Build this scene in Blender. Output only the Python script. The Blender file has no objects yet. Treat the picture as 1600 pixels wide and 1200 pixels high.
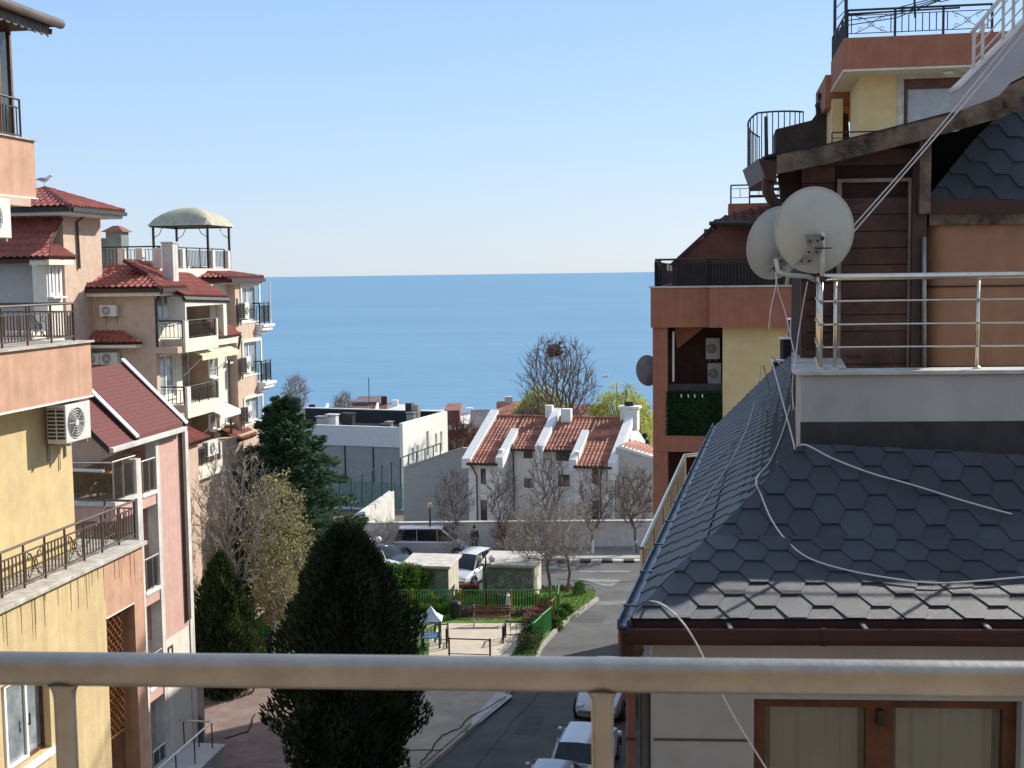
import bpy, bmesh, math, random
from mathutils import Vector, Matrix
R = math.radians
scene = bpy.context.scene
COL = scene.collection
rnd = random.Random(7)

# ---------------------------------------------------------------- camera
PITCH = math.atan(173.0 / 2000.0); ROLL = R(0.76)
F_ = Vector((0, math.cos(PITCH), -math.sin(PITCH)))
r0 = Vector((1, 0, 0)); u0 = Vector((0, math.sin(PITCH), math.cos(PITCH)))
RT = r0 * math.cos(ROLL) - u0 * math.sin(ROLL)
UP = u0 * math.cos(ROLL) + r0 * math.sin(ROLL)
cd = bpy.data.cameras.new('camera'); cam = bpy.data.objects.new('camera', cd); COL.objects.link(cam)
M3 = Matrix((RT, UP, -F_)).transposed()
cam.matrix_world = M3.to_4x4()
cd.sensor_width = 36; cd.lens = 45; cd.clip_start = 0.1; cd.clip_end = 200000
cd.dof.use_dof = True; cd.dof.focus_distance = 45; cd.dof.aperture_fstop = 18
scene.camera = cam
# ---------------------------------------------------------------- sky and sun
SUN_AZ = R(50); SUN_EL = R(30)          # azimuth clockwise from +Y
w = bpy.data.worlds.new('World'); scene.world = w; w.use_nodes = True
nt = w.node_tree; bg = nt.nodes['Background']
sky = nt.nodes.new('ShaderNodeTexSky'); sky.sky_type = 'NISHITA'; sky.sun_disc = False
sky.sun_elevation = SUN_EL; sky.sun_rotation = SUN_AZ
sky.air_density = 1.0; sky.dust_density = 0.5; sky.ozone_density = 1.5; sky.altitude = 50
tcw = nt.nodes.new('ShaderNodeTexCoord'); sx = nt.nodes.new('ShaderNodeSeparateXYZ'); nt.links.new(tcw.outputs['Generated'], sx.inputs[0])
rw = nt.nodes.new('ShaderNodeValToRGB'); rw.color_ramp.elements[0].position = .25; rw.color_ramp.elements[1].position = .6
rw.color_ramp.elements[0].color = (.80, .80, .80, 1); rw.color_ramp.elements[1].color = (.5, .5, .5, 1)
nt.links.new(sx.outputs[2], rw.inputs[0])
hz = nt.nodes.new('ShaderNodeValToRGB'); ce = hz.color_ramp.elements; ce[0].position = 0; ce[0].color = (4.35, 5.2, 6.15, 1); ce[1].position = .21; ce[1].color = (2.6, 4.25, 7.0, 1)
e_ = ce.new(.05); e_.color = (3.85, 4.95, 6.5, 1); e_ = ce.new(.115); e_.color = (3.3, 4.8, 6.85, 1); e_ = ce.new(.5); e_.color = (4.6, 5.7, 7.6, 1)
nt.links.new(sx.outputs[2], hz.inputs[0])
mxw = nt.nodes.new('ShaderNodeMix'); mxw.data_type = 'RGBA'; nt.links.new(rw.outputs[0], mxw.inputs[0]); nt.links.new(sky.outputs[0], mxw.inputs[6]); nt.links.new(hz.outputs[0], mxw.inputs[7])
nt.links.new(mxw.outputs[2], bg.inputs[0]); bg.inputs[1].default_value = 0.1
sd = bpy.data.lights.new('sun', 'SUN'); sun = bpy.data.objects.new('sun', sd); COL.objects.link(sun)
sd.energy = 4.7; sd.angle = R(0.5); sd.color = (1.0, 0.94, 0.84)
sdir = Vector((math.sin(SUN_AZ) * math.cos(SUN_EL), math.cos(SUN_AZ) * math.cos(SUN_EL), math.sin(SUN_EL)))
sun.rotation_euler = sdir.to_track_quat('Z', 'Y').to_euler()
scene.view_settings.view_transform = 'Standard'; scene.view_settings.look = 'None'
scene.view_settings.exposure = 0.58; scene.view_settings.gamma = 1.0

# ---------------------------------------------------------------- pixel to place
def ray(px, py): return F_ + RT * ((px - 800) / 2000) - UP * ((py - 600) / 2000)
def at_y(px, py, Y): r = ray(px, py); return r * (Y / r.y)
def at_z(px, py, z): r = ray(px, py); return r * (z / r.z)
def on_plane(px, py, p, n):
    r = ray(px, py); return r * (p.dot(n) / r.dot(n))
def gz(y):
    if y < 20: return -14.1
    if y < 85: return -13 - .055 * y
    if y < 330: return -17.675 - .09 * (y - 85)
    return -39.7 - .16 * (y - 330)
def on_ground(px, py, dz=0.0):
    r = ray(px, py); t = 20.0
    lo, hi = 15.0, 400.0
    for _ in range(50):
        m = (lo + hi) / 2
        if r.z * m / r.y > gz(m): lo = m
        else: hi = m
    p = r * (lo / r.y); p.z = gz(p.y) + dz
    return p
class Frame:                                  # local x = across (v), local y = along the street (u)
    def __init__(s, t, o=(0, 0, 0)):
        s.t = t; s.o = Vector(o)
        s.ev = Vector((math.cos(t), -math.sin(t), 0)); s.eu = Vector((math.sin(t), math.cos(t), 0))
    def w(s, v, u, z): return s.o + s.ev * v + s.eu * u + Vector((0, 0, z))
    def l(s, p): q = p - s.o; return Vector((q.dot(s.ev), q.dot(s.eu), q.z))
    def byv(s, px, py, v): return s.l(on_plane(px, py, s.w(v, 0, 0), s.ev))
    def byu(s, px, py, u): return s.l(on_plane(px, py, s.w(0, u, 0), s.eu))
S = Frame(math.atan(.165))
W0 = Frame(0)

# ---------------------------------------------------------------- materials
MATS = {}
def mat(name, col, rough=.8, metal=0, var=.12, scale=3.0, bump=0.0, bscale=60, isl=0.0, streak=0.0, spec=.3, col2=None, detail=4, coord='Object', obj_var=0):
    if name in MATS: return MATS[name]
    m = bpy.data.materials.new(name); m.use_nodes = True; n = m.node_tree; N = n.nodes; L = n.links
    b = N['Principled BSDF']; b.inputs['Roughness'].default_value = rough; b.inputs['Metallic'].default_value = metal
    b.inputs['Specular IOR Level'].default_value = spec
    tc = N.new('ShaderNodeTexCoord')
    nz = N.new('ShaderNodeTexNoise'); nz.inputs['Scale'].default_value = scale; nz.inputs['Detail'].default_value = detail
    nz.inputs['Roughness'].default_value = .65
    L.new(tc.outputs[coord], nz.inputs['Vector'])
    rp = N.new('ShaderNodeValToRGB')
    c2 = col2 or tuple(c * (1 - 2.2 * var) for c in col)
    rp.color_ramp.elements[0].position = .3; rp.color_ramp.elements[1].position = .7
    rp.color_ramp.elements[0].color = (*c2, 1); rp.color_ramp.elements[1].color = (*(min(1, c * (1 + var)) for c in col), 1)
    L.new(nz.outputs['Fac'], rp.inputs[0]); out = rp.outputs[0]
    if streak:
        mp = N.new('ShaderNodeMapping'); mp.inputs['Scale'].default_value = (7, 7, .35); L.new(tc.outputs[coord], mp.inputs[0])
        n2 = N.new('ShaderNodeTexNoise'); n2.inputs['Scale'].default_value = 1.0; n2.inputs['Detail'].default_value = 5; L.new(mp.outputs[0], n2.inputs['Vector'])
        r2 = N.new('ShaderNodeValToRGB'); r2.color_ramp.elements[0].position = .40; r2.color_ramp.elements[1].position = .58
        r2.color_ramp.elements[0].color = (1 - streak, 1 - streak * 1.05, 1 - streak * 1.1, 1); r2.color_ramp.elements[1].color = (1, 1, 1, 1)
        L.new(n2.outputs['Fac'], r2.inputs[0])
        mx = N.new('ShaderNodeMix'); mx.data_type = 'RGBA'; mx.blend_type = 'MULTIPLY'; mx.inputs[0].default_value = 1
        L.new(out, mx.inputs[6]); L.new(r2.outputs[0], mx.inputs[7]); out = mx.outputs[2]
    if isl or obj_var:
        ge = N.new('ShaderNodeNewGeometry')
        hs = N.new('ShaderNodeHueSaturation'); mr = N.new('ShaderNodeMapRange')
        k = isl or obj_var
        mr.inputs[3].default_value = 1 - k; mr.inputs[4].default_value = 1 + k
        L.new(ge.outputs['Random Per Island'], mr.inputs[0]); L.new(mr.outputs[0], hs.inputs['Value']); L.new(out, hs.inputs['Color']); out = hs.outputs[0]
    L.new(out, b.inputs['Base Color'])
    if bump:
        n3 = N.new('ShaderNodeTexNoise'); n3.inputs['Scale'].default_value = bscale; n3.inputs['Detail'].default_value = 3; L.new(tc.outputs[coord], n3.inputs['Vector'])
        bp = N.new('ShaderNodeBump'); bp.inputs['Strength'].default_value = bump; bp.inputs['Distance'].default_value = .02
        L.new(n3.outputs['Fac'], bp.inputs['Height']); L.new(bp.outputs[0], b.inputs['Normal'])
    MATS[name] = m; return m
def glassy(name, tint=(.9, .95, .95), alpha=.75, rough=.03):
    m = bpy.data.materials.new(name); m.use_nodes = True; n = m.node_tree; N = n.nodes; L = n.links
    for x in list(N):
        if x.type == 'BSDF_PRINCIPLED': N.remove(x)
    tr = N.new('ShaderNodeBsdfTransparent'); tr.inputs[0].default_value = (*tint, 1)
    gl = N.new('ShaderNodeBsdfGlossy'); gl.inputs['Roughness'].default_value = rough; gl.inputs[0].default_value = (.9, .9, .9, 1)
    fr = N.new('ShaderNodeFresnel'); fr.inputs[0].default_value = 1.5
    ad = N.new('ShaderNodeMath'); ad.operation = 'ADD'; ad.inputs[1].default_value = 1 - alpha - .04; ad.use_clamp = True
    mx = N.new('ShaderNodeMixShader'); L.new(fr.outputs[0], ad.inputs[0]); L.new(ad.outputs[0], mx.inputs[0])
    L.new(tr.outputs[0], mx.inputs[1]); L.new(gl.outputs[0], mx.inputs[2]); L.new(mx.outputs[0], N['Material Output'].inputs[0])
    MATS[name] = m; return m
yellow = mat('stucco_yellow', (.64, .49, .255), .9, var=.07, detail=9, streak=.05, bump=.25, bscale=90)
yellow_st = mat('stucco_yellow_stained', (.64, .50, .27), .9, var=.07, detail=9, bump=.3, bscale=60, streak=.12)
salmon = mat('stucco_salmon', (.56, .33, .225), .9, var=.09, detail=9, bump=.25, bscale=80, streak=.10)
pink = mat('stucco_pink', (.60, .38, .32), .9, var=.06, detail=9, bump=.2, bscale=80, streak=.06)
beige = mat('stucco_beige', (.58, .43, .325), .9, var=.07, bump=.2, bscale=60, streak=.05)
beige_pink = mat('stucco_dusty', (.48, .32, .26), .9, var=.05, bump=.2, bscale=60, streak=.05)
cream = mat('stucco_cream', (.72, .68, .58), .88, var=.05, bump=.15, bscale=60, streak=.06)
white = mat('paint_white', (.78, .77, .74), .6, var=.04)
dirty_white = mat('weathered_white', (.66, .64, .60), .85, var=.12, scale=1.2, streak=.12)
wallgrey = mat('render_grey', (.42, .42, .40), .9, var=.08, bump=.15, scale=1.2, streak=.05)
orange = mat('stucco_orange', (.37, .15, .09), .9, var=.08, detail=9, bump=.25, bscale=60, streak=.09)
yellow_wall = mat('stucco_ochre', (.66, .50, .25), .9, var=.05, bump=.2, bscale=60)
coping = mat('stone_coping', (.50, .47, .41), .85, var=.18, scale=5, bump=.2)
stone = mat('stone_light', (.52, .51, .47), .85, var=.15, scale=3, bump=.2)
dark_iron = mat('dark_iron', (.035, .032, .032), .5, var=.2)
brown_iron = mat('brown_painted_iron', (.10, .075, .065), .45, var=.15)
brown_wood = mat('brown_wood', (.16, .07, .035), .55, var=.2, scale=8)
maroon_trim = mat('maroon_trim', (.055, .022, .02), .45, var=.15)
steel = mat('brushed_steel', (.40, .37, .325), .42, 1.0, var=.12, scale=9, bump=.05, bscale=90, detail=8)
steel2 = mat('balcony_steel', (.72, .66, .55), .3, 1.0, var=.06, scale=10)
galv = mat('galvanised_metal', (.34, .34, .32), .5, .6, var=.15, scale=12)
glass_dark = mat('window_glass', (.055, .07, .08), .06, var=.35, scale=.8, spec=.8)
glass_pale = mat('window_glass_curtained', (.30, .34, .36), .12, var=.25, scale=2.2, spec=.7)
glass_clear = glassy('clear_glass', (.86, .88, .88), .955)
glass_smoke = glassy('smoked_glass', (.66, .62, .55), .93)
curtain_m = mat('white_curtain', (.62, .70, .76), .9, var=.04, scale=2)
tile_red = mat('clay_tile_red', (.33, .095, .07), .6, var=.16, scale=2.5, isl=.14)
tile_orange = mat('clay_tile_orange', (.37, .15, .10), .8, var=.25, scale=1.2, isl=.3)
tile_dark = mat('clay_tile_dark', (.10, .035, .03), .8, var=.2, scale=2.5)
maroon_sh = mat('maroon_shingle', (.17, .060, .055), .9, var=.14, scale=20, bump=.4, bscale=50)
slate = mat('slate_shingle', (.040, .046, .060), .5, var=.2, scale=1.6, isl=.2, bump=.5, bscale=260, spec=.55, detail=9)
slate_edge = mat('bitumen', (.022, .023, .026), .9, var=.1)
asphalt = mat('asphalt', (.105, .103, .100), .9, var=.16, scale=.7, bump=.25, bscale=30, detail=8)
concrete = mat('concrete', (.36, .345, .31), .9, var=.14, scale=.9, bump=.2, bscale=20, detail=8)
concrete_pale = mat('concrete_pale', (.46, .47, .46), .9, var=.1, scale=.9)
# ---------------------------------------------------------------- mesh builder
class MB:
    def __init__(s): s.v = []; s.f = []; s.g = []
    def add(s, vs, fs):
        o = len(s.v); s.g.append((o, len(s.f))); s.v += [tuple(p) for p in vs]; s.f += [tuple(i + o for i in f) for f in fs]; return s
    def box(s, x0, x1, y0, y1, z0, z1):
        x0, x1 = min(x0, x1), max(x0, x1); y0, y1 = min(y0, y1), max(y0, y1); z0, z1 = min(z0, z1), max(z0, z1)
        return s.add([(x0, y0, z0), (x1, y0, z0), (x1, y1, z0), (x0, y1, z0), (x0, y0, z1), (x1, y0, z1), (x1, y1, z1), (x0, y1, z1)],
                     [(0, 3, 2, 1), (4, 5, 6, 7), (0, 1, 5, 4), (1, 2, 6, 5), (2, 3, 7, 6), (3, 0, 4, 7)])
    def bar(s, p, q, wd, h=None):                      # square bar between two points
        p = Vector(p); q = Vector(q); h = h or wd; d = (q - p).normalized()
        a = Vector((0, 0, 1)) if abs(d.z) < .9 else Vector((1, 0, 0))
        sx = d.cross(a).normalized() * wd / 2; sy = sx.normalized().cross(d) * h / 2
        vs = [p - sx - sy, p + sx - sy, p + sx + sy, p - sx + sy, q - sx - sy, q + sx - sy, q + sx + sy, q - sx + sy]
        return s.add(vs, [(3, 2, 1, 0), (4, 5, 6, 7), (0, 1, 5, 4), (1, 2, 6, 5), (2, 3, 7, 6), (3, 0, 4, 7)])
    def tube(s, pts, r, n=8, cap=True):
        pts = [Vector(p) for p in pts]; rs = r if isinstance(r, (list, tuple)) else [r] * len(pts)
        o = len(s.v); prev = None; N = len(pts); s.g.append((o, len(s.f)))
        for i, p in enumerate(pts):
            d = (pts[min(i + 1, N - 1)] - pts[max(i - 1, 0)]).normalized()
            if prev is None:
                a = Vector((0, 0, 1)) if abs(d.z) < .9 else Vector((1, 0, 0)); sx = d.cross(a).normalized()
            else: sx = (prev - d * prev.dot(d)).normalized()
            prev = sx; sy = d.cross(sx)
            for k in range(n):
                a = 2 * math.pi * k / n; s.v.append(tuple(p + (sx * math.cos(a) + sy * math.sin(a)) * rs[i]))
        for i in range(N - 1):
            for k in range(n):
                a = o + i * n + k; b = o + i * n + (k + 1) % n; s.f.append((a, b, b + n, a + n))
        if cap: s.f.append(tuple(o + k for k in range(n))[::-1]); s.f.append(tuple(o + (N - 1) * n + k for k in range(n)))
        return s
    def prism(s, poly, d):
        d = Vector(d); n = len(poly); a = [Vector(p) for p in poly]; b = [p + d for p in a]
        return s.add(a + b, [tuple(range(n))[::-1], tuple(range(n, 2 * n))] + [(i, (i + 1) % n, n + (i + 1) % n, n + i) for i in range(n)])
    def hull4(s, low, top):                            # frustum between two equal-length loops
        n = len(low); return s.add(list(low) + list(top), [tuple(range(n))[::-1], tuple(range(n, 2 * n))] + [(i, (i + 1) % n, n + (i + 1) % n, n + i) for i in range(n)])
    def lathe(s, prof, c=(0, 0, 0), n=16, sx=1, sy=1):
        o = len(s.v); c = Vector(c); s.g.append((o, len(s.f)))
        for r, z in prof:
            for k in range(n):
                a = 2 * math.pi * k / n; s.v.append((c.x + r * math.cos(a) * sx, c.y + r * math.sin(a) * sy, c.z + z))
        for i in range(len(prof) - 1):
            for k in range(n):
                a = o + i * n + k; b = o + i * n + (k + 1) % n; s.f.append((a, b, b + n, a + n))
        s.f.append(tuple(o + k for k in range(n))[::-1]); s.f.append(tuple(o + (len(prof) - 1) * n + k for k in range(n)))
        return s
    def mesh(s, name, m, smooth=False, off=(0, 0, 0), recalc=True):
        me = bpy.data.meshes.new(name); ox, oy, oz = off
        me.from_pydata([(x - ox, y - oy, z - oz) for x, y, z in s.v], [], s.f); me.update()
        if recalc:
            bm = bmesh.new(); bm.from_mesh(me); bmesh.ops.recalc_face_normals(bm, faces=bm.faces); bm.to_mesh(me); bm.free()
        if smooth:
            for p in me.polygons: p.use_smooth = True
        if m: me.materials.append(m)
        return me
def autosmooth(o, ang=40):
    me = o.data
    for p in me.polygons: p.use_smooth = True
    bm = bmesh.new(); bm.from_mesh(me)
    for e in bm.edges:
        e.smooth = e.is_manifold and len(e.link_faces) == 2 and e.calc_face_angle(0) < R(ang)
    bm.to_mesh(me); bm.free()
def tag(o, label, cat, group=None, kind=None):
    if label: o['label'] = label
    if cat: o['category'] = cat
    if group: o['group'] = group
    if kind: o['kind'] = kind
    return o
class Thing:
    def __init__(s, name, label, cat, base=(0, 0, 0), fr=W0, group=None, rot=None):
        s.base = Vector(base); s.o = bpy.data.objects.new(name, None); COL.objects.link(s.o)
        s.o.location = fr.w(*s.base); s.o.rotation_euler = (0, 0, -fr.t if rot is None else rot)
        s.o.empty_display_size = .3
        tag(s.o, label, cat, group)
    def part(s, mb, name, m, parent=None, smooth=False, label=None, local=False, bevel=0, auto=0):
        me = mb.mesh(name, m, smooth, (0, 0, 0) if local else s.base)
        o = bpy.data.objects.new(name, me); COL.objects.link(o); o.parent = parent or s.o
        if label: o['label'] = label
        if auto: autosmooth(o, auto)
        if bevel:
            b = o.modifiers.new('bevel', 'BEVEL'); b.width = bevel; b.segments = 2; b.limit_method = 'ANGLE'
        return o
    def split(s, mb, name, m, parent=None, **k):          # every piece an object of its own, at most 100
        gs = mb.g + [(len(mb.v), len(mb.f))]; out = []
        for i in range(len(mb.g)):
            last = i == 99 and len(mb.g) > 100
            a, fa = gs[i]; b, fb = gs[-1] if last else gs[i + 1]
            q = MB(); q.v = mb.v[a:b]; q.f = [tuple(x - a for x in f) for f in mb.f[fa:fb]]
            o = s.part(q, name, m, parent, **k); out.append(o)
            if last: o['kind'] = 'stuff'; break
        return out
def single(mb, name, m, label, cat, base=None, group=None, kind=None, smooth=False, auto=0, recalc=True):
    base = Vector(base) if base is not None else Vector((0, 0, 0))
    me = mb.mesh(name, m, smooth, base, recalc); o = bpy.data.objects.new(name, me); COL.objects.link(o); o.location = base
    if auto: autosmooth(o, auto)
    tag(o, label, cat, group, kind); return o
def structure(mb, name, m): return single(mb, name, m, None, None, kind='structure')
def copy_tree(o, parent=None):
    c = o.copy(); COL.objects.link(c)
    if parent: c.parent = parent
    for ch in list(o.children): copy_tree(ch, c)
    return c
def lerp(a, b, t): return a + (b - a) * t

def wallgrid(mb, axis, c0, c1, a0, a1, z0, z1, ops=()):
    A = sorted({a0, a1, *[x for o in ops for x in o[:2]]}); Z = sorted({z0, z1, *[x for o in ops for x in o[2:]]})
    A = [a for a in A if a0 <= a <= a1]; Z = [z for z in Z if z0 <= z <= z1]
    for i in range(len(A) - 1):
        am = (A[i] + A[i + 1]) / 2; run = None
        for j in range(len(Z) - 1):
            zm = (Z[j] + Z[j + 1]) / 2
            if any(o[0] < am < o[1] and o[2] < zm < o[3] for o in ops):
                if run is not None: _wb(mb, axis, c0, c1, A[i], A[i + 1], run, Z[j]); run = None
            elif run is None: run = Z[j]
        if run is not None: _wb(mb, axis, c0, c1, A[i], A[i + 1], run, Z[-1])
def _wb(mb, axis, c0, c1, a0, a1, z0, z1):
    if axis == 'v': mb.box(c0, c1, a0, a1, z0, z1)       # plane v = const, a runs along u
    else: mb.box(a0, a1, c0, c1, z0, z1)
def window(th, axis, c, inn, a0, a1, z0, z1, fm, gm, nv=1, nh=0, name='window', fw=.07, sill=None, curtain=None):
    """frame in the opening at plane c; inn = +1/-1 pointing into the building"""
    def B(mb, d0, d1, p0, p1, q0, q1): _wb(mb, axis, c + inn * d0, c + inn * d1, p0, p1, q0, q1)
    a0, a1 = min(a0, a1), max(a0, a1)
    f = MB(); B(f, .1, .17, a0, a0 + fw, z0, z1); B(f, .1, .17, a1 - fw, a1, z0, z1)
    B(f, .1, .17, a0 + fw, a1 - fw, z0, z0 + fw); B(f, .1, .17, a0 + fw, a1 - fw, z1 - fw, z1)
    for k in range(nv): am = lerp(a0, a1, (k + 1) / (nv + 1)); B(f, .1, .17, am - fw / 2, am + fw / 2, z0 + fw, z1 - fw)
    for k in range(nh): zm = lerp(z0, z1, (k + 1) / (nh + 1)); B(f, .115, .155, a0 + fw, a1 - fw, zm - fw / 2, zm + fw / 2)
    fo = th.part(f, name, fm)
    p = MB(); B(p, .13, .14, a0 + fw * .5, a1 - fw * .5, z0 + fw * .5, z1 - fw * .5); th.part(p, 'pane', gm, fo)
    if sill: q = MB(); B(q, -.08, .1, a0 - .06, a1 + .06, z0 - .07, z0 - .002); th.part(q, 'sill', sill, fo)
    if curtain:
        q = MB(); n = 140; rc = random.Random(int(a0 * 100)); ph = [rc.uniform(0, 6) for _ in range(4)]; m0, m1 = a0 + fw * 1.6, a1 - fw * 1.3
        def cp_(k, z):
            x = lerp(m0, m1, k / n); d = .25 + .010 * math.sin(x * 44 + ph[0] + 2.2 * math.sin(x * 7)) + .004 * math.sin(x * 101 + ph[1]); cc = c0_ + inn * d
            return (cc, x, z) if axis == 'v' else (x, cc, z)
        c0_ = c
        for k in range(n + 1): q.v += [cp_(k, z0 + fw), cp_(k, z1 - fw * .6)]
        q.f = [(2 * k, 2 * k + 2, 2 * k + 3, 2 * k + 1) for k in range(n)]; q.g = [(0, 0)]
        th.part(q, 'curtain', curtain, fo)
    return fo
def railing(name, label, pts, h, mt, post=1.2, bar=.11, rtop=.022, rpost=.02, rbar=.009, low=.1, extra=None, fr=W0, group=None, base_z=None, hbars=0, parent=None, th=None, low2=None, top_ext=0, xs=(), split=True):
    """iron railing along a polyline at floor level; parts: handrail, posts, bars; xs = bay numbers with scroll panels"""
    P = [Vector(p) for p in pts]
    own = th is None
    if own: th = Thing(name, label, 'railing', P[0], fr, group)
    root = th.part(MB().tube([p + Vector((0, 0, h)) for p in P], rtop, 8), 'handrail' if own else 'railing', mt, parent)
    par = None if own else root
    pm = MB(); bm_ = MB(); sc = MB(); bay = 0
    for a, b in zip(P[:-1], P[1:]):
        L = (b - a).length; n = max(1, round(L / post))
        for k in range(n + 1):
            q = lerp(a, b, k / n); pm.tube([q, q + Vector((0, 0, h))], rpost, 6)
        if hbars:
            for k in range(hbars):
                dz = Vector((0, 0, h * (k + 1) / (hbars + 1))); bm_.tube([a + dz, b + dz], rbar, 6)
        else:
            z0 = Vector((0, 0, low)); z1 = Vector((0, 0, h - (low2 if low2 else .12)))
            bm_.bar(a + z0, b + z0, .02); bm_.bar(a + z1, b + z1, .02)
            for k in range(n):
                q0 = lerp(a, b, k / n); q1 = lerp(a, b, (k + 1) / n); bay += 1
                if bay in xs:
                    c = (q0 + q1) / 2 + (z0 + z1) / 2; d = (q1 - q0) * .36; e = (z1 - z0) * .46
                    for sg in (-1, 1):
                        pts_ = []
                        for i in range(9):
                            t = i / 8 * 2 - 1; pts_.append(c + d * t * (.35 + .65 * abs(t)) * .9 + e * sg * t)
                        sc.tube(pts_, .009, 5)
                        for ee in (-1, 1):
                            cc = c + d * ee * .62 + e * sg * ee * .62
                            sc.tube([cc + d.normalized() * .05 * math.cos(t) + Vector((0, 0, .05 * math.sin(t))) for t in [i * .7 for i in range(8)]], .008, 4)
                    sc.tube([c + d.normalized() * .07 * math.cos(t) + Vector((0, 0, .07 * math.sin(t))) for t in [i * .63 for i in range(11)]], .009, 5)
                    for sd_ in (-1, 1): bm_.bar(c + d * sd_ * 1.15 - (z1 - z0) / 2, c + d * sd_ * 1.15 + (z1 - z0) / 2, rbar * 2)
                else:
                    m = max(1, round((q1 - q0).length / bar))
                    for i in range(1, m): q = lerp(q0, q1, i / m); bm_.bar(q + z0, q + z1, rbar * 2)
    th.split(pm, 'post', mt, par); (th.split if split else th.part)(bm_, 'bar', mt, par)
    if sc.v: th.split(sc, 'scrollwork', mt, par)
    return th

# ---------------------------------------------------------------- clipped roof coverings
def clip_to_poly(bm, poly, nrm):
    c = sum(poly, Vector()) / len(poly)
    for i in range(len(poly)):
        a = poly[i]; b = poly[(i + 1) % len(poly)]
        pn = (b - a).cross(nrm).normalized()
        if pn.dot(c - a) > 0: pn = -pn
        bmesh.ops.bisect_plane(bm, geom=bm.verts[:] + bm.edges[:] + bm.faces[:], plane_co=a, plane_no=pn, clear_outer=True)
def roof_axes(poly, eave):
    e = (poly[eave + 1] - poly[eave]).normalized()
    n = (poly[1] - poly[0]).cross(poly[2] - poly[0]).normalized()
    if n.z < 0: n = -n
    up = n.cross(e).normalized()
    if up.z < 0: up = -up
    return e, up, n
def tile_roof(th, name, poly, m, pitch=.22, row=.34, amp=.045, parent=None, eave=0, thick=.1, sub=6):
    """poly: 3-D loop, edge eave..eave+1 is the eave; corrugated rows of tiles clipped to it"""
    poly = [Vector(p) for p in poly]; e, up, n = roof_axes(poly, eave); o = poly[eave]
    xs = [(p - o).dot(e) for p in poly]; ys = [(p - o).dot(up) for p in poly]
    x0, x1, y0, y1 = min(xs) - .2, max(xs) + .2, min(ys) - row, max(ys) + row
    bm = bmesh.new(); nx = int((x1 - x0) / pitch) + 1; ny = int((y1 - y0) / row) + 1
    for j in range(ny):
        ya = y0 + j * row; yb = ya + row * 1.04; jit = 0
        for i in range(nx):
            prev = None
            dh = rnd.uniform(-.006, .006)
            for k in range(sub + 1):
                t = k / sub; x = x0 + (i + t) * pitch
                h = amp * (math.sin(math.pi * min(1, t / .62)) if t < .62 else -.25 * math.sin(math.pi * (t - .62) / .38))
                a = bm.verts.new(o + e * x + up * ya + n * (h + .035 + dh)); b = bm.verts.new(o + e * x + up * yb + n * (h + .012 + dh)); c = bm.verts.new(o + e * x + up * ya + n * (h + .01))
                if prev: bm.faces.new((prev[0], a, b, prev[1])); bm.faces.new((prev[2], c, a, prev[0]))
                prev = (a, b, c)
    bmesh.ops.remove_doubles(bm, verts=bm.verts, dist=.0004)
    clip_to_poly(bm, poly, n)
    me = bpy.data.meshes.new(name); bm.to_mesh(me); bm.free()
    off = th.base; 
    for v in me.vertices: v.co -= off
    for p in me.polygons: p.use_smooth = False
    me.materials.append(m); ob = bpy.data.objects.new(name, me); COL.objects.link(ob); ob.parent = parent or th.o
    sl = MB().prism([p - n * .0 for p in poly], -n * thick); th.part(sl, 'roof_deck', maroon_trim, ob)
    return ob
def ridge_tiles(mb, a, b, r=.1, L=.36):
    a = Vector(a); b = Vector(b); n = max(1, int((b - a).length / L))
    for k in range(n): mb.tube([lerp(a, b, k / n), lerp(a, b, (k + 1.1) / n)], [r * 1.05, r * .85], 8)
def hex_roof(th, name, poly, m, s=.111, ex=.14, parent=None, eave=0, deck=True, twist=0):
    poly = [Vector(p) for p in poly]; e, up, n = roof_axes(poly, eave); o = poly[eave]
    if twist: e, up = (e * math.cos(twist) + up * math.sin(twist)), (up * math.cos(twist) - e * math.sin(twist))
    xs = [(p - o).dot(e) for p in poly]; ys = [(p - o).dot(up) for p in poly]
    x0, x1, y0, y1 = min(xs) - .4, max(xs) + .4, min(ys) - 2 * ex, max(ys) + ex
    bm = bmesh.new(); g = .004
    for j in range(int((y1 - y0) / ex) + 1):
        y = y0 + j * ex
        for i in range(int((x1 - x0) / (3 * s)) + 2):
            cx = x0 + i * 3 * s + (1.5 * s if j % 2 else 0) + rnd.uniform(-.003, .003); yy = y + rnd.uniform(-.003, .003)
            lo = .013 + rnd.uniform(0, .003); hi = .002
            pr = [(-s / 2 + g, 0, lo), (s / 2 - g, 0, lo), (s - g, ex, lo * .55), (1.5 * s - g, ex, lo * .5), (1.5 * s - g, 2 * ex, hi), (-1.5 * s + g, 2 * ex, hi), (-1.5 * s + g, ex, lo * .5), (-s + g, ex, lo * .55)]
            vs = [bm.verts.new(o + e * (cx + a) + up * (yy + b) + n * h) for a, b, h in pr]
            bm.faces.new([vs[0], vs[1], vs[2], vs[7]]); bm.faces.new([vs[7], vs[2], vs[3], vs[4], vs[5], vs[6]])
            lw = [bm.verts.new(o + e * (cx + pr[q][0]) + up * (yy + pr[q][1]) + n * 0) for q in (7, 0, 1, 2)]
            q4 = (7, 0, 1, 2)
            for q in range(3): bm.faces.new([lw[q], lw[q + 1], vs[q4[q + 1]], vs[q4[q]]])
    clip_to_poly(bm, poly, n)
    me = bpy.data.meshes.new(name); bm.to_mesh(me); bm.free()
    for v in me.vertices: v.co -= th.base
    me.materials.append(m); ob = bpy.data.objects.new(name, me); COL.objects.link(ob); ob.parent = parent or th.o
    if deck: th.part(MB().prism([p - n * .003 for p in poly], -n * .08), 'roof_deck', slate_edge, ob)
    return ob

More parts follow.
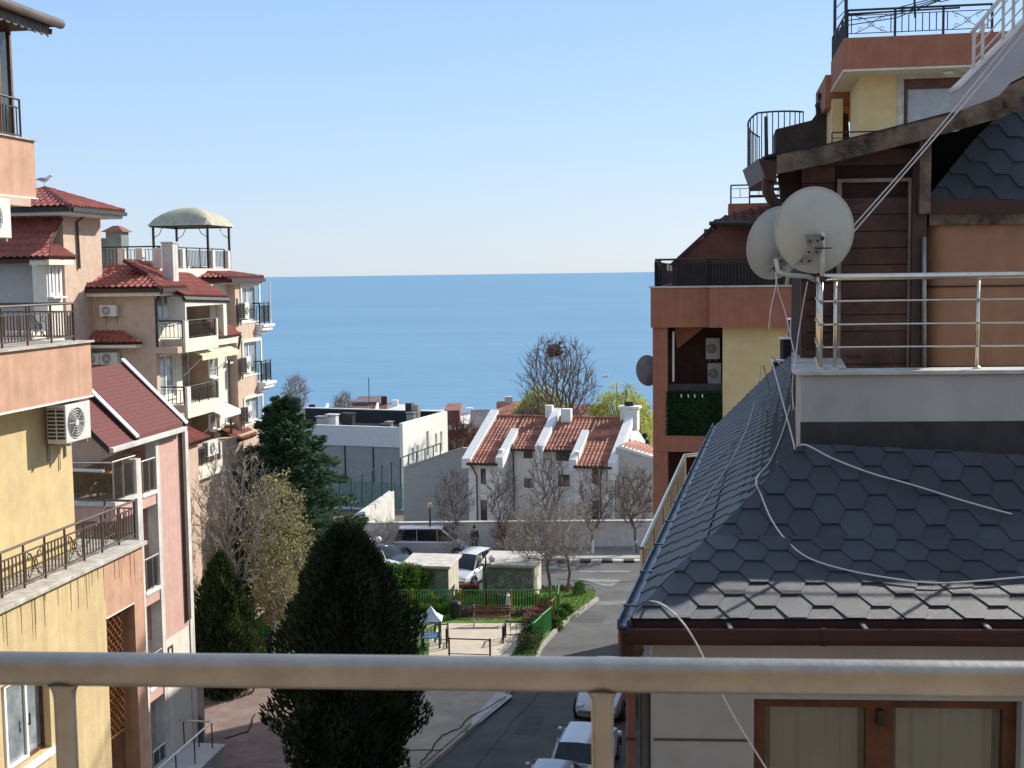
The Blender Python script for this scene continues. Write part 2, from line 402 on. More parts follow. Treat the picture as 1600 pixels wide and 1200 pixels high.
# ---------------------------------------------------------------- trees
def crown_tree(name, label, base, trunk_h, crown, m, seed, n=500, r0=.12, rmin=.012, twig=None, stems=1, ntw=3, tl=.35, group=None, leaf=None, nleaf=0, leafsize=.05, whitewash=False, fan=.8, hollow=.0, spread_low=.35):
    """crown = (centre, rx, rz): branches grow towards points scattered through an ellipsoid"""
    rg = random.Random(seed); B = Vector(base); c, rx, rz = crown; c = Vector(c); top0 = B + (c - B) * 0 + Vector(((c.x - B.x) * .3, 0, trunk_h))
    nodes = []; par = []; dirs = []
    def addn(p, pa): nodes.append(p); par.append(pa); dirs.append((p - nodes[pa]).normalized() if pa >= 0 else Z_); return len(nodes) - 1
    Z_ = Vector((0, 0, 1)); first = []
    for s_ in range(stems):
        a = 6.28 * s_ / stems + rg.uniform(-.4, .4); k = .0 if stems == 1 else .12
        i = addn(B + Vector((math.cos(a) * k, math.sin(a) * k, -.1)), -1)
        tgt = Vector((c.x + math.cos(a) * rx * .35 * (stems > 1), c.y + math.sin(a) * rx * .35 * (stems > 1), c.z + rz * .3)) if stems > 1 else None
        for j in range(1, 5):
            q = lerp(nodes[i] if False else nodes[-1], top0 if stems == 1 else lerp(B, tgt, .5), .25 if j < 4 else .6); i = addn(q + Vector((rg.gauss(0, .03), rg.gauss(0, .03), 0)), i)
        first.append(i)
    att = []
    while len(att) < n:
        v = Vector((rg.uniform(-1, 1), rg.uniform(-1, 1), rg.uniform(-1, 1)))
        if v.length > 1 or v.length < hollow: continue
        sh = 1 if v.z > -.2 else 1 - spread_low * (-.2 - v.z)
        att.append(Vector((c.x + v.x * rx * sh, c.y + v.y * rx * sh, c.z + v.z * rz)))
    root = nodes[first[0]]; att.sort(key=lambda p: (p - root).length)
    kids = {}
    for p in att:
        best, bi = 1e9, 0
        for i in range(max(0, 0), len(nodes)):
            if par[i] < 0 or i not in first and i < first[-1]: continue
            d = p - nodes[i]; L_ = d.length
            if L_ < .05 or L_ > best: continue
            cost = L_ * (1 + fan * (1 - d.dot(dirs[i]) / L_) + 1.6 * (1 - d.dot((p - top0).normalized()) / L_) + .5 * max(0, -d.z / L_))
            if cost < best and kids.get(i, 0) < 4: best, bi = cost, i
        if best > 1e8: continue
        d = p - nodes[bi]; mid = nodes[bi] + d * .5 + dirs[bi] * d.length * .10 + Vector((rg.gauss(0, 1), rg.gauss(0, 1), rg.gauss(0, 1))) * d.length * .035
        kids[bi] = kids.get(bi, 0) + 1
        i = addn(mid, bi); i = addn(p, i)
    w_ = [0] * len(nodes); 
    for i in range(len(nodes)): 
        if i not in kids and i >= first[0] + 1: w_[i] += 1
    for i in range(len(nodes) - 1, -1, -1):
        if par[i] >= 0: w_[par[i]] += max(1, w_[i]) if i % 1 == 0 else 0
    W_ = max(w_); rad = [max(rmin, r0 * (x / W_) ** .48) for x in w_]
    th = Thing(name, label, 'tree' if name != 'bare_shrub' else 'shrub', B, group=group); tr = MB(); br = MB()
    for i in range(len(nodes)):
        if par[i] < 0: continue
        (tr if rad[i] > r0 * .5 else br).tube([nodes[par[i]], nodes[i]], [min(rad[par[i]], rad[i] * 1.5), rad[i]], 7 if rad[i] > r0 * .4 else 3, cap=False)
        if i > first[-1] and rad[i] <= rmin * 1.8:
            for _ in range(ntw):
                d = (dirs[i] + Vector((rg.gauss(0, .5), rg.gauss(0, .5), rg.gauss(.15, .4)))).normalized() * tl * rg.uniform(.5, 1.3); e = nodes[i] + d * .5 + Vector((rg.gauss(0, .03), rg.gauss(0, .03), .02))
                br.tube([nodes[i], e, nodes[i] + d], [rmin * .8, rmin * .65, rmin * .4], 3, cap=False)
    tr.g = [(0, 0)]; br.g = [(0, 0)]
    to = th.part(tr, 'trunk', m, smooth=True); th.part(br, 'branches', twig or m)
    if whitewash: th.part(MB().tube([B, B + Vector((0, 0, .95))], [r0 * 1.15, r0 * 1.05], 8), 'limewash_band', white, to)
    if leaf:
        lf = MB(); tips = [nodes[i] for i in range(len(nodes)) if rad[i] <= rmin * 1.8]
        for _ in range(nleaf):
            p = rg.choice(tips) + Vector((rg.gauss(0, 1), rg.gauss(0, 1), rg.gauss(0, 1))) * tl * .45; leaf_tri(lf, p, leafsize * rg.uniform(.5, 1.4), rg)
        lf.g = [(0, 0)]; th.part(lf, 'buds', leaf)
    th.nodes = nodes; return th
def leaf_tri(mb, p, s, rg, stretch=1.0, dirv=None):
    a = Vector((rg.gauss(0, 1), rg.gauss(0, 1), rg.gauss(0, 1))).normalized()
    if dirv is not None: a = (dirv + a * .5).normalized()
    b = a.cross(Vector((rg.gauss(0, 1), rg.gauss(0, 1), rg.gauss(0, 1)))).normalized()
    mb.add([p - b * s * .5, p + a * s * stretch, p + b * s * .5, p - a * s * .35 * stretch], [(0, 1, 2, 3)])
def foliage_mass(mb, prof, rg, n, size, centre, noise=.18, stretch=1.6, upw=.6, shell=.35, lobes=9):
    """prof(t)->radius at height fraction t; centre base, height included"""
    c, h = centre; ph = [rg.uniform(0, 6.28) for _ in range(8)]
    for _ in range(n):
        t = rg.random() ** .85; a = rg.uniform(0, 6.28)
        R_ = prof(t) * (1 + noise * (math.sin(lobes * .33 * a + ph[0] + 7 * t) + .7 * math.sin(lobes * a * .7 + ph[1] - 13 * t) + .6 * math.sin(5 * a + ph[2] + 31 * t)) * .6)
        r = R_ * (1 - shell * rg.random() ** 1.5)
        p = c + Vector((math.cos(a) * r, math.sin(a) * r, t * h + rg.gauss(0, size)))
        d = Vector((math.cos(a) * .7, math.sin(a) * .7, upw))
        leaf_tri(mb, p, size * rg.uniform(.5, 1.5), rg, stretch, d)
def leafmat(name, col, col2, tl=.25):
    m = mat(name, col, .75, var=.3, scale=1.1, col2=col2, isl=.35, spec=.2)
    if 'tl_done' in m: return m
    n = m.node_tree; N = n.nodes; L = n.links; b = N['Principled BSDF']; t = N.new('ShaderNodeBsdfTranslucent'); x = N.new('ShaderNodeMixShader'); x.inputs[0].default_value = tl
    L.new(b.inputs['Base Color'].links[0].from_socket, t.inputs[0]); L.new(b.outputs[0], x.inputs[1]); L.new(t.outputs[0], x.inputs[2]); L.new(x.outputs[0], N['Material Output'].inputs[0]); m['tl_done'] = 1
    return m
bark = mat('bark_grey', (.20, .17, .14), .95, var=.25, scale=8, bump=.3)
bark_pale = mat('bark_pale', (.33, .29, .25), .95, var=.2, scale=8)
twigm = mat('twigs_brown', (.20, .15, .125), .95, var=.2, scale=3)
twig_pale = mat('twigs_pale', (.36, .31, .26), .95, var=.2, scale=3)
fol_dark = leafmat('cypress_foliage', (.040, .052, .022), (.014, .020, .011))
fol_thuja = leafmat('thuja_foliage', (.055, .075, .022), (.02, .034, .014))
fol_cedar = leafmat('cedar_foliage', (.065, .12, .06), (.028, .06, .035))
fol_willow = leafmat('willow_foliage', (.44, .45, .12), (.30, .33, .09), .4)
bud_m = leafmat('yellow_buds', (.38, .35, .15), (.22, .21, .09))
shrub_m = leafmat('shrub_leaves', (.10, .18, .035), (.05, .10, .02))
hedge_m = leafmat('hedge_leaves', (.13, .24, .03), (.07, .14, .02))
red_shrub = leafmat('red_twigs', (.24, .10, .07), (.14, .07, .055))
# ================================================================ SETTING
def sheet(name, pix, m, dz, extra=None, structure_=True):
    pts = [on_ground(px, py, dz) for px, py in pix]
    mb = MB(); mb.add(pts, [tuple(range(len(pts)))]); return structure(mb, name, m)
ground_m = mat('earth', (.17, .145, .10), .95, var=.25, scale=.25, bump=.3, bscale=4, detail=9)
g = MB(); ys = [-60, 0, 20, 40, 60, 85, 110, 140, 170, 200, 240, 280, 330, 350, 372]; xs = [-400, -200, -100, -40, 0, 40, 100, 200, 400]
for y in ys:
    for x in xs: g.v.append((x, y, gz(y) - .02))
for j in range(len(ys) - 1):
    for i in range(len(xs) - 1): a = j * len(xs) + i; g.f.append((a, a + 1, a + 1 + len(xs), a + len(xs)))
structure(g, 'ground', ground_m)
# sea
sm = bpy.data.materials.new('sea_water'); sm.use_nodes = True; n = sm.node_tree; N = n.nodes; L = n.links
b = N['Principled BSDF']; b.inputs['Roughness'].default_value = .45; b.inputs['Specular IOR Level'].default_value = .28
tc = N.new('ShaderNodeTexCoord')
mp = N.new('ShaderNodeMapping'); mp.inputs['Scale'].default_value = (.0011, .0045, .003); L.new(tc.outputs['Object'], mp.inputs[0])
nz = N.new('ShaderNodeTexNoise'); nz.inputs['Scale'].default_value = 1; nz.inputs['Detail'].default_value = 8; nz.inputs['Roughness'].default_value = .6; L.new(mp.outputs[0], nz.inputs[0])
rp = N.new('ShaderNodeValToRGB'); rp.color_ramp.elements[0].position = .35; rp.color_ramp.elements[1].position = .68
rp.color_ramp.elements[0].color = (.096, .222, .345, 1); rp.color_ramp.elements[1].color = (.128, .268, .390, 1)
mp3 = N.new('ShaderNodeMapping'); mp3.inputs['Scale'].default_value = (.012, .05, .03); L.new(tc.outputs['Object'], mp3.inputs[0])
nz3 = N.new('ShaderNodeTexNoise'); nz3.inputs['Scale'].default_value = 1; nz3.inputs['Detail'].default_value = 6; L.new(mp3.outputs[0], nz3.inputs[0])
mx3 = N.new('ShaderNodeMix'); mx3.data_type = 'FLOAT'; mx3.inputs[0].default_value = .45; L.new(nz.outputs[0], mx3.inputs[2]); L.new(nz3.outputs[0], mx3.inputs[3])  # finer noise paints ripple flecks and small glints into the water colour
L.new(mx3.outputs[0], rp.inputs[0]); L.new(rp.outputs[0], b.inputs['Base Color'])
mp2 = N.new('ShaderNodeMapping'); mp2.inputs['Scale'].default_value = (.05, .16, .1); L.new(tc.outputs['Object'], mp2.inputs[0])
nz2 = N.new('ShaderNodeTexNoise'); nz2.inputs['Scale'].default_value = 1.6; nz2.inputs['Detail'].default_value = 5; L.new(mp2.outputs[0], nz2.inputs[0])
bp = N.new('ShaderNodeBump'); bp.inputs['Strength'].default_value = .6; bp.inputs['Distance'].default_value = 1.2; L.new(nz2.outputs[0], bp.inputs['Height']); L.new(bp.outputs[0], b.inputs['Normal'])
q = MB(); q.add([(-60000, 340, -45), (60000, 340, -45), (60000, 90000, -45), (-60000, 90000, -45)], [(0, 1, 2, 3)]); structure(q, 'sea', sm)

sheet('road', [(560, 1330), (668, 1200), (795, 1092), (842, 1016), (845, 985), (400, 985), (380, 872), (1500, 874), (1500, 1000), (1250, 1330)], asphalt, .005)
line_m = mat('worn_road_paint', (.22, .22, .21), .85, var=.2, scale=2)
crack_m = mat('tar_crack', (.025, .025, .025), .9)
sheet('road_marking', [(900, 904), (972, 906), (958, 916), (946, 916)], line_m, .012)
sheet('road_marking', [(905, 892), (985, 892), (984, 894), (905, 894)], line_m, .012)
paving_m = mat('pink_paving', (.235, .165, .14), .9, var=.16, scale=1.3, bump=.3, bscale=14, detail=8, isl=0)
tan_m = mat('tan_paving', (.40, .34, .27), .9, var=.12, scale=1.2, bump=.2, bscale=25, detail=8)
grass_m = mat('lawn_green', (.085, .16, .02), .95, var=.3, scale=1.1, bump=.5, bscale=40, detail=8)
def block(name, pix, m, h=.12):
    pts = [on_ground(px, py, 0) for px, py in pix]; mb = MB().prism([p + Vector((0, 0, h)) for p in pts], (0, 0, -h - .3)); return structure(mb, name, m)
block('plaza', [(560, 1285), (665, 1203), (792, 1094), (835, 1040), (250, 1040), (150, 1285)], paving_m, .10)
sheet('pavement', [(520, 1290), (656, 1203), (786, 1092), (810, 1060), (690, 1060), (560, 1200)], tan_m, .106)
ap = MB().hull4([on_ground(*p, .112) for p in ((737, 1142), (790, 1092), (801, 1092), (752, 1132))], [on_ground(*p, .125) for p in ((737, 1130), (776, 1086), (797, 1090), (752, 1130))])
structure(ap, 'concrete_ramp', concrete_pale)
block('kerb', [(659, 1207), (787, 1096), (791, 1096), (664, 1207)], concrete, .14)
block('park', [(833, 1040), (845, 1013), (874, 980), (933, 938), (930, 931), (905, 921), (600, 921), (405, 940), (370, 1040)], grass_m, .12)
block('park_kerb', [(838, 1036), (848, 1014), (876, 982), (936, 939), (932, 937), (873, 979), (845, 1012), (834, 1036)], concrete, .16)
sheet('playground_paving', [(668, 1060), (672, 1000), (690, 978), (835, 978), (815, 1005), (775, 1060)], mat('playground_rubber', (.52, .44, .34), .9, var=.08, scale=2), .126)
block('far_pavement', [(300, 877), (300, 860), (1600, 862), (1600, 874)], concrete, .12)
for k in range(6):
    x = 872 + k * 34
    block('kerb_stone', [(x, 879.5), (x + 17, 879.5), (x + 17, 877), (x, 877)], mat('kerb_black', (.05, .05, .05), .8) , .14)
    block('kerb_stone', [(x + 17, 879.5), (x + 34, 879.5), (x + 34, 877), (x + 17, 877)], mat('kerb_white', (.55, .54, .50), .8), .14)
def crack(pix, wd=.03, m=None, dz=.13):
    mb = MB(); P = [on_ground(*p, dz) for p in pix]
    Q = [P[0]]
    rg = random.Random(int(pix[0][0]))
    for a, b_ in zip(P[:-1], P[1:]):
        for k in range(1, 5): Q.append(lerp(a, b_, k / 4) + Vector((rg.uniform(-.05, .05), rg.uniform(-.05, .05), 0)))
    mb.tube(Q, wd, 4); o = structure(mb, 'pavement_crack', m or crack_m); return o
crack([(790, 1094), (765, 1110), (728, 1130), (716, 1145)], .02)
crack([(716, 1145), (690, 1155), (672, 1180), (655, 1200)], .02)
crack([(640, 1178), (690, 1178)], .015)
crack([(400, 1120), (385, 1150), (350, 1160)], .02)

patch_m = mat('asphalt_patch', (.075, .075, .078), .9, var=.1); patch_l = mat('asphalt_pale', (.18, .175, .165), .9, var=.12, scale=2)
for pix in ([(905, 960), (948, 962), (940, 974), (893, 972)], [(820, 1118), (852, 1120), (838, 1150), (802, 1148)], [(760, 893), (850, 894), (850, 898), (758, 897)]): sheet('road_patch', pix, patch_m, .009)
for pix in ([(640, 886), (760, 884), (900, 886), (900, 889), (640, 890)], [(936, 940), (990, 938), (990, 944), (930, 946)]): sheet('road_patch', pix, patch_l, .008)
for px, py in ((915, 915), (835, 1165), (880, 1100)):
    q = on_ground(px, py, 0); mb = MB().lathe([(.0, .014), (.33, .014), (.33, .006)], q, 20); structure(mb, 'manhole_cover', mat('manhole_iron', (.05, .047, .045), .6))
crack([(690, 1262), (742, 1200), (800, 1130), (850, 1075)], .012, patch_m, .012)
crack([(870, 905), (950, 912), (1000, 908)], .02, patch_m, .012)
# ================================================================ NEAR RIGHT: slate house with steel balcony
FE = Frame(R(4)); eE = Vector((math.cos(R(4)), -math.sin(R(4)), 0)); dE = Vector((math.sin(R(12.2)), math.cos(R(12.2)), 0)); Z = Vector((0, 0, 1))
def planprism(mb, pts, z0, z1): mb.prism([Vector((p.x, p.y, z0)) for p in pts], (0, 0, z1 - z0)); return mb
E = Thing('slate_roofed_house', 'house with dark hexagonal slate shingle roof and steel balcony on the right', 'house', (1.2, 8.6, -14.2))
Tp = at_y(1250, 710, 9.5); Kp = at_y(1107, 843, 8.75); Ep = at_y(985, 968, 7.75)
TR = at_z(1680, 716, Tp.z); KR = at_z(1680, 847, Kp.z); ER = at_z(1680, 969, Ep.z)
EF = at_z(1122, 662, Ep.z); TF = at_z(1240, 545, Tp.z); KF = lerp(EF, TF, (Kp.z - EF.z) / (TF.z - EF.z))
TF2 = TF
r_ = hex_roof(E, 'roof', [Kp, KR, TR, Tp], slate, s=.1187, ex=.142)
hex_roof(E, 'flared_eave', [Ep, ER, KR, Kp], slate, s=.1187, ex=.142)
hex_roof(E, 'side_roof', [Kp, KF, TF, Tp], slate, s=.1187, ex=.142)
hex_roof(E, 'side_roof', [Ep, EF, KF, Kp], slate, s=.1187, ex=.142)
wc = at_y(1019, 1060, 8.1); wr = wc + eE * 7
# body
mb = MB(); planprism(mb, [wc + dE * .35 + eE * .3, wr + dE * .35, wr + dE * 11.2, wc + dE * 11.2 + eE * .3], -14.4, -2.35)
E.part(mb, 'house_body', wallgrey)
# front wall with window opening, in frame FE
lc = FE.l(wc); win = [FE.byu(1178, 1092, lc.y), FE.byu(1597, 1096, lc.y)]
mb = MB(); wallgrid(mb, 'u', lc.y, lc.y + .22, lc.x, lc.x + 7, -5.2, -2.33, [(win[0].x, win[1].x, -3.95, win[0].z)])
fw_ = MB()
for v in mb.v: fw_.v.append(tuple(FE.w(*v)))
fw_.f = mb.f; E.part(fw_, 'front_wall', wallgrey)
gr = MB(); zz = FE.byu(1100, 1156, lc.y).z
for a, b_ in ((lc.x + .01, win[0].x - .03), (win[1].x + .05, lc.x + 7)):
    for q in [MB().box(a, b_, lc.y - .006, lc.y + .002, zz - .008, zz + .008)]: gr.add([FE.w(*v) for v in q.v], q.f)
zt = FE.byu(1100, 1027, lc.y).z
E.part(gr, 'wall_groove', brown_iron)
class Sub:                                           # window helper target in a rotated frame
    def __init__(s, th, fr): s.th = th; s.fr = fr
    def part(s, mb, name, m, parent=None, **k):
        q = MB(); q.v = [tuple(s.fr.w(*v)) for v in mb.v]; q.f = mb.f; return s.th.part(q, name, m, parent, **k)
    @property
    def base(s): return s.th.base
brown_frame = mat('mahogany_frame', (.13, .05, .025), .4, var=.2, scale=6)
wm = lerp(win[0].x, win[1].x, .485)
fo = window(Sub(E, FE), 'u', lc.y, 1, win[0].x, wm, -3.95, win[0].z, brown_frame, glass_clear, 0, 0, fw=.085, curtain=curtain_m)
fo = window(Sub(E, FE), 'u', lc.y, 1, wm, win[1].x, -3.95, win[0].z, brown_frame, glass_clear, 0, 0, fw=.085, curtain=curtain_m)
drape = MB()
for a in (.30, .62):
    xx = lerp(wm, win[1].x, a)
    for k in range(4): drape.box(xx + k * .05, xx + k * .05 + .045, lc.y + .30 + .015 * (k % 2), lc.y + .31 + .015 * (k % 2), -3.85, win[0].z - .09)
Sub(E, FE).part(drape, 'drape', mat('ochre_drape', (.62, .52, .28), .9), fo)
iv = MB()
for xx, dd in ((lerp(win[0].x, wm, .60), .04), (lerp(wm, win[1].x, .42), .03)): iv.box(xx, xx + dd, lc.y + .315, lc.y + .33, -3.86, win[0].z - .09)
Sub(E, FE).part(iv, 'curtain_gap', mat('dark_timber', (.035, .02, .016), .8), fo)
hd = MB().box(wm - .02, wm + .02, lc.y + .06, lc.y + .1, -2.95, -2.85); Sub(E, FE).part(hd, 'handle', dark_iron, fo)
# eave trim and gutters
def sweep(sec, a, b, out):                           # sec in (out, z)
    return MB().prism([a + out * o + Z * z for o, z in sec], b - a)
out1 = -Vector((eE.y * -1, eE.x, 0)); out1 = Vector((-math.sin(R(4)), -math.cos(R(4)), 0))
gsec = [(-.02, -.012), (.002, -.012), (.002, -.05), (.10, -.035), (.115, -.03), (.118, -.045), (.105, -.10), (.06, -.145), (-.02, -.15)]
gu = E.part(sweep(gsec, Ep - eE * .02, ER, out1), 'gutter', maroon_trim)
mb = MB()
for x in (1140, 1350, 1540):
    p = lerp(Ep, ER, (x - 985) / 695) - Z * .035; mb.add([p + v for v in (Vector((-.012, -.1, .01)), Vector((.012, -.1, .01)), Vector((.012, .03, .02)), Vector((-.012, .03, .02)), Vector((-.012, -.1, -.005)), Vector((.012, -.1, -.005)), Vector((.012, .03, .0)), Vector((-.012, .03, .0)))], [(0, 1, 2, 3), (7, 6, 5, 4), (0, 4, 5, 1), (2, 6, 7, 3), (1, 5, 6, 2), (0, 3, 7, 4)])
E.split(mb, 'gutter_clip', galv, gu)
mb = MB()
for x in (1283,):
    p = lerp(Ep, ER, (x - 985) / 695); mb.prism([p + out1 * o + Z * z for o, z in [(.0, -.04), (.105, -.033), (.118, -.028), (.122, -.045), (.108, -.102), (.062, -.148), (0, -.152)]], eE * .035)
E.part(mb, 'gutter_joint', maroon_trim, gu)
E.part(MB().prism([Ep + out1 * .0 + Z * -.15, Ep + out1 * .02 + Z * -.15, wc + Z * (-.02 + Ep.z - wc.z - .17) + out1 * .02, wc + out1 * -.05 + Z * (Ep.z - wc.z - .17)], eE * 7), 'soffit', maroon_trim)
outL = -Vector((dE.y, -dE.x, 0))
gpaint = mat('blue_black_flashing', (.045, .06, .10), .3, .3, var=.2, scale=3, spec=.6)
gsec2 = [(.0, .012), (.015, .008), (.02, -.03), (.065, -.03), (.065, .01), (.075, .01), (.075, -.05), (-.02, -.05)]
gs = E.part(sweep(gsec2, Ep - dE * .05, EF, outL), 'side_gutter', gpaint)
mb = MB()
for k in range(11): p = lerp(Ep, EF, (k + .3) / 11); mb.prism([p + outL * o + Z * z for o, z in [(-.05, .024), (.03, .016), (.08, .02), (.08, .012), (.03, .008), (-.05, .016)]], dE * .02)
E.split(mb, 'gutter_bracket', gpaint, gs)
mb = MB().tube([Ep + Vector((-.03, -.03, -.05)), Ep + Vector((-.03, .0, -.20)), wc + Vector((-.1, 0, -.25)) + Z * (Ep.z - wc.z - .05)], .05, 10); E.part(mb, 'gutter_elbow', maroon_trim, gs, auto=40)
dp = MB(); a = wc + Vector((-.13, .0, 0)); dp.box(a.x - .035, a.x + .02, a.y, a.y + .06, -14.2, Ep.z - .1)
d_ = E.part(dp, 'downpipe', mat('rust_brown_pipe', (.17, .075, .05), .6), None); mb = MB()
for k in range(8): mb.box(a.x - .04, a.x + .025, a.y - .005, a.y + .065, -2.62 - k * .42, -2.60 - k * .42)
E.split(mb, 'pipe_joint', maroon_trim, d_)
E.part(MB().tube([a + Vector((.085, .04, .12)), a + Vector((.085, .04, -12))], .035, 10), 'drain_pipe', brown_iron, smooth=True)
# attic end wall
mb = MB().prism([EF + Z * -.05, KF + Z * -.06, TF + Z * -.05, Vector((TF.x, TF.y, -2.6)), Vector((EF.x, EF.y, -2.6))], dE * .1); E.part(mb, 'end_wall', dirty_white)
# balcony parapet
cp = at_y(1252, 600, 9.6); zc = -.763
nF = Vector((math.sin(R(4)), math.cos(R(4)), 0)); nL = Vector((dE.y, -dE.x, 0))
L_ = 6.5
mb = MB(); planprism(mb, [cp, cp + eE * L_, cp + eE * L_ + nF * .22, cp + nF * .22 + nL * .0], -1.8, zc - .035)
planprism(mb, [cp + nF * .223, cp + nF * .223 + nL * .24, cp + dE * 12.4 + nL * .24, cp + dE * 12.4], -1.8, zc - .035)
par = E.part(mb, 'balcony_parapet', wallgrey)
mb = MB(); c2 = cp - nF * .035 - nL * .035
planprism(mb, [c2, c2 + eE * L_, c2 + eE * L_ + nF * .30, c2 + nF * .30], zc - .032, zc)
planprism(mb, [c2 + nF * .303, c2 + nF * .303 + nL * .42, c2 + dE * 12.4 + nL * .40, c2 + dE * 12.4], zc - .032, zc)
E.part(mb, 'coping', stone, par, bevel=.006)
zf1 = -(660 - 421) / 2000 * 9.6
mb = MB(); planprism(mb, [cp - nF * .006 - nL * .006, cp + eE * L_ - nF * .006, cp + eE * L_ - nF * .001, cp - nF * .001], -1.5, zf1)
E.part(mb, 'flashing', mat('dark_flashing', (.055, .05, .05), .75, var=.2, scale=3), par)
mb = MB(); planprism(mb, [cp + nF * .2, cp + nF * .2 + eE * L_, cp + eE * L_ + dE * 3.2, cp + dE * 3.2], -1.35, -1.25); E.part(mb, 'terrace_floor', concrete)
# steel railing
rl0 = cp + nF * .14 + nL * .165; rl0.z = zc; H = .69
SR = Thing('steel_balcony_railing', 'stainless steel balcony railing with three horizontal bars on the slate house', 'railing', rl0)
hr = MB().tube([rl0 + eE * .02 + Z * (H + .012), rl0 + eE * 6 + Z * (H + .012)], .026, 14); SR.part(hr, 'handrail', steel2, smooth=True)
SR.part(MB().tube([rl0 + Z * (H - .01), rl0 + dE * 1.35 + Z * (H - .01)], .024, 12), 'handrail', steel2, smooth=True)
vps = [0, .105, 1.16, 2.25, 3.3, 4.4]
def post(p):
    o = SR.part(MB().tube([p, p + Z * (H - .01)], .0135, 10), 'post', steel2, smooth=True)
    SR.part(MB().lathe([(.03, 0), (.03, .012), (.018, .02)], p, 12), 'base_collar', steel2, o)
    q = MB()
    for f in (.25, .5, .755): q.box(p.x - .02, p.x + .02, p.y - .028, p.y - .008, p.z + H * f - .008, p.z + H * f + .008)
    SR.split(q, 'bar_clamp', galv, o)
for a in vps: post(rl0 + eE * a)
for k in range(1, 6): post(rl0 + dE * (.26 * k))
for f in (.25, .5, .755):
    SR.part(MB().tube([rl0 - nF * .02 + Z * H * f, rl0 - nF * .02 + eE * 6 + Z * H * f], .0075, 8), 'bar', steel2, smooth=True)
    SR.part(MB().tube([rl0 - nL * .02 + Z * H * f, rl0 - nL * .02 + dE * 1.35 + Z * H * f], .0075, 8), 'bar', steel2, smooth=True)
SR.part(MB().lathe([(0, -.02), (.022, -.02), (.022, .02), (0, .02)], rl0 + Z * (H + .0) - nF * .03, 12), 'end_cap', dark_iron)
# wooden upper wall and door
UW = FE.l(at_y(1350, 400, 11.0)).y
def fe(px, py, u=None): return FE.byu(px, py, UW if u is None else u)
wood_m = mat('stained_planks', (.095, .045, .034), .6, var=.3, scale=2.5, bump=.3, bscale=25, isl=.3)
wood_w = mat('weathered_beam', (.17, .125, .095), .85, var=.4, scale=5, bump=.5, bscale=30)
vx0 = fe(1252, 400).x; vx1 = fe(1447, 400).x; dx0 = fe(1313, 400).x; dx1 = fe(1417, 400).x
ztop = fe(1350, 285).z; UWH = Sub(E, FE)
uh = E.part(MB().add([FE.w(*v) for v in MB().box(vx0 + .05, vx1, UW + .03, UW + .9, -1.25, fe(1350, 262).z).v], MB().box(0, 1, 0, 1, 0, 1).f), 'timber_upper_wall', mat('dark_timber', (.035, .02, .016), .8))
pl = MB(); z = -1.25; bh = (fe(1350, 400).z - fe(1350, 426).z)
while z < fe(1240, 262).z + .1:
    pl.box(vx0, dx0 - .05, UW, UW + .03, z, z + bh - .008); pl.box(dx1 + .05, vx1, UW, UW + .03, z, z + bh - .008)
    if z > ztop + .03: pl.box(dx0 - .04, dx1 + .04, UW, UW + .03, z, z + bh - .008)
    z += bh
UWH.part(pl, 'planks', wood_m, uh)
dr = MB(); z = -1.24
while z < ztop - bh: dr.box(dx0, dx1, UW - .03, UW - .005, z, z + bh - .007); z += bh
door = UWH.part(dr, 'door', wood_m)
ft = MB(); lt = mat('pale_worn_trim', (.30, .22, .19), .7, var=.2, scale=5)
ft.box(dx0 - .035, dx0, UW - .04, UW, -1.25, ztop); ft.box(dx1, dx1 + .035, UW - .04, UW, -1.25, ztop); ft.box(dx0 - .035, dx1 + .035, UW - .042, UW - .002, ztop, ztop + .03)
UWH.part(ft, 'door_frame', lt, door)
for py in (315, 437, 556):
    zz = fe(1350, py).z; h_ = MB().box(dx0 + .06, dx0 + .18, UW - .042, UW - .031, zz - .012, zz + .012); UWH.part(h_, 'hinge', dark_iron, door)
pm = MB(); pm.box(fe(1421, 400).x, fe(1443, 400).x, UW - .09, UW - .041, -1.25, fe(1430, 262).z); UWH.part(pm, 'corner_post', mat('dark_post', (.06, .035, .028), .6), uh)
pm = MB(); pm.box(fe(1430, 300).x, fe(1447, 300).x, UW - .16, UW - .092, fe(1440, 335).z, fe(1440, 216).z); UWH.part(pm, 'timber_post', wood_w, uh)
pm = MB().tube([FE.w(*fe(1444, 370, UW - .12)), FE.w(*fe(1444, 575, UW - .12))], .02, 8); E.part(pm, 'rain_pipe', galv, uh, smooth=True)
gb = [fe(1254, 332, UW + .04), fe(1222, 322, UW + .04), fe(1216, 255, UW + .04), fe(1294, 232, UW + .04), fe(1447, 200, UW + .04), fe(1447, 300, UW + .04)]
UWH.part(MB().prism(gb, (0, .1, 0)), 'gable_backing', mat('dark_timber', (.035, .02, .016), .8), uh)  # dark backing, the shade under the beam put into its colour
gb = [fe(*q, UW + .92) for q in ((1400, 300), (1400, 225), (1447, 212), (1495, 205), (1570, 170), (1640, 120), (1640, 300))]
UWH.part(MB().prism(gb, (0, .1, 0)), 'gable_backing', mat('recess_shade_black', (.004, .004, .005), .9), uh)  # near-black sheet paints the shade of the open recess
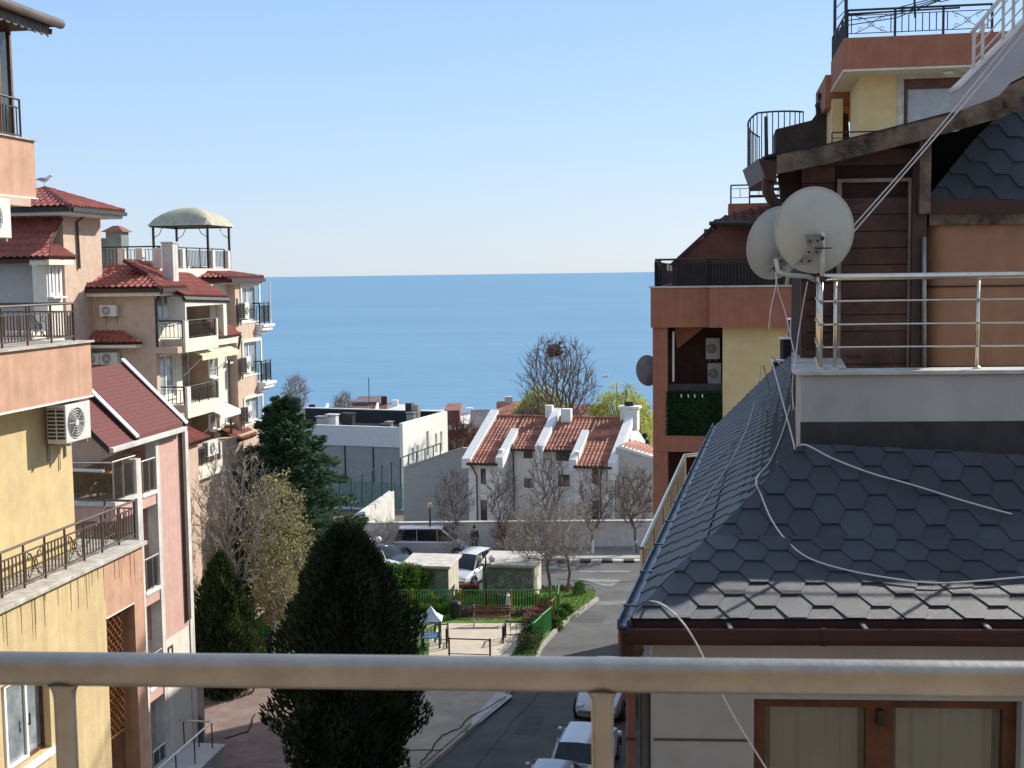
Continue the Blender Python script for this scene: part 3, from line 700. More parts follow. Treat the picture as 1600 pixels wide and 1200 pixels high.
# sloping barge beam and its roof
bu = UW - .35
lo = [fe(1213, 272, bu), fe(1300, 254, bu), fe(1432, 221, bu), fe(1570, 182, bu), fe(1640, 150, bu)]; hi = [fe(1640, 95, bu), fe(1600, 120, bu), fe(1495, 174, bu), fe(1294, 226, bu), fe(1214, 242, bu)]
UWH.part(MB().prism(lo + hi, (0, .09, 0)), 'barge_beam', wood_w, uh)
rt = [fe(1196, 247, bu), fe(1294, 228, bu), fe(1495, 176, bu), fe(1600, 122, bu), fe(1640, 97, bu), fe(1640, 93, bu), fe(1600, 118, bu), fe(1495, 172, bu), fe(1294, 224, bu), fe(1196, 242, bu)]
UWH.part(MB().prism(rt, (0, 1.3, 0)), 'timber_roof', slate_edge, uh)
UWH.part(MB().prism([fe(1185, 248, bu), fe(1212, 252, bu), fe(1214, 285, bu), fe(1196, 279, bu)], (0, 1.2, 0)), 'eave_box', maroon_trim, uh)
pts = [fe(*p, bu + .1) for p in ((1200, 275), (1200, 300), (1208, 316), (1240, 332))]
E.part(MB().tube([FE.w(*p) for p in pts], .05, 10), 'downpipe', maroon_trim, uh, auto=50)
# deep recess
UWH.part(MB().box(vx1, fe(1650, 300).x, UW + .9, UW + 1.0, -1.25, fe(1600, 200).z), 'recess_back', mat('recess_shade_black', (.004, .004, .005), .9), uh)  # recess darkness painted with a near-black panel
# orange bay wall (rounded corner) with slate roof
bx0 = fe(1450, 400).x; bx1 = fe(1632, 400).x
pts = []
for k in range(6): a = math.pi - k * math.pi / 10; pts.append((bx0 + .14 + .14 * math.cos(a), UW + .14 - .14 * math.sin(a)))
poly = [(bx0, UW + .8)] + pts + [(bx1, UW), (bx1, UW + .8)]
mb = MB().prism([(x, y, -1.25) for x, y in poly], (0, 0, fe(1500, 352).z + 1.25)); ow = mat('orange_bay_stucco', (.34, .18, .105), .9, var=.08, detail=9, streak=.08, bump=.2)
bay = UWH.part(mb, 'orange_bay', ow, None, auto=30)
bd = MB()
for py in (449, 575): zz = fe(1500, py).z; bd.prism([(x + (-.008 if i < 7 else 0), y - .008, zz) for i, (x, y) in enumerate(poly)], (0, 0, .016))
UWH.part(bd, 'wall_band', dark_iron, bay)
UWH.part(MB().box(fe(1449, 400).x, bx1 + .05, UW - .05, UW + .6, fe(1500, 352).z + .002, fe(1500, 332).z), 'fascia', wood_w, bay)
g3 = MB().prism([fe(1432, 312, UW - .1), fe(1432, 334, UW - .1), fe(1640, 334, UW - .1), fe(1640, 312, UW - .1)], (0, .12, 0)); UWH.part(g3, 'bay_gutter', maroon_trim, bay)
pl3 = [FE.w(*fe(1446, 313, UW - .02)), FE.w(*fe(1640, 313, UW - .02)), FE.w(*fe(1640, 118, UW + .85)), FE.w(*fe(1600, 147, UW + .78)), FE.w(*fe(1520, 222, UW + .4))]
hex_roof(E, 'bay_roof', pl3, slate, s=.1187, ex=.142, parent=bay)
# stair parapet with white railing
su = UW - .8
poly = [fe(1498, 139, su), fe(1640, -2, su), fe(1640, 80, su), fe(1595, 112, su), fe(1560, 150, su), fe(1500, 172, su)]
st = UWH.part(MB().prism(poly, (0, .2, 0)), 'stair_parapet', mat('lilac_grey_render', (.40, .39, .42), .9, var=.06), None)
cpz = [fe(1498, 139, su - .03), fe(1640, -2, su - .03), fe(1640, -8, su - .03), fe(1496, 134, su - .03)]
UWH.part(MB().prism(cpz, (0, .26, 0)), 'stair_coping', dirty_white, st)
wr_ = mat('white_painted_steel', (.62, .60, .55), .5)
rs = Thing('white_stair_railing', 'white metal railing climbing the stair parapet at top right', 'railing', FE.w(*fe(1520, 115, su)))
def fw(px, py): return FE.w(*fe(px, py, su + .05))
rs.part(MB().tube([fw(1518, 52), fw(1528, 40), fw(1625, -75)], .017, 8), 'handrail', wr_, smooth=True)
mb = MB()
for x, yb in ((1521, 118), (1535, 103), (1567, 70), (1583, 55), (1600, 38)):
    mb.tube([fw(x, yb), fw(x + 1, 40 - (x - 1528) * 1.19)], .013, 6)
rs.split(mb, 'post', wr_)
mb = MB()
for k in (18, 34, 50): mb.tube([fw(1519, 43 + k * 1.1), fw(1625, -84 + k * 1.25 + 4)], .007, 6)
rs.split(mb, 'bar', wr_)
# stepped gable caps at the far end
gc = E.part(MB().box(*(lambda a: (a.x - .02, a.x + .16, a.y, a.y + .2, -1.6, a.z))(at_y(1240, 498, 21.4))), 'gable_step', wallgrey)
for px, py, Y in ((1235, 498, 21.5), (1222, 528, 21.2), (1209, 563, 20.8)):
    a = at_y(px, py, Y); b = at_y(px + 18, py, Y)
    E.part(MB().box(a.x, b.x, Y, Y + .3, a.z - .025, a.z), 'step_cap', white, gc)
    E.part(MB().box(a.x + .03, b.x, Y + .03, Y + .3, a.z - .5, a.z - .027), 'step_wall', slate_edge, gc)
# side stair railing beyond gutter
zr = -2.82
P1 = at_z(1003, 858, zr); P2 = at_z(1070, 712, zr); P3 = at_z(1101, 709, zr); P0 = at_z(1040, 857, zr)
G = Thing('steel_side_railing', 'steel railing of close upright bars beyond the slate roof gutter', 'railing', P1 - Z * 1.0)
st3 = mat('satin_steel', (.55, .47, .36), .4, .9, var=.05)
G.part(MB().tube([P0, P1, P2, P3], .03, 8), 'handrail', steel2, smooth=False)
mb = MB(); b2 = MB()
for a, b_ in ((P0, P1), (P1, P2), (P2, P3)):
    n = int((b_ - a).length / .2)
    for k in range(n + 1): q = lerp(a, b_, k / max(1, n)); (mb if k % 6 == 0 else b2).tube([q - Z * 1.05, q], .022 if k % 6 == 0 else .014, 6)
G.split(mb, 'post', st3); G.split(b2, 'bar', st3)
G.part(MB().tube([P0 - Z * .95, P1 - Z * .95, P2 - Z * .95, P3 - Z * .95], .018, 6), 'lower_rail', st3)
mb = MB(); planprism(mb, [P1 + nL * -.1 - dE * .1, P1 + nL * 1.6 - dE * .1, P2 + nL * 1.6, P2 - nL * .1], -4.05, -3.88); E.part(mb, 'side_balcony_slab', concrete)

# ---------------------------------------------------------------- cables over the slate roof
nU = (KR - Kp).cross(TR - Kp).normalized(); nLo = (ER - Ep).cross(KR - Ep).normalized(); nSd = (KF - Kp).cross(TF - Kp).normalized()
cable_m = mat('white_cable', (.62, .61, .58), .5, var=.05); cable_g = mat('grey_cable', (.35, .34, .30), .6)
def cable(label, pts, r=.005, m=None, group=None):
    # smooth a little
    Q = []
    for i in range(len(pts) - 1):
        p0 = pts[max(0, i - 1)]; p1 = pts[i]; p2 = pts[i + 1]; p3 = pts[min(len(pts) - 1, i + 2)]
        for k in range(5):
            t = k / 5; Q.append(.5 * ((2 * p1) + (p2 - p0) * t + (2 * p0 - 5 * p1 + 4 * p2 - p3) * t * t + (3 * p1 - p0 - 3 * p2 + p3) * t ** 3))
    Q.append(pts[-1]); mb = MB().tube(Q, r, 6)
    return single(mb, 'cable', m or cable_m, label, 'cable', pts[0], group, smooth=True)
up = lambda px, py: on_plane(px, py, Kp, nU) + Z * .03 - nF * .02
lw = lambda px, py: on_plane(px, py, Ep, nLo) + Z * .03
sd2 = lambda px, py: on_plane(px, py, Kp, nSd) + Z * .04
cable('white cable sweeping in a long loop across the slate roof to the right edge', [rl0 + Vector((-.2, .9, .05)), sd2(1241, 600), sd2(1228, 665), sd2(1205, 725), up(1190, 752) + Vector((-.05, -.05, 0)), up(1189, 780), up(1205, 818), up(1228, 850), lw(1262, 878), lw(1320, 897), lw(1400, 912), lw(1460, 918), lw(1530, 915), lw(1640, 905)], .006)
cable('white cable running from the balcony corner down to the middle of the slate shingles', [rl0 + Vector((-.21, .8, .02)), cp + Vector((-.06, -.03, -.45)), cp + Vector((-.05, -.05, -.6)), up(1252, 700), up(1300, 722), up(1360, 745), up(1430, 765), up(1500, 787), up(1560, 804), up(1580, 809)], .006)
cable('pale cable lying along the side slope of the slate roof towards the street', [rl0 + Vector((-.2, 1.2, -.05)), sd2(1200, 625), sd2(1150, 690), sd2(1100, 745), sd2(1062, 780)], .006, cable_g)
cable('thin second cable curving down the side slope of the slate roof', [rl0 + Vector((-.2, 1.3, -.05)), sd2(1186, 602), sd2(1172, 660), sd2(1140, 730), sd2(1085, 808)], .004)
c0 = Ep + Vector((.1, -.02, .06))
def aty(px, py, Y): return at_y(px, py, Y)
cable('white cable hanging from the gutter corner in front of the grey wall', [aty(1010, 939, 8.0), aty(1032, 943, 7.75), aty(1060, 965, 7.5), aty(1085, 1000, 7.45), aty(1110, 1050, 7.45), aty(1150, 1125, 7.45), aty(1200, 1205, 7.45), aty(1240, 1270, 7.45)], .006)
cable('twin white cables stretched from the dish up past the wooden wall, left one', [aty(1322, 366, 10.3), aty(1440, 232, 10.15), aty(1548, 100, 10.0), aty(1640, -15, 9.6)], .006, group=None)
cable('twin white cables stretched from the dish up past the wooden wall, right one', [aty(1322, 376, 10.3), aty(1440, 240, 10.1), aty(1556, 104, 9.95), aty(1650, -10, 9.55)], .006)

# ---------------------------------------------------------------- satellite dishes
dish_m = mat('dish_paint', (.50, .51, .47), .5, var=.05, scale=3)
def dish(name_label, c, rx, ry, nrm, group, mt=dish_m, arm=None, bracket=True):
    th = Thing('satellite_dish', name_label, 'satellite dish', c, group=group)
    n = Vector(nrm).normalized(); x = n.cross(Z).normalized(); y = x.cross(n).normalized()
    mb = MB(); K = 40; rings = 8
    def pt(r, a, off=0): return c + x * rx * r * math.cos(a) + y * ry * r * math.sin(a) + n * (-.16 * rx * 2 * (1 - r * r) + off)
    o = []
    for off in (0, .012):
        for i in range(rings + 1):
            for k in range(K): mb.v.append(tuple(pt(i / rings if i else .001, 2 * math.pi * k / K, off)))
    M = (rings + 1) * K
    for i in range(rings):
        for k in range(K):
            a = i * K + k; b = i * K + (k + 1) % K; mb.f.append((a, b, b + K, a + K)); mb.f.append((M + a + K, M + b + K, M + b, M + a))
    for k in range(K): a = rings * K + k; b = rings * K + (k + 1) % K; mb.f.append((a, b, M + b, M + a))
    th.part(mb, 'reflector', mt, auto=40)
    rim = MB().tube([pt(1, 2 * math.pi * k / K) for k in range(K + 1)], .007, 6); th.part(rim, 'rim', mt)
    if bracket:
        bk = pt(.0, 0)
        # perforated curved bracket
        mb = MB(); A = c - y * ry * .25 - x * rx * (-.12) - n * (.36 * rx); 
        w2 = .07 * rx / .34; prof = [(0, -.02), (.02, -.20), (-.02, -.34), (-.09, -.46)]
        pts = [pt(.05, 0, -.06) + y * (b * ry * 2 * .8 + .02) + x * (a - .02) for a, b in prof]
        lf = [p - x * w2 for p in pts]; rt_ = [p + x * w2 for p in pts]
        mb.add(lf + rt_ + [p - n * .01 for p in lf] + [p - n * .01 for p in rt_], [(i, i + 1, 4 + i + 1, 4 + i) for i in range(3)] + [(8 + i, 12 + i, 12 + i + 1, 8 + i + 1) for i in range(3)] + [(i, 8 + i, 9 + i, i + 1) for i in range(3)] + [(4 + i, 5 + i, 13 + i, 12 + i) for i in range(3)])
        b_ = th.part(mb, 'bracket', galv)
        h = MB()
        for i in range(3):
            for sx in (-.5, .45): q = lerp(pts[i], pts[i + 1], .5) + x * w2 * sx - n * .012; h.tube([q, q - n * .004], .010, 8)
        th.split(h, 'bolt', dark_iron, b_)
        p0 = pt(.05, 0, -.05) + x * .055
        th.part(MB().tube([p0 + y * .02, p0 - y * .42 * (ry / .4)], .017, 10), 'mast_clamp', mat('cream_paint', (.6, .6, .55), .5), smooth=True)
        bb = MB().tube([p0 - x * .06 - n * .03 - y * .1, p0 + x * .07 - n * .03 - y * .1], .006, 6); bb.tube([p0 - y * .02 - n * .02, p0 - y * .02 - n * .035], .016, 10); th.part(bb, 'clamp_bolt', dark_iron)
    return th
d1c = at_y(1272, 360, 10.35)
d1 = dish('large pale satellite dish in front of the other on the balcony corner', d1c, .306, .352, (.25, .93, .28), 'satellite dishes by the steel balcony')
mp = rl0 + dE * .95 + Z * (H - .02)
d1.part(MB().tube([Vector((d1c.x, d1c.y - .12, d1c.z)) + Vector((.04, 0, -.25)), Vector((mp.x + .03, mp.y, mp.z))], .018, 10), 'mast', mat('cream_paint', (.6, .6, .55), .5), smooth=True)
d2c = at_y(1213, 380, 10.7)
d2 = dish('second pale satellite dish half hidden behind the larger one', d2c, .276, .305, (-.35, .90, .25), 'satellite dishes by the steel balcony')
q0 = at_y(1212, 405, 10.55); d2.part(MB().tube([q0, at_y(1216, 425, 10.5), at_y(1232, 430, 10.5), at_y(1262, 432, 10.5), mp + Vector((.0, .1, 0))], .02, 8), 'arm', mat('cream_paint', (.6, .6, .55), .5), smooth=True)
cable('thin cable dangling from the rear dish to the roof edge, left strand', [at_y(1212, 425, 10.5), at_y(1212, 447, 10.5), at_y(1205, 480, 10.5), at_y(1201, 515, 10.5)], .0045)
cable('thin cable dangling from the rear dish down to the parapet, right strand', [at_y(1213, 432, 10.5), at_y(1216, 455, 10.5), at_y(1226, 485, 10.5), at_y(1235, 525, 10.3), at_y(1243, 560, 10.1)], .0045)
cable('short white cable looping down the balcony corner posts', [at_y(1262, 440, 10.4), at_y(1256, 470, 10.5), at_y(1248, 520, 10.6), at_y(1243, 560, 10.1), at_y(1238, 605, 9.9), at_y(1240, 640, 9.7)], .005)

# ================================================================ OUR OWN BALCONY: handrail in the foreground
Yl, Yr = 1.86, 1.72
A0 = at_y(-220, 1041.5, Yl + .03); A1 = at_y(1850, 1064, Yr - .03)
FR = Thing('balcony_handrail', 'thick round metal handrail crossing the foreground', 'railing', Vector((0, 1.8, -1.55)))
N_ = 60; pts = [lerp(A0, A1, k / N_) for k in range(N_ + 1)]
FR.part(MB().tube(pts, .0248, 32), 'handrail', steel, smooth=True)
dv = (A1 - A0).normalized()
for px in (99, 941):
    t = min(range(2001), key=lambda i: abs((lambda q: 800 + 2000 * q.dot(RT) / q.dot(F_))(lerp(A0, A1, i / 2000)) - px))
    q = lerp(A0, A1, t / 2000); r = .0158
    prof = [(q - Z * .022, r * 1.5), (q - Z * .027, r * 1.28), (q - Z * .034, r * 1.1), (q - Z * .045, r), (q - Z * 1.05, r)]
    FR.part(MB().tube([p for p, _ in prof], [b for _, b in prof], 20), 'post', steel, smooth=True)
mb = MB().box(-4, 5, -1.4, 2.1, -1.75, -1.57)
OB = Thing('own_balcony', 'tiled balcony floor and tan facade behind the viewpoint', 'balcony', Vector((0, 0, -1.75)))
OB.part(mb, 'balcony_floor', mat('tan_tiles', (.34, .29, .24), .5, var=.1)); OB.part(MB().box(-8, 9, -1.6, -1.42, -14, 4.5), 'facade', mat('tan_facade', (.28, .22, .16), .9))
# ================================================================ AIR CONDITIONER
ac_white = mat('ac_casing', (.66, .65, .60), .5, var=.05)
ac_dark = mat('ac_grille_dark', (.06, .06, .055), .6)
def ac_unit(label, p, face, wd=.8, ht=.55, dp=.3, fr=S, group='air conditioners on the facades', slats=True, name='air_conditioner'):
    """p: frame coords of the lower back corner at the wall nearest the camera; face 'v' looks +v (street), 'u' looks at the camera"""
    th = Thing(name, label, 'air conditioner', p, fr, group); v, u, z = p
    def P(w0, w1, d0, d1, z0, z1):                  # along width, away from wall, height
        return (v + d0, v + d1, u + w0, u + w1, z + z0, z + z1) if face == 'v' else (v + w0, v + w1, u - d1, u - d0, z + z0, z + z1)
    th.part(MB().box(*P(0, wd, .08, .08 + dp, 0, ht)), 'casing', ac_white, bevel=.012)
    f = MB(); cw = wd * .40; r = min(ht * .40, wd * .36); d = .08 + dp + .004
    def Q(w, dd, h): return (v + dd, u + w, z + h) if face == 'v' else (v + w, u - dd, z + h)
    n = 20
    f.add([Q(cw, d, ht / 2)] + [Q(cw + r * math.cos(6.283 * k / n), d, ht / 2 + r * math.sin(6.283 * k / n)) for k in range(n)], [(0, k + 1, (k + 1) % n + 1) for k in range(n)])
    fo = th.part(f, 'fan_opening', ac_dark)
    gmb = MB()
    for k in range(6):
        rr = r * (k + 1) / 6; gmb.tube([Q(cw + rr * math.cos(6.283 * j / 16), d + .012, ht / 2 + rr * math.sin(6.283 * j / 16)) for j in range(17)], .007, 4)
    for a in range(4): gmb.tube([Q(cw + r * math.cos(a * .785), d + .012, ht / 2 + r * math.sin(a * .785)), Q(cw - r * math.cos(a * .785), d + .012, ht / 2 - r * math.sin(a * .785))], .006, 4)
    gmb.tube([Q(cw, d + .006, ht / 2), Q(cw, d + .02, ht / 2)], r * .22, 10)
    th.part(gmb, 'fan_guard', ac_white, fo)
    if slats and face == 'v':
        s = MB().box(v + .10, v + .06 + dp, u - .012, u - .002, z + .05, z + ht - .05); so = th.part(s, 'side_grille', ac_dark)
        s = MB()
        for k in range(9): zz = z + .05 + (ht - .12) * k / 8; s.box(v + .10, v + .06 + dp, u - .022, u - .012, zz, zz + .014)
        s.box(v + .08 + dp / 2, v + .095 + dp / 2, u - .022, u - .014, z + .05, z + ht - .05); th.part(s, 'slats', ac_white, so)
    b = MB()
    for w in (.1, wd - .14):
        b.box(*P(w, w + .035, 0, .08 + dp, -.045, -.005)); b.box(*P(w + .001, w + .034, 0, .03, -.28, -.045))
    th.split(b, 'bracket', galv)
    return th

# ================================================================ NEAR LEFT APARTMENT HOUSE (yellow and salmon)
A = Thing('terraced_apartment_house', 'near yellow and salmon apartment house with stacked terraces at the left edge', 'apartment house', (-12, 14, -14.2), S)
vL, vM, vT, vW = -9.08, -9.40, -9.75, -9.80
sv = S.byv
uN = 7.0
pl_ = sv(222, 845, vL); uL = pl_.y; zL = pl_.z
u163 = sv(163, 900, vL).y
tr0, tr1 = sv(165.5, 970, vL).y, sv(211, 970, vL).y; trt = sv(188, 955, vL).z
w0, w1 = sv(3, 1120, vL).y, sv(79, 1120, vL).y; wt = sv(40, 1052, vL).z; wb = sv(40, 1196, vL).z
mb = MB(); wallgrid(mb, 'v', vL - .25, vL, uN, u163, -14.2, zL - .07, [(w0, w1, wb, wt)]); A.part(mb, 'terrace_wall', yellow_st)
mb = MB(); wallgrid(mb, 'v', vL - .25, vL, u163, uL, -14.2, zL - .07, [(tr0, tr1, -14, trt)]); A.part(mb, 'terrace_end_wall', salmon)
mb = MB(); mb.box(-16, vL - .253, uL - .25, uL, -14.2, zL - .07); mb.box(-16, vL - 1.2, uN, uL - .253, -14.2, zL - .07); A.part(mb, 'lower_storey', salmon)
A.part(MB().box(vL - .72, vL + .07, uN, uL + .05, zL - .065, zL).box(-16, vL - .722, uN, uL + .05, zL - .065, zL), 'terrace_coping', coping, bevel=.01)
window(A, 'v', vL, -1, w0, w1, wb, wt, brown_frame, glass_pale, 0, 0, fw=.05, sill=white)
fo = window(A, 'v', vL + .03, -1, lerp(w0, w1, .16), lerp(w0, w1, .62), wb + .03, wt - .04, white, glass_pale, 0, 0, fw=.05)
A.part(MB().tube([(vL - .04, lerp(w0, w1, .57), wb + .5), (vL - .01, lerp(w0, w1, .57), wb + .5), (vL - .01, lerp(w0, w1, .57), wb + .65)], .012, 6), 'handle', dark_iron, fo)
# lattice in the opening
lat = MB(); v_ = vL - .12; zb_ = sv(188, 1150, vL).z; lm = mat('lattice_wood', (.30, .12, .045), .6, var=.25, scale=12)
W_ = (tr1 - tr0) * .72; a0 = tr0 + .02; H_ = trt - zb_; st = .14
k = -int(H_ / st) - 1
while a0 + k * st < a0 + W_:
    for sg in (0, 1):
        x0 = a0 + k * st; pts = []
        # clip the slanting lath x = x0 + t, z = zb + t
        t0 = max(0, a0 - x0); t1 = min(H_, a0 + W_ - x0)
        if t1 > t0 + .03:
            if sg == 0: lat.bar((v_, x0 + t0, zb_ + t0), (v_, x0 + t1, zb_ + t1), .022, .012)
            else: lat.bar((v_ + .014, x0 + t0, trt - t0), (v_ + .014, x0 + t1, trt - t1), .022, .012)
    k += 1
lat.box(v_ - .02, v_ + .02, a0 - .02, a0 + W_, zb_ - .03, zb_); lat.box(v_ - .02, v_ + .02, a0 - .02, a0 + W_, trt - .03, trt)
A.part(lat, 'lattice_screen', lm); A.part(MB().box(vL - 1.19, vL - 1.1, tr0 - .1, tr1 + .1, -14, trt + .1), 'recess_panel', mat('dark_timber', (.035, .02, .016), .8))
A.part(MB().box(vL - .1, vL + .012, tr0 - .0, tr1, trt - .0, trt + .012), 'lintel_strip', white)
# stains below the coping
stn = MB(); rg = random.Random(3)
stain_m = mat('rust_stain', (.26, .17, .09), .95, var=.2)
for k in range(26):
    u_ = lerp(14.6, uL - .15, rg.random()); l_ = rg.uniform(.12, .6); wd = rg.uniform(.005, .014)
    stn.add([(vL + .003, u_ - wd, zL - .068), (vL + .003, u_ + wd, zL - .068), (vL + .003, u_ + wd * .3, zL - .068 - l_), (vL + .003, u_ - wd * .3, zL - .068 - l_)], [(0, 1, 2, 3)])
A.split(stn, 'drip_stain', stain_m)
# middle storey
pm_ = sv(141, 531.5, vM); uM = pm_.y; zM = pm_.z; zMb = sv(141, 620.5, vM).z
uW = sv(112, 700, vW).y
A.part(MB().box(-16, vW, uN, uW, zL + .002, zMb), 'middle_storey', yellow)
A.part(MB().box(-16, vM, uN, uM, zMb + .03, zM - .03), 'terrace_band', salmon)
A.part(MB().box(-16, vM + .012, uN, uM + .012, zMb, zMb + .028), 'band_edge', white)
A.part(MB().box(-16, vM + .05, uN, uM + .04, zM - .028, zM), 'terrace_coping', coping)
# top storey
pt_ = sv(53, 219, vT); uT = pt_.y; zT = pt_.z; zTb = sv(53, 311, vT).z
A.part(MB().box(-16, vW, uN, sv(-6, 420, vW).y, zM + .002, zTb - .12), 'upper_storey', salmon)
A.part(MB().box(-16, vW + .1, uN, sv(38, 318, vW).y, zTb - .118, zTb), 'ceiling_beam', beige)
A.part(MB().box(-16, vT, uN, uT, zTb + .02, zT - .02), 'top_terrace_band', salmon)
A.part(MB().box(-16, vT + .02, uN, uT + .02, zTb, zTb + .018), 'band_edge', white)
A.part(MB().box(-16, vT + .04, uN, uT + .03, zT - .018, zT), 'terrace_coping', coping)
vG = -10.25
gt = sv(20, 38, vG); ug = sv(20, 120, vG).y
fr_ = MB()
for px in (-40, 2, 20):
    u_ = sv(px, 120, vG).y; fr_.box(vG - .06, vG, u_ - .05, u_, zT, gt.z)
fr_.box(vG - .06, vG + .0, uN, ug - .051, gt.z - .12, gt.z); fr_.box(vG - .05, vG - .01, uN, ug - .051, zT, zT + .08)
A.part(fr_, 'veranda_frame', brown_wood)
A.part(MB().box(vG - .035, vG - .03, uN, ug - .03, zT + .08, gt.z - .12), 'veranda_glass', glass_dark)
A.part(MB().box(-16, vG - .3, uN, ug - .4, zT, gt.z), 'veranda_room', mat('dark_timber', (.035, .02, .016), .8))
ge = sv(95, 38, -9.55); uR = ge.y
A.part(MB().tube([(-9.55, uN, ge.z), (-9.55, uR, ge.z)], .07, 12), 'eave_gutter', brown_iron, smooth=True)
A.part(MB().prism([(-9.59, uN, ge.z + .06), (-9.59, uN, ge.z - .05), (-11.5, uN, ge.z + .05), (-16, uN, ge.z + 2.2), (-16, uN, ge.z + 2.4)], (0, uR - uN - .05, 0)), 'roof', tile_dark)
sc = MB(); sm_ = mat('soffit_boards', (.16, .15, .15), .8, var=.2); nS = int((uR - uN) / .18)
for k in range(nS): u_ = uN + k * .18; sc.prism([(-9.65, u_, ge.z - .05), (-9.65, u_ + .17, ge.z - .05), (-9.65, u_ + .17, ge.z - .21), (-9.65, u_ + .09, ge.z - .17), (-9.65, u_, ge.z - .21)], (-.02, 0, 0))
A.part(sc, 'scalloped_valance', sm_)
zs = None
A.part(MB().box(-16, -9.68, uN, uR - .1, ge.z - .09, ge.z - .05), 'soffit', brown_wood)
A.part(MB().bar((vG, ug - .02, gt.z - .02), (-9.70, ug + .18, ge.z - .1), .07), 'eave_bracket', brown_wood)
railing('iron_railing', 'dark iron railing on the top salmon terrace at the left edge', [(vT - .12, uN + 8, zT), (vT - .12, sv(30, 160, vT - .12).y, zT)], .56, dark_iron, post=1.1, bar=.085, fr=S, group='iron railings of the yellow house', rtop=.016, rpost=.015, rbar=.007, low=.05)
railing('iron_railing', 'dark iron railing with scrolled panel on the middle salmon terrace', [(vM - .2, uM - 5.3, zM), (vM - .2, uM - .12, zM), (-12.4, uM - .12, zM)], .56, brown_iron, post=.68, bar=.085, fr=S, group='iron railings of the yellow house', rtop=.018, rpost=.016, rbar=.008, low=.07, xs=(2, 5, 7))
vR = -9.3
railing('iron_railing', 'long brown iron railing with scrolled panels on the lower stained terrace', [(vR, 14.60, zL), (vR, 19.0, zL), (vW, 19.0, zL)], .60, brown_iron, post=.55, bar=.085, fr=S, group='iron railings of the yellow house', rtop=.019, rpost=.017, rbar=.008, low=.07, xs=(1, 3, 5, 7))
br_ = MB().tube([(vW + .08, 18.95, zL + .6), (vW + .08, 18.2, zL + .02)], .012, 6); A.part(br_, 'rail_brace', brown_iron)
ua = sv(103, 665, vW + .38).y
za = sv(103, 694, vW + .38).z; zat = sv(103, 633, vW + .38).z
ac_unit('large white air conditioner on the yellow wall of the nearest left house', (vW, ua, za), 'v', wd=.74, ht=zat - za, dp=.30)
up_ = sv(0, 372, vW + .4)
ac_unit('white air conditioner cut by the left edge beneath the top terrace', (vW + .1, up_.y - .55, up_.z), 'v', wd=.74, ht=.52, dp=.28)
cw = MB().tube([(vW + .02, ua + .2, za - .3), (vW + .02, ua + .2, za), (vW + .02, ua + .45, za - .1), (vW + .02, ua + .45, za - .45)], .012, 6); A.part(cw, 'pipe_run', white)

# ================================================================ PINK APARTMENT HOUSE
vB = -16.4
B_ = Thing('pink_apartment_house', 'pink apartment house with steep maroon shingle roof behind the yellow one', 'apartment house', (-18, 36, -15.5), S)
uB = lambda px, py=800, v=vB: S.byv(px, py, v).y
zB = lambda px, py, v=vB: S.byv(px, py, v).z
ve = vB + .2; pe = S.byv(287, 661, ve); u2 = pe.y; ze = pe.z; u1 = S.byv(215, 680, ve).y; u0_ = S.byv(170, 690, ve).y
ptp = S.byu(190, 568, u2); vt, zt_ = ptp.x, ptp.z
def roofslab(ua_, ub_, dz=0): return [(ve, ua_, ze + dz), (ve, ub_, ze + dz), (vt, ub_, zt_ + dz), (vt, ua_, zt_ + dz)]
rf = B_.part(MB().prism([Vector(p) for p in roofslab(u1, u2)], (0, 0, -.12)), 'roof', maroon_sh)
rf1 = B_.part(MB().prism([Vector(p) for p in roofslab(u0_, u1 - .25, -.1)], (0, 0, -.12)), 'roof', maroon_sh)
sh = MB()
for (a, b_, dz) in ((u1, u2, 0), (u0_, u1 - .25, -.1)):
    Ls = math.hypot(ve - vt, zt_ - ze); n_ = int(Ls / .14)
    for k in range(n_):
        t0, t1 = k / n_, (k + 1.02) / n_
        p = [(lerp(ve, vt, t0), a, lerp(ze, zt_, t0) + dz + .022), (lerp(ve, vt, t0), b_, lerp(ze, zt_, t0) + dz + .022), (lerp(ve, vt, t1), b_, lerp(ze, zt_, t1) + dz + .006), (lerp(ve, vt, t1), a, lerp(ze, zt_, t1) + dz + .006)]
        sh.prism(p, (0, 0, -.02))
B_.part(sh, 'shingle_courses', maroon_sh, rf)
fl = mat('white_metal_flashing', (.72, .74, .74), .4, var=.05)
for (u_, w_, dz, nm) in ((u2 - .02, .22, .1, 'far'), (u1 - .22, .20, .1, 'mid')):
    p = [(ve + .06, u_, ze + dz - .12), (ve + .06, u_ + w_, ze + dz - .12), (vt, u_ + w_, zt_ + dz), (vt, u_, zt_ + dz)]
    B_.part(MB().prism(p, (0, 0, .05)), 'verge_flashing', fl, rf)
    p = [(a + (.0), b_ + (.03 if i in (0, 3) else -.03), c - .002) for i, (a, b_, c) in enumerate(p)]
    B_.part(MB().prism(p, (0, 0, -.22)), 'verge_board', maroon_trim, rf)
p = [(ve, u0_ - .05, ze - .25), (ve, u0_, ze - .25), (vt, u0_, zt_ - .25), (vt, u0_ - .05, zt_ - .25)]; B_.part(MB().prism(p, (0, 0, .2)), 'verge_board', maroon_trim, rf1)
B_.part(MB().box(ve - .02, ve + .12, u0_, u2, ze - .24, ze - .10), 'gutter', dirty_white, rf, bevel=.02)
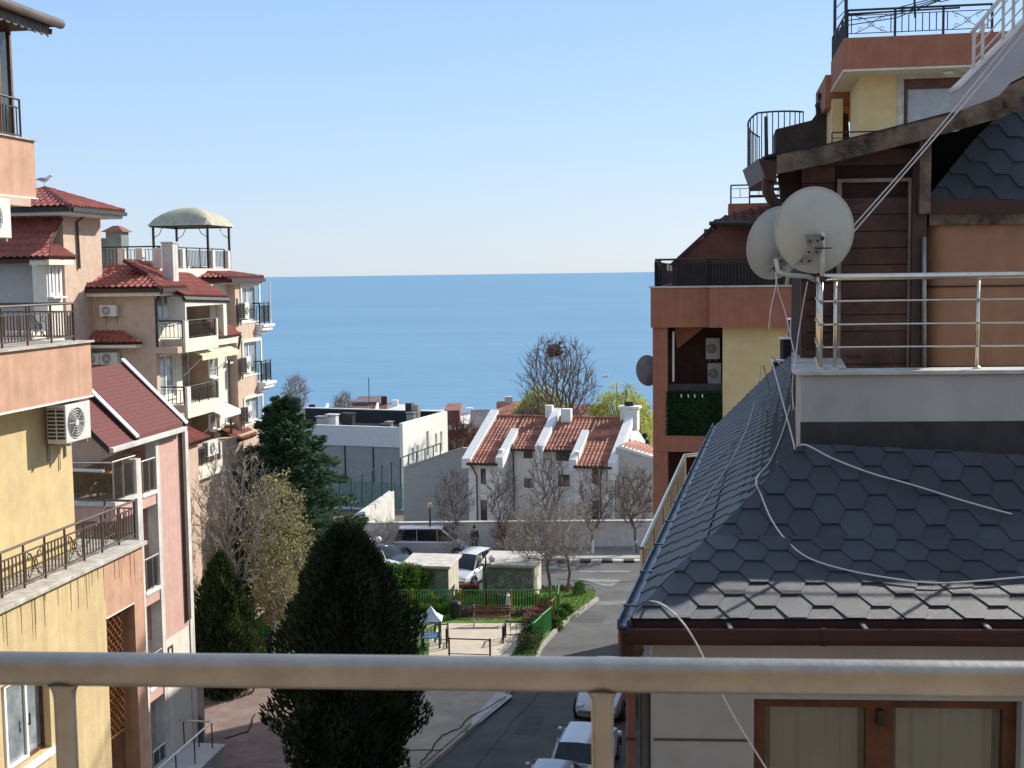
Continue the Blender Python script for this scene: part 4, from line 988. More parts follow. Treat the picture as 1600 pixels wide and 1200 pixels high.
# facade walls
c1 = (uB(213.5), uB(221)); lg = (uB(222.5), uB(245)); c2_ = (uB(245.5), uB(251)); pk = (uB(251), u2 + .0)
uF = uB(300, 900)
zs = [zB(235, 768), zB(235, 922)]; dzs = zs[0] - zs[1]; zs += [zs[1] - dzs, zs[1] - 2 * dzs]
zpb = zB(262, 998)
B_.part(MB().box(vB - 3, vB, pk[0], uB(290, 800), zpb, ze - .14), 'pink_wall', pink)
B_.part(MB().box(vB - 3, vB - .01, pk[0], uB(290, 800), -15.6, zpb - .003), 'plinth_wall', cream)
B_.part(MB().box(vB - 3, vB + .03, uB(290, 800) + .002, uF, -15.6, ze - .14), 'corner_pier', dirty_white)
B_.part(MB().box(vB + .002, vB + .1, uB(284, 800), uB(288.5, 800), zpb + .2, ze - .1), 'downpipe', brown_iron)
B_.part(MB().box(vB - .3, vB + .04, c1[0], c1[1], -15.6, zB(217, 716)), 'column', dirty_white)
B_.part(MB().box(vB - .3, vB + .03, c2_[0], c2_[1] - .002, -15.6, ze - .14), 'column', dirty_white)
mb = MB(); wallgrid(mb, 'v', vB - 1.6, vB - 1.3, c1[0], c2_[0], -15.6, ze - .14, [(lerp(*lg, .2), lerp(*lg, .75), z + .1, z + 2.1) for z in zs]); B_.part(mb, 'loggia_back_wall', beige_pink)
for i, z in enumerate(zs):
    s = B_.part(MB().box(vB - 1.3, vB + .05, lg[0], lg[1], z - .10, z), 'loggia_slab', white)
    B_.part(MB().box(vB - 1.3, vB, lg[0], lg[1], z - .42, z - .103), 'loggia_band', pink, s)
    window(B_, 'v', vB - 1.3, -1, lerp(*lg, .2), lerp(*lg, .75), z + .1, z + 2.1, white, glass_dark, 1)
    th = Thing('glass_balcony_railing', ['glass railing with steel rail on the top loggia of the pink house', 'glass railing of the middle loggia of the pink house', 'glass railing of the lower loggia of the pink house', 'glass railing of the shaded lowest loggia of the pink house'][i], 'railing', (vB, lg[0], z), S, 'glass railings of the pink house')
    th.part(MB().tube([(vB, lg[0] + .03, z + .95), (vB, lg[1] - .03, z + .95)], .03, 8).tube([(vB - .5, lg[0] + .03, z + 1.12), (vB - .5, lg[1], z + 1.12)], .02, 8), 'handrail', steel2)
    th.split(MB().tube([(vB, lerp(*lg, .1), z), (vB, lerp(*lg, .1), z + .95)], .02, 6).tube([(vB, lerp(*lg, .55), z), (vB, lerp(*lg, .55), z + .95)], .02, 6), 'post', steel2)
    th.part(MB().box(vB - .01, vB, lg[0] + .05, lg[1] - .05, z + .08, z + .88), 'glass_panel', glass_smoke)
# corner balcony
ug1 = uB(178, 780); zg = zB(213, 771)
B_.part(MB().box(-21, vB + .06, ug1 - .06, c1[0], zg - .12, zg), 'balcony_slab', dirty_white)
B_.part(MB().box(-21, vB - .02, ug1, c1[0], zg - .55, zg - .123), 'balcony_band', pink)
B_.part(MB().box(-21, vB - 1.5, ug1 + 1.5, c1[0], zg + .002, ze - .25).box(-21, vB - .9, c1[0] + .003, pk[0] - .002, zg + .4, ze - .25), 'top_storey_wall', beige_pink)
B_.part(MB().prism([(ve, ug1 + .3, ze - .26), (vt, ug1 + .3, zt_ - .26), (-21, ug1 + .3, ze + .3), (-21, ug1 + .3, ze - .9), (-17.6, ug1 + .3, ze - .9)], (0, .15, 0)), 'gable_wall', beige)
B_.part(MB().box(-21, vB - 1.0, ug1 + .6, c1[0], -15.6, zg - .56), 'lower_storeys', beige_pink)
B_.part(MB().tube([(vB - 2.6, ug1 - .1, ze - .2), (vB - 2.3, ug1 - .1, ze - .45), (vB - 2.1, ug1 - .15, ze - .75), (vB - .2, ug1 - .1, ze - .80)], .05, 8), 'gutter_pipe', white)
window(B_, 'u', ug1 + 1.5, 1, -20, -18.4, zg + .1, zg + 1.9, white, glass_dark, 1)
th = Thing('glass_balcony_railing', 'smoked glass railing around the corner balcony of the pink house', 'railing', (vB, ug1, zg), S, 'glass railings of the pink house')
hh = zB(178, 722) - zg
hh = S.byv(178, 722, vB).z - zg
th.part(MB().tube([(-20.5, ug1, zg + hh * .93), (vB, ug1, zg + hh), (vB, c1[0], zg + hh)], .028, 8), 'handrail', steel2)
ps = MB()
for t in (0, .45, .95): ps.tube([(vB, lerp(ug1, c1[0], t), zg), (vB, lerp(ug1, c1[0], t), zg + hh)], .02, 6)
for v in (-17.6, -18.9, -20.2): ps.tube([(v, ug1, zg), (v, ug1, zg + hh * .95)], .02, 6)
th.split(ps, 'post', steel2)
gp = MB()
for a, b_ in ((-20.2, -18.95), (-18.85, -17.65), (-17.55, vB - .06)): gp.box(a, b_, ug1 - .005, ug1 + .005, zg + .08, zg + hh * .85)
for a, b_ in ((.03, .42), (.48, .92)): gp.box(vB - .005, vB + .005, lerp(ug1, c1[0], a), lerp(ug1, c1[0], b_), zg + .08, zg + hh * .85)
th.split(gp, 'glass_panel', glass_smoke)
# chair and table
wick = mat('golden_wicker', (.62, .42, .14), .6, var=.3, scale=20, bump=.4)
tb = S.byu(162, 782, ug1 + .55); Tt = Thing('balcony_table', 'golden wicker table with square top on the glass balcony of the pink house', 'table', (tb.x, tb.y, zg), S)
Tt.part(MB().box(tb.x - .38, tb.x + .38, tb.y - .3, tb.y + .3, zg + .70, zg + .74), 'table_top', wick, bevel=.01)
ps = MB()
for a in (-.3, .3):
    for b2_ in (-.22, .22): ps.tube([(tb.x + a, tb.y + b2_, zg), (tb.x + a * .9, tb.y + b2_ * .9, zg + .70)], .025, 6)
Tt.split(ps, 'leg', wick)
cb = S.byu(139, 782, ug1 + .6); Cc = Thing('wicker_armchair', 'golden wicker armchair with curved back beside the table on the glass balcony', 'armchair', (cb.x, cb.y, zg), S)
Cc.part(MB().box(cb.x - .25, cb.x + .25, cb.y - .25, cb.y + .25, zg + .38, zg + .44), 'seat', wick, bevel=.01)
bk = MB(); pr = [(-.27, .26), (-.33, .1), (-.32, -.1), (-.22, -.25), (0, -.3), (.22, -.25)]
for (a, b2_), (c, d) in zip(pr[:-1], pr[1:]): bk.prism([(cb.x + a, cb.y + b2_, zg + .40), (cb.x + c, cb.y + d, zg + .40), (cb.x + c * 1.1, cb.y + d * 1.1, zg + .86), (cb.x + a * 1.1, cb.y + b2_ * 1.1, zg + .84)], (.02, .02, 0))
Cc.part(bk, 'backrest', wick)
ps = MB()
for a in (-.2, .2):
    for b2_ in (-.2, .2): ps.tube([(cb.x + a, cb.y + b2_, zg), (cb.x + a, cb.y + b2_, zg + .38)], .02, 6)
Cc.split(ps, 'leg', wick)
# low terrace in front
tc_ = S.l(at_z(350, 1163, -14.25)); dk = mat('shaded_render', (.30, .29, .30), .9)
B_.part(MB().box(vB - .0, tc_.x, tc_.y - 6.5, tc_.y, -15.5, -14.32), 'ground_terrace', wallgrey)
B_.part(MB().box(vB, tc_.x + .05, tc_.y - 6.5, tc_.y + .03, -14.317, -14.25), 'terrace_coping', concrete_pale)
th = Thing('steel_terrace_railing', 'steel railing on the shaded ground terrace at the foot of the pink house', 'railing', (tc_.x, tc_.y, -14.25), S)
cz = -14.25
th.part(MB().tube([(vB + .05, tc_.y - .3, cz + .8), (tc_.x - .25, tc_.y - .3, cz + .8), (tc_.x - .25, tc_.y - 6, cz + .8)], .03, 8), 'handrail', steel2)
ps = MB()
for v in (vB + .2, (vB + tc_.x) / 2): ps.tube([(v, tc_.y - .3, cz), (v, tc_.y - .3, cz + .8)], .02, 6)
for k in range(5): ps.tube([(tc_.x - .25, tc_.y - .3 - k * 1.3, cz), (tc_.x - .25, tc_.y - .3 - k * 1.3, cz + .8)], .02, 6)
th.split(ps, 'post', dark_iron)
wd0 = uB(304, 1120, vB - .3)
B_.part(MB().box(vB - 3, vB - .35, uF + .002, uF + 1.4, -15.6, zB(302, 1075)), 'annex', concrete)
B_.part(MB().box(vB - .346, vB - .32, uF + .3, uF + 1.2, -15.5, zB(302, 1095)), 'annex_door', glass_dark)
window(B_, 'v', vB - .01 + .12, -1, uB(263, 1030), uB(271, 1030), zB(262, 1060), zB(262, 1012), brown_frame, glass_dark, 0)
# ================================================================ BEIGE APARTMENT HOUSE with gazebo (building D) and its taller wing
def bv(px, py, v): return S.byv(px, py, v)
def bu_(px, py, u): return S.byu(px, py, u)
vD = -22.0                                            # street facade
D = Thing('beige_apartment_house', 'beige apartment house with red tiled roofs and a roof terrace towards the sea', 'apartment house', (-24, 50, -16), S)
uD = bv(242, 500, vD).y
GZ = -16.4
e1 = bu_(132, 452, uD); zE1 = bu_(242, 447, uD).z
vl = bu_(118, 480, uD).x
front = MB(); wallgrid(front, 'u', uD, uD + .3, vl, vD, GZ, zE1)
D.part(front, 'front_wall', beige)
# street facade from uD to the bay, with window opening
bay0 = bv(357, 500, vD).y; bay1 = bv(399, 480, vD + .35).y
wA = (bv(246, 480, vD).y, bv(272, 480, vD).y); fl1 = bv(290, 541, vD + 1).z; fl2 = bv(310, 640, vD + 1).z; fl0 = fl1; st_ = fl1 - fl2
fl3 = fl2 - st_
zb1 = bv(258, 506, vD).z; zt1 = bv(258, 450, vD).z
lgu = (bv(277, 500, vD).y, bv(341, 500, vD).y)
ops = [(wA[0], wA[1], zb1, zt1 - .05)]
for f in (fl1, fl2, fl3): ops.append((lgu[0] + .3, lgu[1] - .2, f + .05, f + 2.35))
ops += [(wA[0], wA[1], f + .55, f + 2.3) for f in (fl2,)]
mb = MB(); wallgrid(mb, 'v', vD - .3, vD, uD + .302, bay0, GZ, zE1 - .0, ops); D.part(mb, 'street_wall', cream)
D.part(MB().box(vD - 3.4, vD - 3.1, uD + .3, bay0, GZ, zE1).box(vD - 3.1, vD - .302, lgu[0] - .1, lgu[0], GZ, zE1).box(vD - 3.1, vD - .302, lgu[1], lgu[1] + .1, GZ, zE1), 'inner_wall', beige)
fs = MB()
for f in (fl1, fl2, fl3): fs.box(vD - 3.1, vD - .302, lgu[0], lgu[1], f - .2, f)
D.split(fs, 'floor_slab', cream)
for f in (fl1, fl2, fl3):
    window(D, 'v', vD - 2.2, -1, lerp(*lgu, .15), lerp(*lgu, .45), f, f + 2.1, white, glass_pale, 1)
    window(D, 'v', vD - 1.2, -1, lerp(*lgu, .55), lerp(*lgu, .93), f + .0, f + 2.1, white, glass_pale, 1)
window(D, 'v', vD, -1, wA[0], wA[1], zb1, zt1 - .05, white, glass_pale, 1, 0, fw=.1, sill=white)
window(D, 'v', vD, -1, wA[0], wA[1], fl2 + .55, fl2 + 2.3, white, glass_pale, 1, 0, fw=.1, sill=white)
D.part(MB().box(vD - .01, vD + .02, lgu[0] + .25, lgu[0] + .8, fl1 + .05, fl1 + 2.1), 'white_door', white)
# balconies
for i, (f, pxl) in enumerate(((fl1, 226), (fl2, 250), (fl3, 262))):
    u0b = bv(290, 541, vD + 1.0).y; u1b = bv(341, 520, vD + 1.0).y
    hb = .62 if i < 2 else .5
    bs = D.part(MB().box(vD + .002, vD + 1.0, u0b, u1b, f - .25, f), 'balcony_slab', cream if i else cream)
    D.part(MB().box(vD + .9, vD + 1.0, u0b, u1b, f + .002, f + .28).box(vD + .9, vD + 1.0, u0b, u0b + .35, f + .28, f + 1.0).box(vD + .9, vD + 1.0, u1b - .15, u1b, f + .28, f + 1.0), 'balcony_parapet', cream, bs)
    D.part(MB().box(vD - 1.3, vD + .898, u0b, u0b + .12, f - .25, f + .28).box(vD - 1.3, vD + .9, u0b + .122, uD - .002, f - .25, f), 'balcony_end', beige, bs)
    nmz = ['iron balcony railing with white door behind on the upper floor of the beige house', 'iron balcony railing under the cream awning on the middle floor of the beige house', 'iron balcony railing on the lower floor of the beige house half behind the pink roof'][i]
    railing('iron_railing', nmz, [(vD - 1.2, u0b + .06, f + .05), (vD + .85, u0b + .06, f + .05), (vD + .93, u0b + .4, f + .05), (vD + .93, u1b - .2, f + .05)], .95, dark_iron, post=1.0, bar=.17, fr=S, group='iron balcony railings of the beige house', rtop=.03, rpost=.025, rbar=.012, low=.3, split=False)
# awnings
for i, (f, lbl) in enumerate(((fl2, 'cream awning folded out over the middle balcony'), (fl3, 'white awning folded out over the lower balcony'))):
    a0 = (lgu[0] + .2) if i == 0 else lerp(*lgu, .45); a1 = lgu[1] - .1
    am = mat('awning_cream', (.72, .66, .45), .8) if i == 0 else white
    aw = MB().prism([(vD + .02, a0, f + 2.55), (vD + .95, a0, f + 2.15), (vD + .95, a0, f + 1.95), (vD + .93, a0, f + 1.95), (vD + .93, a0, f + 2.13), (vD + .02, a0, f + 2.5)], (0, a1 - a0, 0))
    tt = Thing('awning', lbl, 'awning', (vD, a0, f + 2.5), S, 'awnings of the beige house'); tt.part(aw, 'canopy', am)
    tt.split(MB().tube([(vD + .02, a0 + .2, f + 1.3), (vD + .9, a0 + .2, f + 2.1)], .02, 5).tube([(vD + .02, a1 - .2, f + 1.3), (vD + .9, a1 - .2, f + 2.1)], .02, 5), 'arm', white)
# narrow windows on the cream wall
for (pa, pb, ya, yb) in ((352, 359, 534, 566), (352, 359, 632, 662), (327, 336, 645, 672), (327, 336, 550, 590)):
    q0 = bv(pa, yb, vD + .0); q1 = bv(pb, ya, vD + .0)
    window(D, 'v', vD + .14, -1, q0.y, q1.y, q0.z, q1.z, white, glass_pale, 0, 0, fw=.06, sill=white)
# sea-side bay
zE2 = bv(411, 440, vD).z
bw = (bv(366, 480, vD).y, bv(393, 480, vD).y)
fz = [(bv(380, 502, vD).z, bv(380, 447, vD).z), (bv(380, 585, vD).z, bv(380, 534, vD).z), (bv(380, 661, vD).z, bv(380, 622, vD).z)]
mb = MB(); wallgrid(mb, 'v', vD - .28, vD + .35, bay0 + .002, bay1, GZ, zE2, [(bw[0], bw[1], a, b) for a, b in fz]); D.part(mb, 'bay_wall', beige)
D.part(MB().box(vD - 6, vD - .282, bay0 + .002, bay1, GZ, zE2), 'rear_block', beige)
tr_ = MB()
for a, b in fz: 
    tr_.box(vD + .352, vD + .40, bw[0] - .16, bw[0], a - .1, b + .1); tr_.box(vD + .352, vD + .40, bw[1], bw[1] + .16, a - .1, b + .1); tr_.box(vD + .352, vD + .40, bw[0], bw[1], b, b + .14)
    window(D, 'v', vD + .30, -1, bw[0], bw[1], a, b, white, glass_pale, 1, 0, fw=.09, sill=white)
D.split(tr_, 'window_surround', cream)
for k, (a, b) in enumerate(fz):
    q = bv(360, 495, vD + .35)
    ac_unit(['small air conditioner beside the top bay window of the beige house', 'small air conditioner beside the middle bay window of the beige house', 'small air conditioner beside the lowest bay window of the beige house'][k], (vD + .35, bw[0] - .55, a + .15), 'v', wd=.5, ht=.75, dp=.3)
# corner balconies with corbels at the sea end
for k, y_ in enumerate((500, 590)):
    zc_ = bv(411, y_ + 6, vD + .35).z; ub = bay1
    mbb = MB(); mbb.box(vD - .3, vD + .75, ub + .002, ub + 1.5, zc_ - .12, zc_)
    for j in range(4): mbb.box(vD - .3, vD + .68 - j * .17, ub + .002, ub + 1.35 - j * .3, zc_ - .12 - .16 * (j + 1), zc_ - .122 - .16 * j)
    D.part(mbb, 'corbelled_balcony', white, None)
    railing('iron_railing', ['iron railing of the upper corbelled corner balcony facing the sea', 'iron railing of the lower corbelled corner balcony facing the sea'][k], [(vD + .1, ub + .1, zc_), (vD + .5, ub + .1, zc_), (vD + .5, ub + 1.4, zc_)], 1.0, dark_iron, post=.7, bar=.13, fr=S, group='iron balcony railings of the beige house', rtop=.03, rpost=.03, rbar=.014, split=False)
D.part(MB().tube([(vD + .6, bay1 + 1.3, bv(411, 506, vD + .35).z), (vD + .6, bay1 + 1.3, zE2)], .05, 8), 'balcony_column', white)
# roofs
def P3(v, u, z): return Vector((v, u, z))
def hip(name, v0, v1, ua, ub, ze, rv, ru0, ru1, zr, pitch=.24, parent=None, th=None, m=tile_red, faces=('front', 'street')):
    """eave rectangle v0..v1 x ua..ub, ridge from (rv,ru0) to (rv,ru1)"""
    th = th or D
    a, b, c, d = P3(v0, ua, ze), P3(v1, ua, ze), P3(v1, ub, ze), P3(v0, ub, ze); r0_, r1_ = P3(rv, ru0, zr), P3(rv, ru1, zr)
    mk = {'front': [a, b, r0_], 'street': [b, c, r1_, r0_], 'back': [c, d, r1_], 'rear': [d, a, r0_, r1_]}
    o = None
    for f in faces: o = tile_roof(th, name, mk[f], m, pitch, .36, parent=parent)
    rm = MB(); ridge_tiles(rm, b, r0_, .09); ridge_tiles(rm, r0_, r1_, .1)
    if 'back' in faces or (r1_ - r0_).length > 0: ridge_tiles(rm, c, r1_, .09)
    th.part(rm, 'ridge_tiles', m, o)
    th.part(MB().box(v1 - .02, v1 + .1, ua, ub, ze - .22, ze - .06).box(v0, v1 - .02, ua - .1, ua + .02, ze - .22, ze - .06), 'eave_gutter', maroon_trim, o)
    th.part(MB().box(v0, v1 - .03, ua + .03, ub, ze - .3, ze - .1), 'soffit', cream, o)
    return o
uR0 = uD - .5; zev = bu_(135, 450, uR0).z; zr1 = bu_(190, 416, uR0 + 2.3).z
uR1 = bv(292, 441, vD + .5).y
tl_ = bu_(166, 418, uR0 + 2.6); tr__ = bu_(216, 416, uR0 + 2.6); el_ = bu_(132, 452, uR0); er_ = P3(vD + .5, uR0, zev)
pl1 = [P3(el_.x, uR0, zev), er_, P3(tr__.x, uR0 + 2.6, tr__.z), P3(tl_.x, uR0 + 2.6, tr__.z)]
o = tile_roof(D, 'roof', pl1, tile_red, .26, .36)
pl2 = [er_, P3(vD + .5, uR1, zev), P3(tr__.x, uR1 + 1.5, tr__.z), P3(tr__.x, uR0 + 2.6, tr__.z)]
tile_roof(D, 'roof', pl2, tile_red, .26, .36)
rm = MB(); ridge_tiles(rm, er_, pl1[2], .09); ridge_tiles(rm, pl1[3], pl1[2], .09); D.part(rm, 'ridge_tiles', tile_red, o)
D.part(MB().box(el_.x, vD + .55, uR0 - .08, uR0 + .03, zev - .2, zev - .05).box(vD + .45, vD + .6, uR0 + .03, uR1, zev - .2, zev - .05), 'eave_gutter', maroon_trim, o)
D.part(MB().box(el_.x, vD + .44, uR0 + .04, uR1, zev - .34, zev - .12), 'soffit', cream, o)
# roof over the loggia
zl = bv(357, 464, vD + .9).z; l0 = bv(290, 452, vD + .9).y
pl3 = [P3(vD + .9, l0 - .2, zl + .15), P3(vD + .9, bv(357, 464, vD + .9).y, zl), P3(vD - 1.6, bv(357, 464, vD + .9).y, zl + 1.45), P3(vD - 1.6, l0 - .2, zl + 1.6)]
o = tile_roof(D, 'roof', pl3, tile_red, .22, .36); D.part(MB().prism([pl3[0] - Z * .03, pl3[1] - Z * .03, pl3[1] + Vector((.1, 0, -.15)), pl3[0] + Vector((.1, 0, -.15))], (-.1, 0, -.08)), 'eave_gutter', dark_iron, o)
D.part(MB().box(vD + .1, vD + .85, l0, l0 + .12, fl1 + .9, zl + .1).box(vD + .6, vD + .85, l0 + .12, bv(355, 464, vD + .9).y, zl - .3, zl - .1).box(vD + .6, vD + .85, bv(350, 464, vD + .9).y, bv(355, 464, vD + .9).y, fl1 + .2, zl - .3).box(vD + .3, vD + .5, lerp(*lgu, .62), lerp(*lgu, .72), fl1 + .1, zl - .3), 'loggia_frame', cream)
zl2 = bv(376, 524, vD + .8).z; s0 = bv(343, 524, vD + .8).y; s1 = bv(377, 524, vD + .8).y
pl4 = [P3(vD + .8, s0, zl2 + .05), P3(vD + .8, s1, zl2 + .05), P3(vD + .0, s1 - .4, zl2 + .75), P3(vD + .0, s0, zl2 + .75)]
o = tile_roof(D, 'roof', pl4, tile_red, .22, .36); D.part(MB().box(vD + .36, vD + .76, s0, s1 - .1, zl2 - .3, zl2 - .06), 'soffit', cream, o)
D.part(MB().tube([(vD + .82, s1 - .1, zl2), (vD + .75, s1 - .3, zl2 - .6), (vD + .42, s1 - .6, zl2 - .9), (vD + .42, s1 - .6, GZ + 1)], .06, 8), 'downpipe', brown_iron)
D.part(MB().tube([(vD + .52, uR0 + .1, zev - .15), (vD + .1, uR0 + .45, zev - .55), (vD + .08, uR0 + .47, fl1)], .05, 8), 'downpipe', dark_iron)
D.part(MB().tube([(vD + .55, bv(352, 470, vD).y, zl - .1), (vD + .55, bv(352, 470, vD).y, zl2 + .5)], .04, 8), 'downpipe', dark_iron)
# sea-end hipped roof
zr_ = bv(350, 423, vD - 1.8).z
hip('roof', vD - 4.6, vD + .6, bay0 - 1.2, bv(412, 440, vD + .6).y, zE2 + .22, vD - 1.9, bay0 + .6, bay1 - .8, zr_ + .1, .24, faces=('front', 'street', 'back'))
# lean-to over the front wall
zc4 = bu_(210, 535, uD - .6).z
pl5 = [P3(bu_(128, 533, uD - .6).x, uD - .6, zc4), P3(bu_(222, 533, uD - .6).x, uD - .6, zc4), P3(bu_(190, 520, uD - .02).x, uD - .02, zc4 + .42), P3(bu_(150, 520, uD - .02).x, uD - .02, zc4 + .42)]
o = tile_roof(D, 'porch_roof', pl5, tile_red, .24, .3); D.part(MB().box(pl5[0].x, pl5[1].x - .25, uD - .58, uD - .002, zc4 - .22, zc4 - .1), 'porch_soffit', cream, o)
# roof terrace
zf = bu_(300, 419, uD + 4).z; vt1 = bv(357, 418, vD - 1.0)
ut0 = uD + 2.3; ut1 = bv(357, 418, vD - .9).y
D.part(MB().box(vD - 6.2, vD - .85, ut0, ut1, zE1 - .3, zf), 'roof_terrace', cream)
pil = MB(); zp = bu_(300, 388, uD + 4).z
pv = [bu_(px, 400, ut0 + .15).x for px in (191, 219, 245, 250)]
for v in pv: pil.box(v - .14, v + .14, ut0, ut0 + .28, zf, zp)
pu = [bv(px, 400, vD - 1.0).y for px in (283, 330, 354)]
for u in pu: pil.box(vD - 1.14, vD - .86, u - .14, u + .14, zf, zp)
D.split(pil, 'terrace_pillar', cream, bevel=.02)
railing('iron_railing', 'iron railing between the pillars of the roof terrace under the gazebo', [(pv[0] - 1.2, ut0 + .14, zf), (pv[-1], ut0 + .14, zf), (vD - 1.0, ut0 + .4, zf), (vD - 1.0, ut1 - .2, zf)], .9, dark_iron, post=1.5, bar=.16, fr=S, group=None, rtop=.03, rpost=.03, rbar=.012, low=.12, split=False)
# chimneys
cb_ = bu_(264, 380, uD + 1.6)
q0, q1 = bu_(254, 430, uD + 1.6), bu_(271, 430, uD + 1.6)
D.part(MB().box(q0.x, q1.x, uD + 1.6, uD + 2.1, zE1 - .2, cb_.z).box(q0.x - .04, q1.x + .04, uD + 1.56, uD + 2.14, cb_.z, cb_.z + .06), 'chimney', dirty_white)
q0, q1 = bu_(167, 415, uD + 3.5), bu_(191, 415, uD + 3.5); zz = bu_(180, 362, uD + 3.5).z
ch = D.part(MB().box(q0.x, q1.x, uD + 3.5, uD + 4.2, zE1 - .2, zz), 'chimney', mat('grey_green_render', (.20, .23, .22), .9))
c_ = (q0.x + q1.x) / 2; cu = uD + 3.85
D.part(MB().hull4([(q0.x - .15, uD + 3.35, zz), (q1.x + .15, uD + 3.35, zz), (q1.x + .15, uD + 4.35, zz), (q0.x - .15, uD + 4.35, zz)], [(c_ - .12, cu - .12, zz + .26), (c_ + .12, cu - .12, zz + .26), (c_ + .12, cu + .12, zz + .26), (c_ - .12, cu + .12, zz + .26)]), 'chimney_cap', tile_red, ch)
D.part(MB().box(bu_(150, 400, uD + 4.3).x, bu_(178, 400, uD + 4.3).x, uD + 4.3, uD + 4.5, zf, bu_(160, 372, uD + 4.3).z), 'stair_block', mat('grey_green_render', (.20, .23, .22), .9))
# air conditioners on the front wall
q = bu_(162, 494, uD); t = bu_(187, 476, uD); ac_unit('air conditioner high on the shaded front wall of the beige house', (q.x, uD, q.z), 'u', wd=t.x - q.x, ht=t.z - q.z, dp=.25)
q = bu_(162, 569, uD); t = bu_(189, 550, uD); ac_unit('air conditioner under the little porch roof on the front wall of the beige house', (q.x, uD, q.z), 'u', wd=t.x - q.x, ht=t.z - q.z, dp=.25)
q = bu_(141, 569, uD); t = bu_(153, 551, uD); ac_unit('narrow air conditioner nearest the salmon terrace on the beige house front wall', (q.x, uD, q.z), 'u', wd=t.x - q.x + .2, ht=t.z - q.z, dp=.25)
# gazebo
gzth = Thing('garden_gazebo', 'roof terrace gazebo with domed cream canopy on dark posts', 'gazebo', (vD - 2.6, ut0 + 1.8, zf), S)
gp = []
ga = [bu_(242, 354, ut0 + .5), bu_(353, 354, ut0 + .5)]
gw = (bv(357, 354, vD - 1.15).y)
gx1 = vD - .95; gy0 = bv(324, 354, gx1).y; gy1 = bv(356, 354, gx1).y + .1; gx0 = bu_(239, 354, gy0).x; ut1 = gy1
gzt = bu_(242, 354, gy0).z; ztop_ = bu_(298, 325, (gy0 + gy1) / 2).z
ps = MB()
for x in (gx0, gx1):
    for y in (gy0, gy1): ps.bar((x, y, zf), (x, y, gzt), .09)
gzth.split(ps, 'post', dark_iron)
fm = MB(); fm.bar((gx0 - .1, gy0 - .1, gzt), (gx1 + .1, gy0 - .1, gzt), .07); fm.bar((gx1 + .1, gy0 - .1, gzt), (gx1 + .1, gy1 + .1, gzt), .07); fm.bar((gx0 - .1, gy1 + .1, gzt), (gx1 + .1, gy1 + .1, gzt), .07); fm.bar((gx0 - .1, gy0 - .1, gzt), (gx0 - .1, gy1 + .1, gzt), .07)
gzth.part(fm, 'top_frame', dark_iron)
cn = MB(); nn = 12; cx, cy = (gx0 + gx1) / 2, (gy0 + gy1) / 2; hx, hy = (gx1 - gx0) / 2 + .2, (gy1 - gy0) / 2 + .2
for i in range(nn + 1):
    for j in range(nn + 1):
        a, b = i / nn * 2 - 1, j / nn * 2 - 1; t = max(abs(a), abs(b)); cn.v.append((cx + a * hx, cy + b * hy, gzt + .02 + (ztop_ - gzt) * (math.cos(t * math.pi / 2) ** .7 if t < 1 else 0)))
for i in range(nn):
    for j in range(nn): a = i * (nn + 1) + j; cn.f.append((a, a + 1, a + nn + 2, a + nn + 1))
cn.g = [(0, 0)]
gzth.part(cn, 'canopy', mat('canopy_cloth', (.42, .40, .30), .85, var=.12), auto=30)
sc = MB()
for x, sx in ((gx0, 1), (gx1, -1)):
    for y in (gy0, gy1): sc.tube([(x + sx * .05, y, gzt - .5), (x + sx * .3, y, gzt - .35), (x + sx * .45, y, gzt - .05)], .018, 5)
gzth.split(sc, 'brace', dark_iron)
# lower beige annexe below with small red roofs
ua_ = bv(330, 700, vD + 1.5).y
vx = vD + 1.6
uA0 = bv(300, 720, vx).y - 1
D.part(MB().box(vD - 1, vx, uA0, uA0 + 1.6, GZ, bv(302, 686, vx).z), 'annexe', beige)
zz = bv(302, 688, vx).z
p5_ = [P3(vx + .3, uA0 - .2, zz), P3(vx + .3, bv(328, 690, vx + .3).y, zz), P3(vx - .6, bv(328, 690, vx + .3).y - .2, zz + .5), P3(vx - .6, uA0 - .2, zz + .5)]
tile_roof(D, 'annexe_roof', p5_, tile_red, .22, .3)
D.part(MB().box(vD + .002, vx - .9, uA0 + 1.602, bay0 + 1.2, GZ, bv(350, 700, vx).z), 'annexe', beige)
q = bv(326, 722, vx); t = bv(336, 704, vx)
ac_unit('air conditioner low down on the beige annexe behind the bare branches', (vx - .9, bv(314, 722, vx - .9).y, q.z), 'v', wd=1.1, ht=.62, dp=.25)
vx = vD + .7; zz = bv(385, 683, vx).z
p6_ = [P3(vx + .1, bv(370, 683, vx).y, zz), P3(vx + .1, bv(398, 683, vx).y, zz), P3(vx - .8, bv(402, 683, vx).y, zz + .55), P3(vx - .8, bv(366, 683, vx).y, zz + .55)]
tile_roof(D, 'annexe_roof', p6_, tile_orange, .22, .3)

# ---------------------------------------------------------------- taller wing D2
vK = -24.6
K = Thing('tall_beige_wing', 'tall plain beige apartment wing with hipped red roofs behind the salmon terraces', 'apartment house', (-27, 46, -16), S)
uK1 = bv(159, 400, vK).y; zK = bv(159, 334, vK).z; uK0 = bv(100, 400, vK).y
K.part(MB().box(-33, vK, uK0, uK1, GZ, zK), 'tower_wall', beige)
K.part(MB().tube([(vK + .35, uK0 + 1.2, zK - .1), (vK + .06, uK0 + 1.0, zK - .4), (vK + .06, uK0 + 1.05, bv(146, 420, vK).z)], .05, 8), 'downpipe', brown_iron)
ez = zK + .1; ek = P3(vK + .8, uK1 + .5, ez); ef = P3(vK + .8, uK0 - .9, ez)
pk_ = bv(70, 293, vK - 2.2); apex = P3(vK - 2.1, (uK0 + uK1) / 2, 0); apex.z = S.byu(70, 294, apex.y).z
l_ = S.byu(12, 329, uK0 - .9)
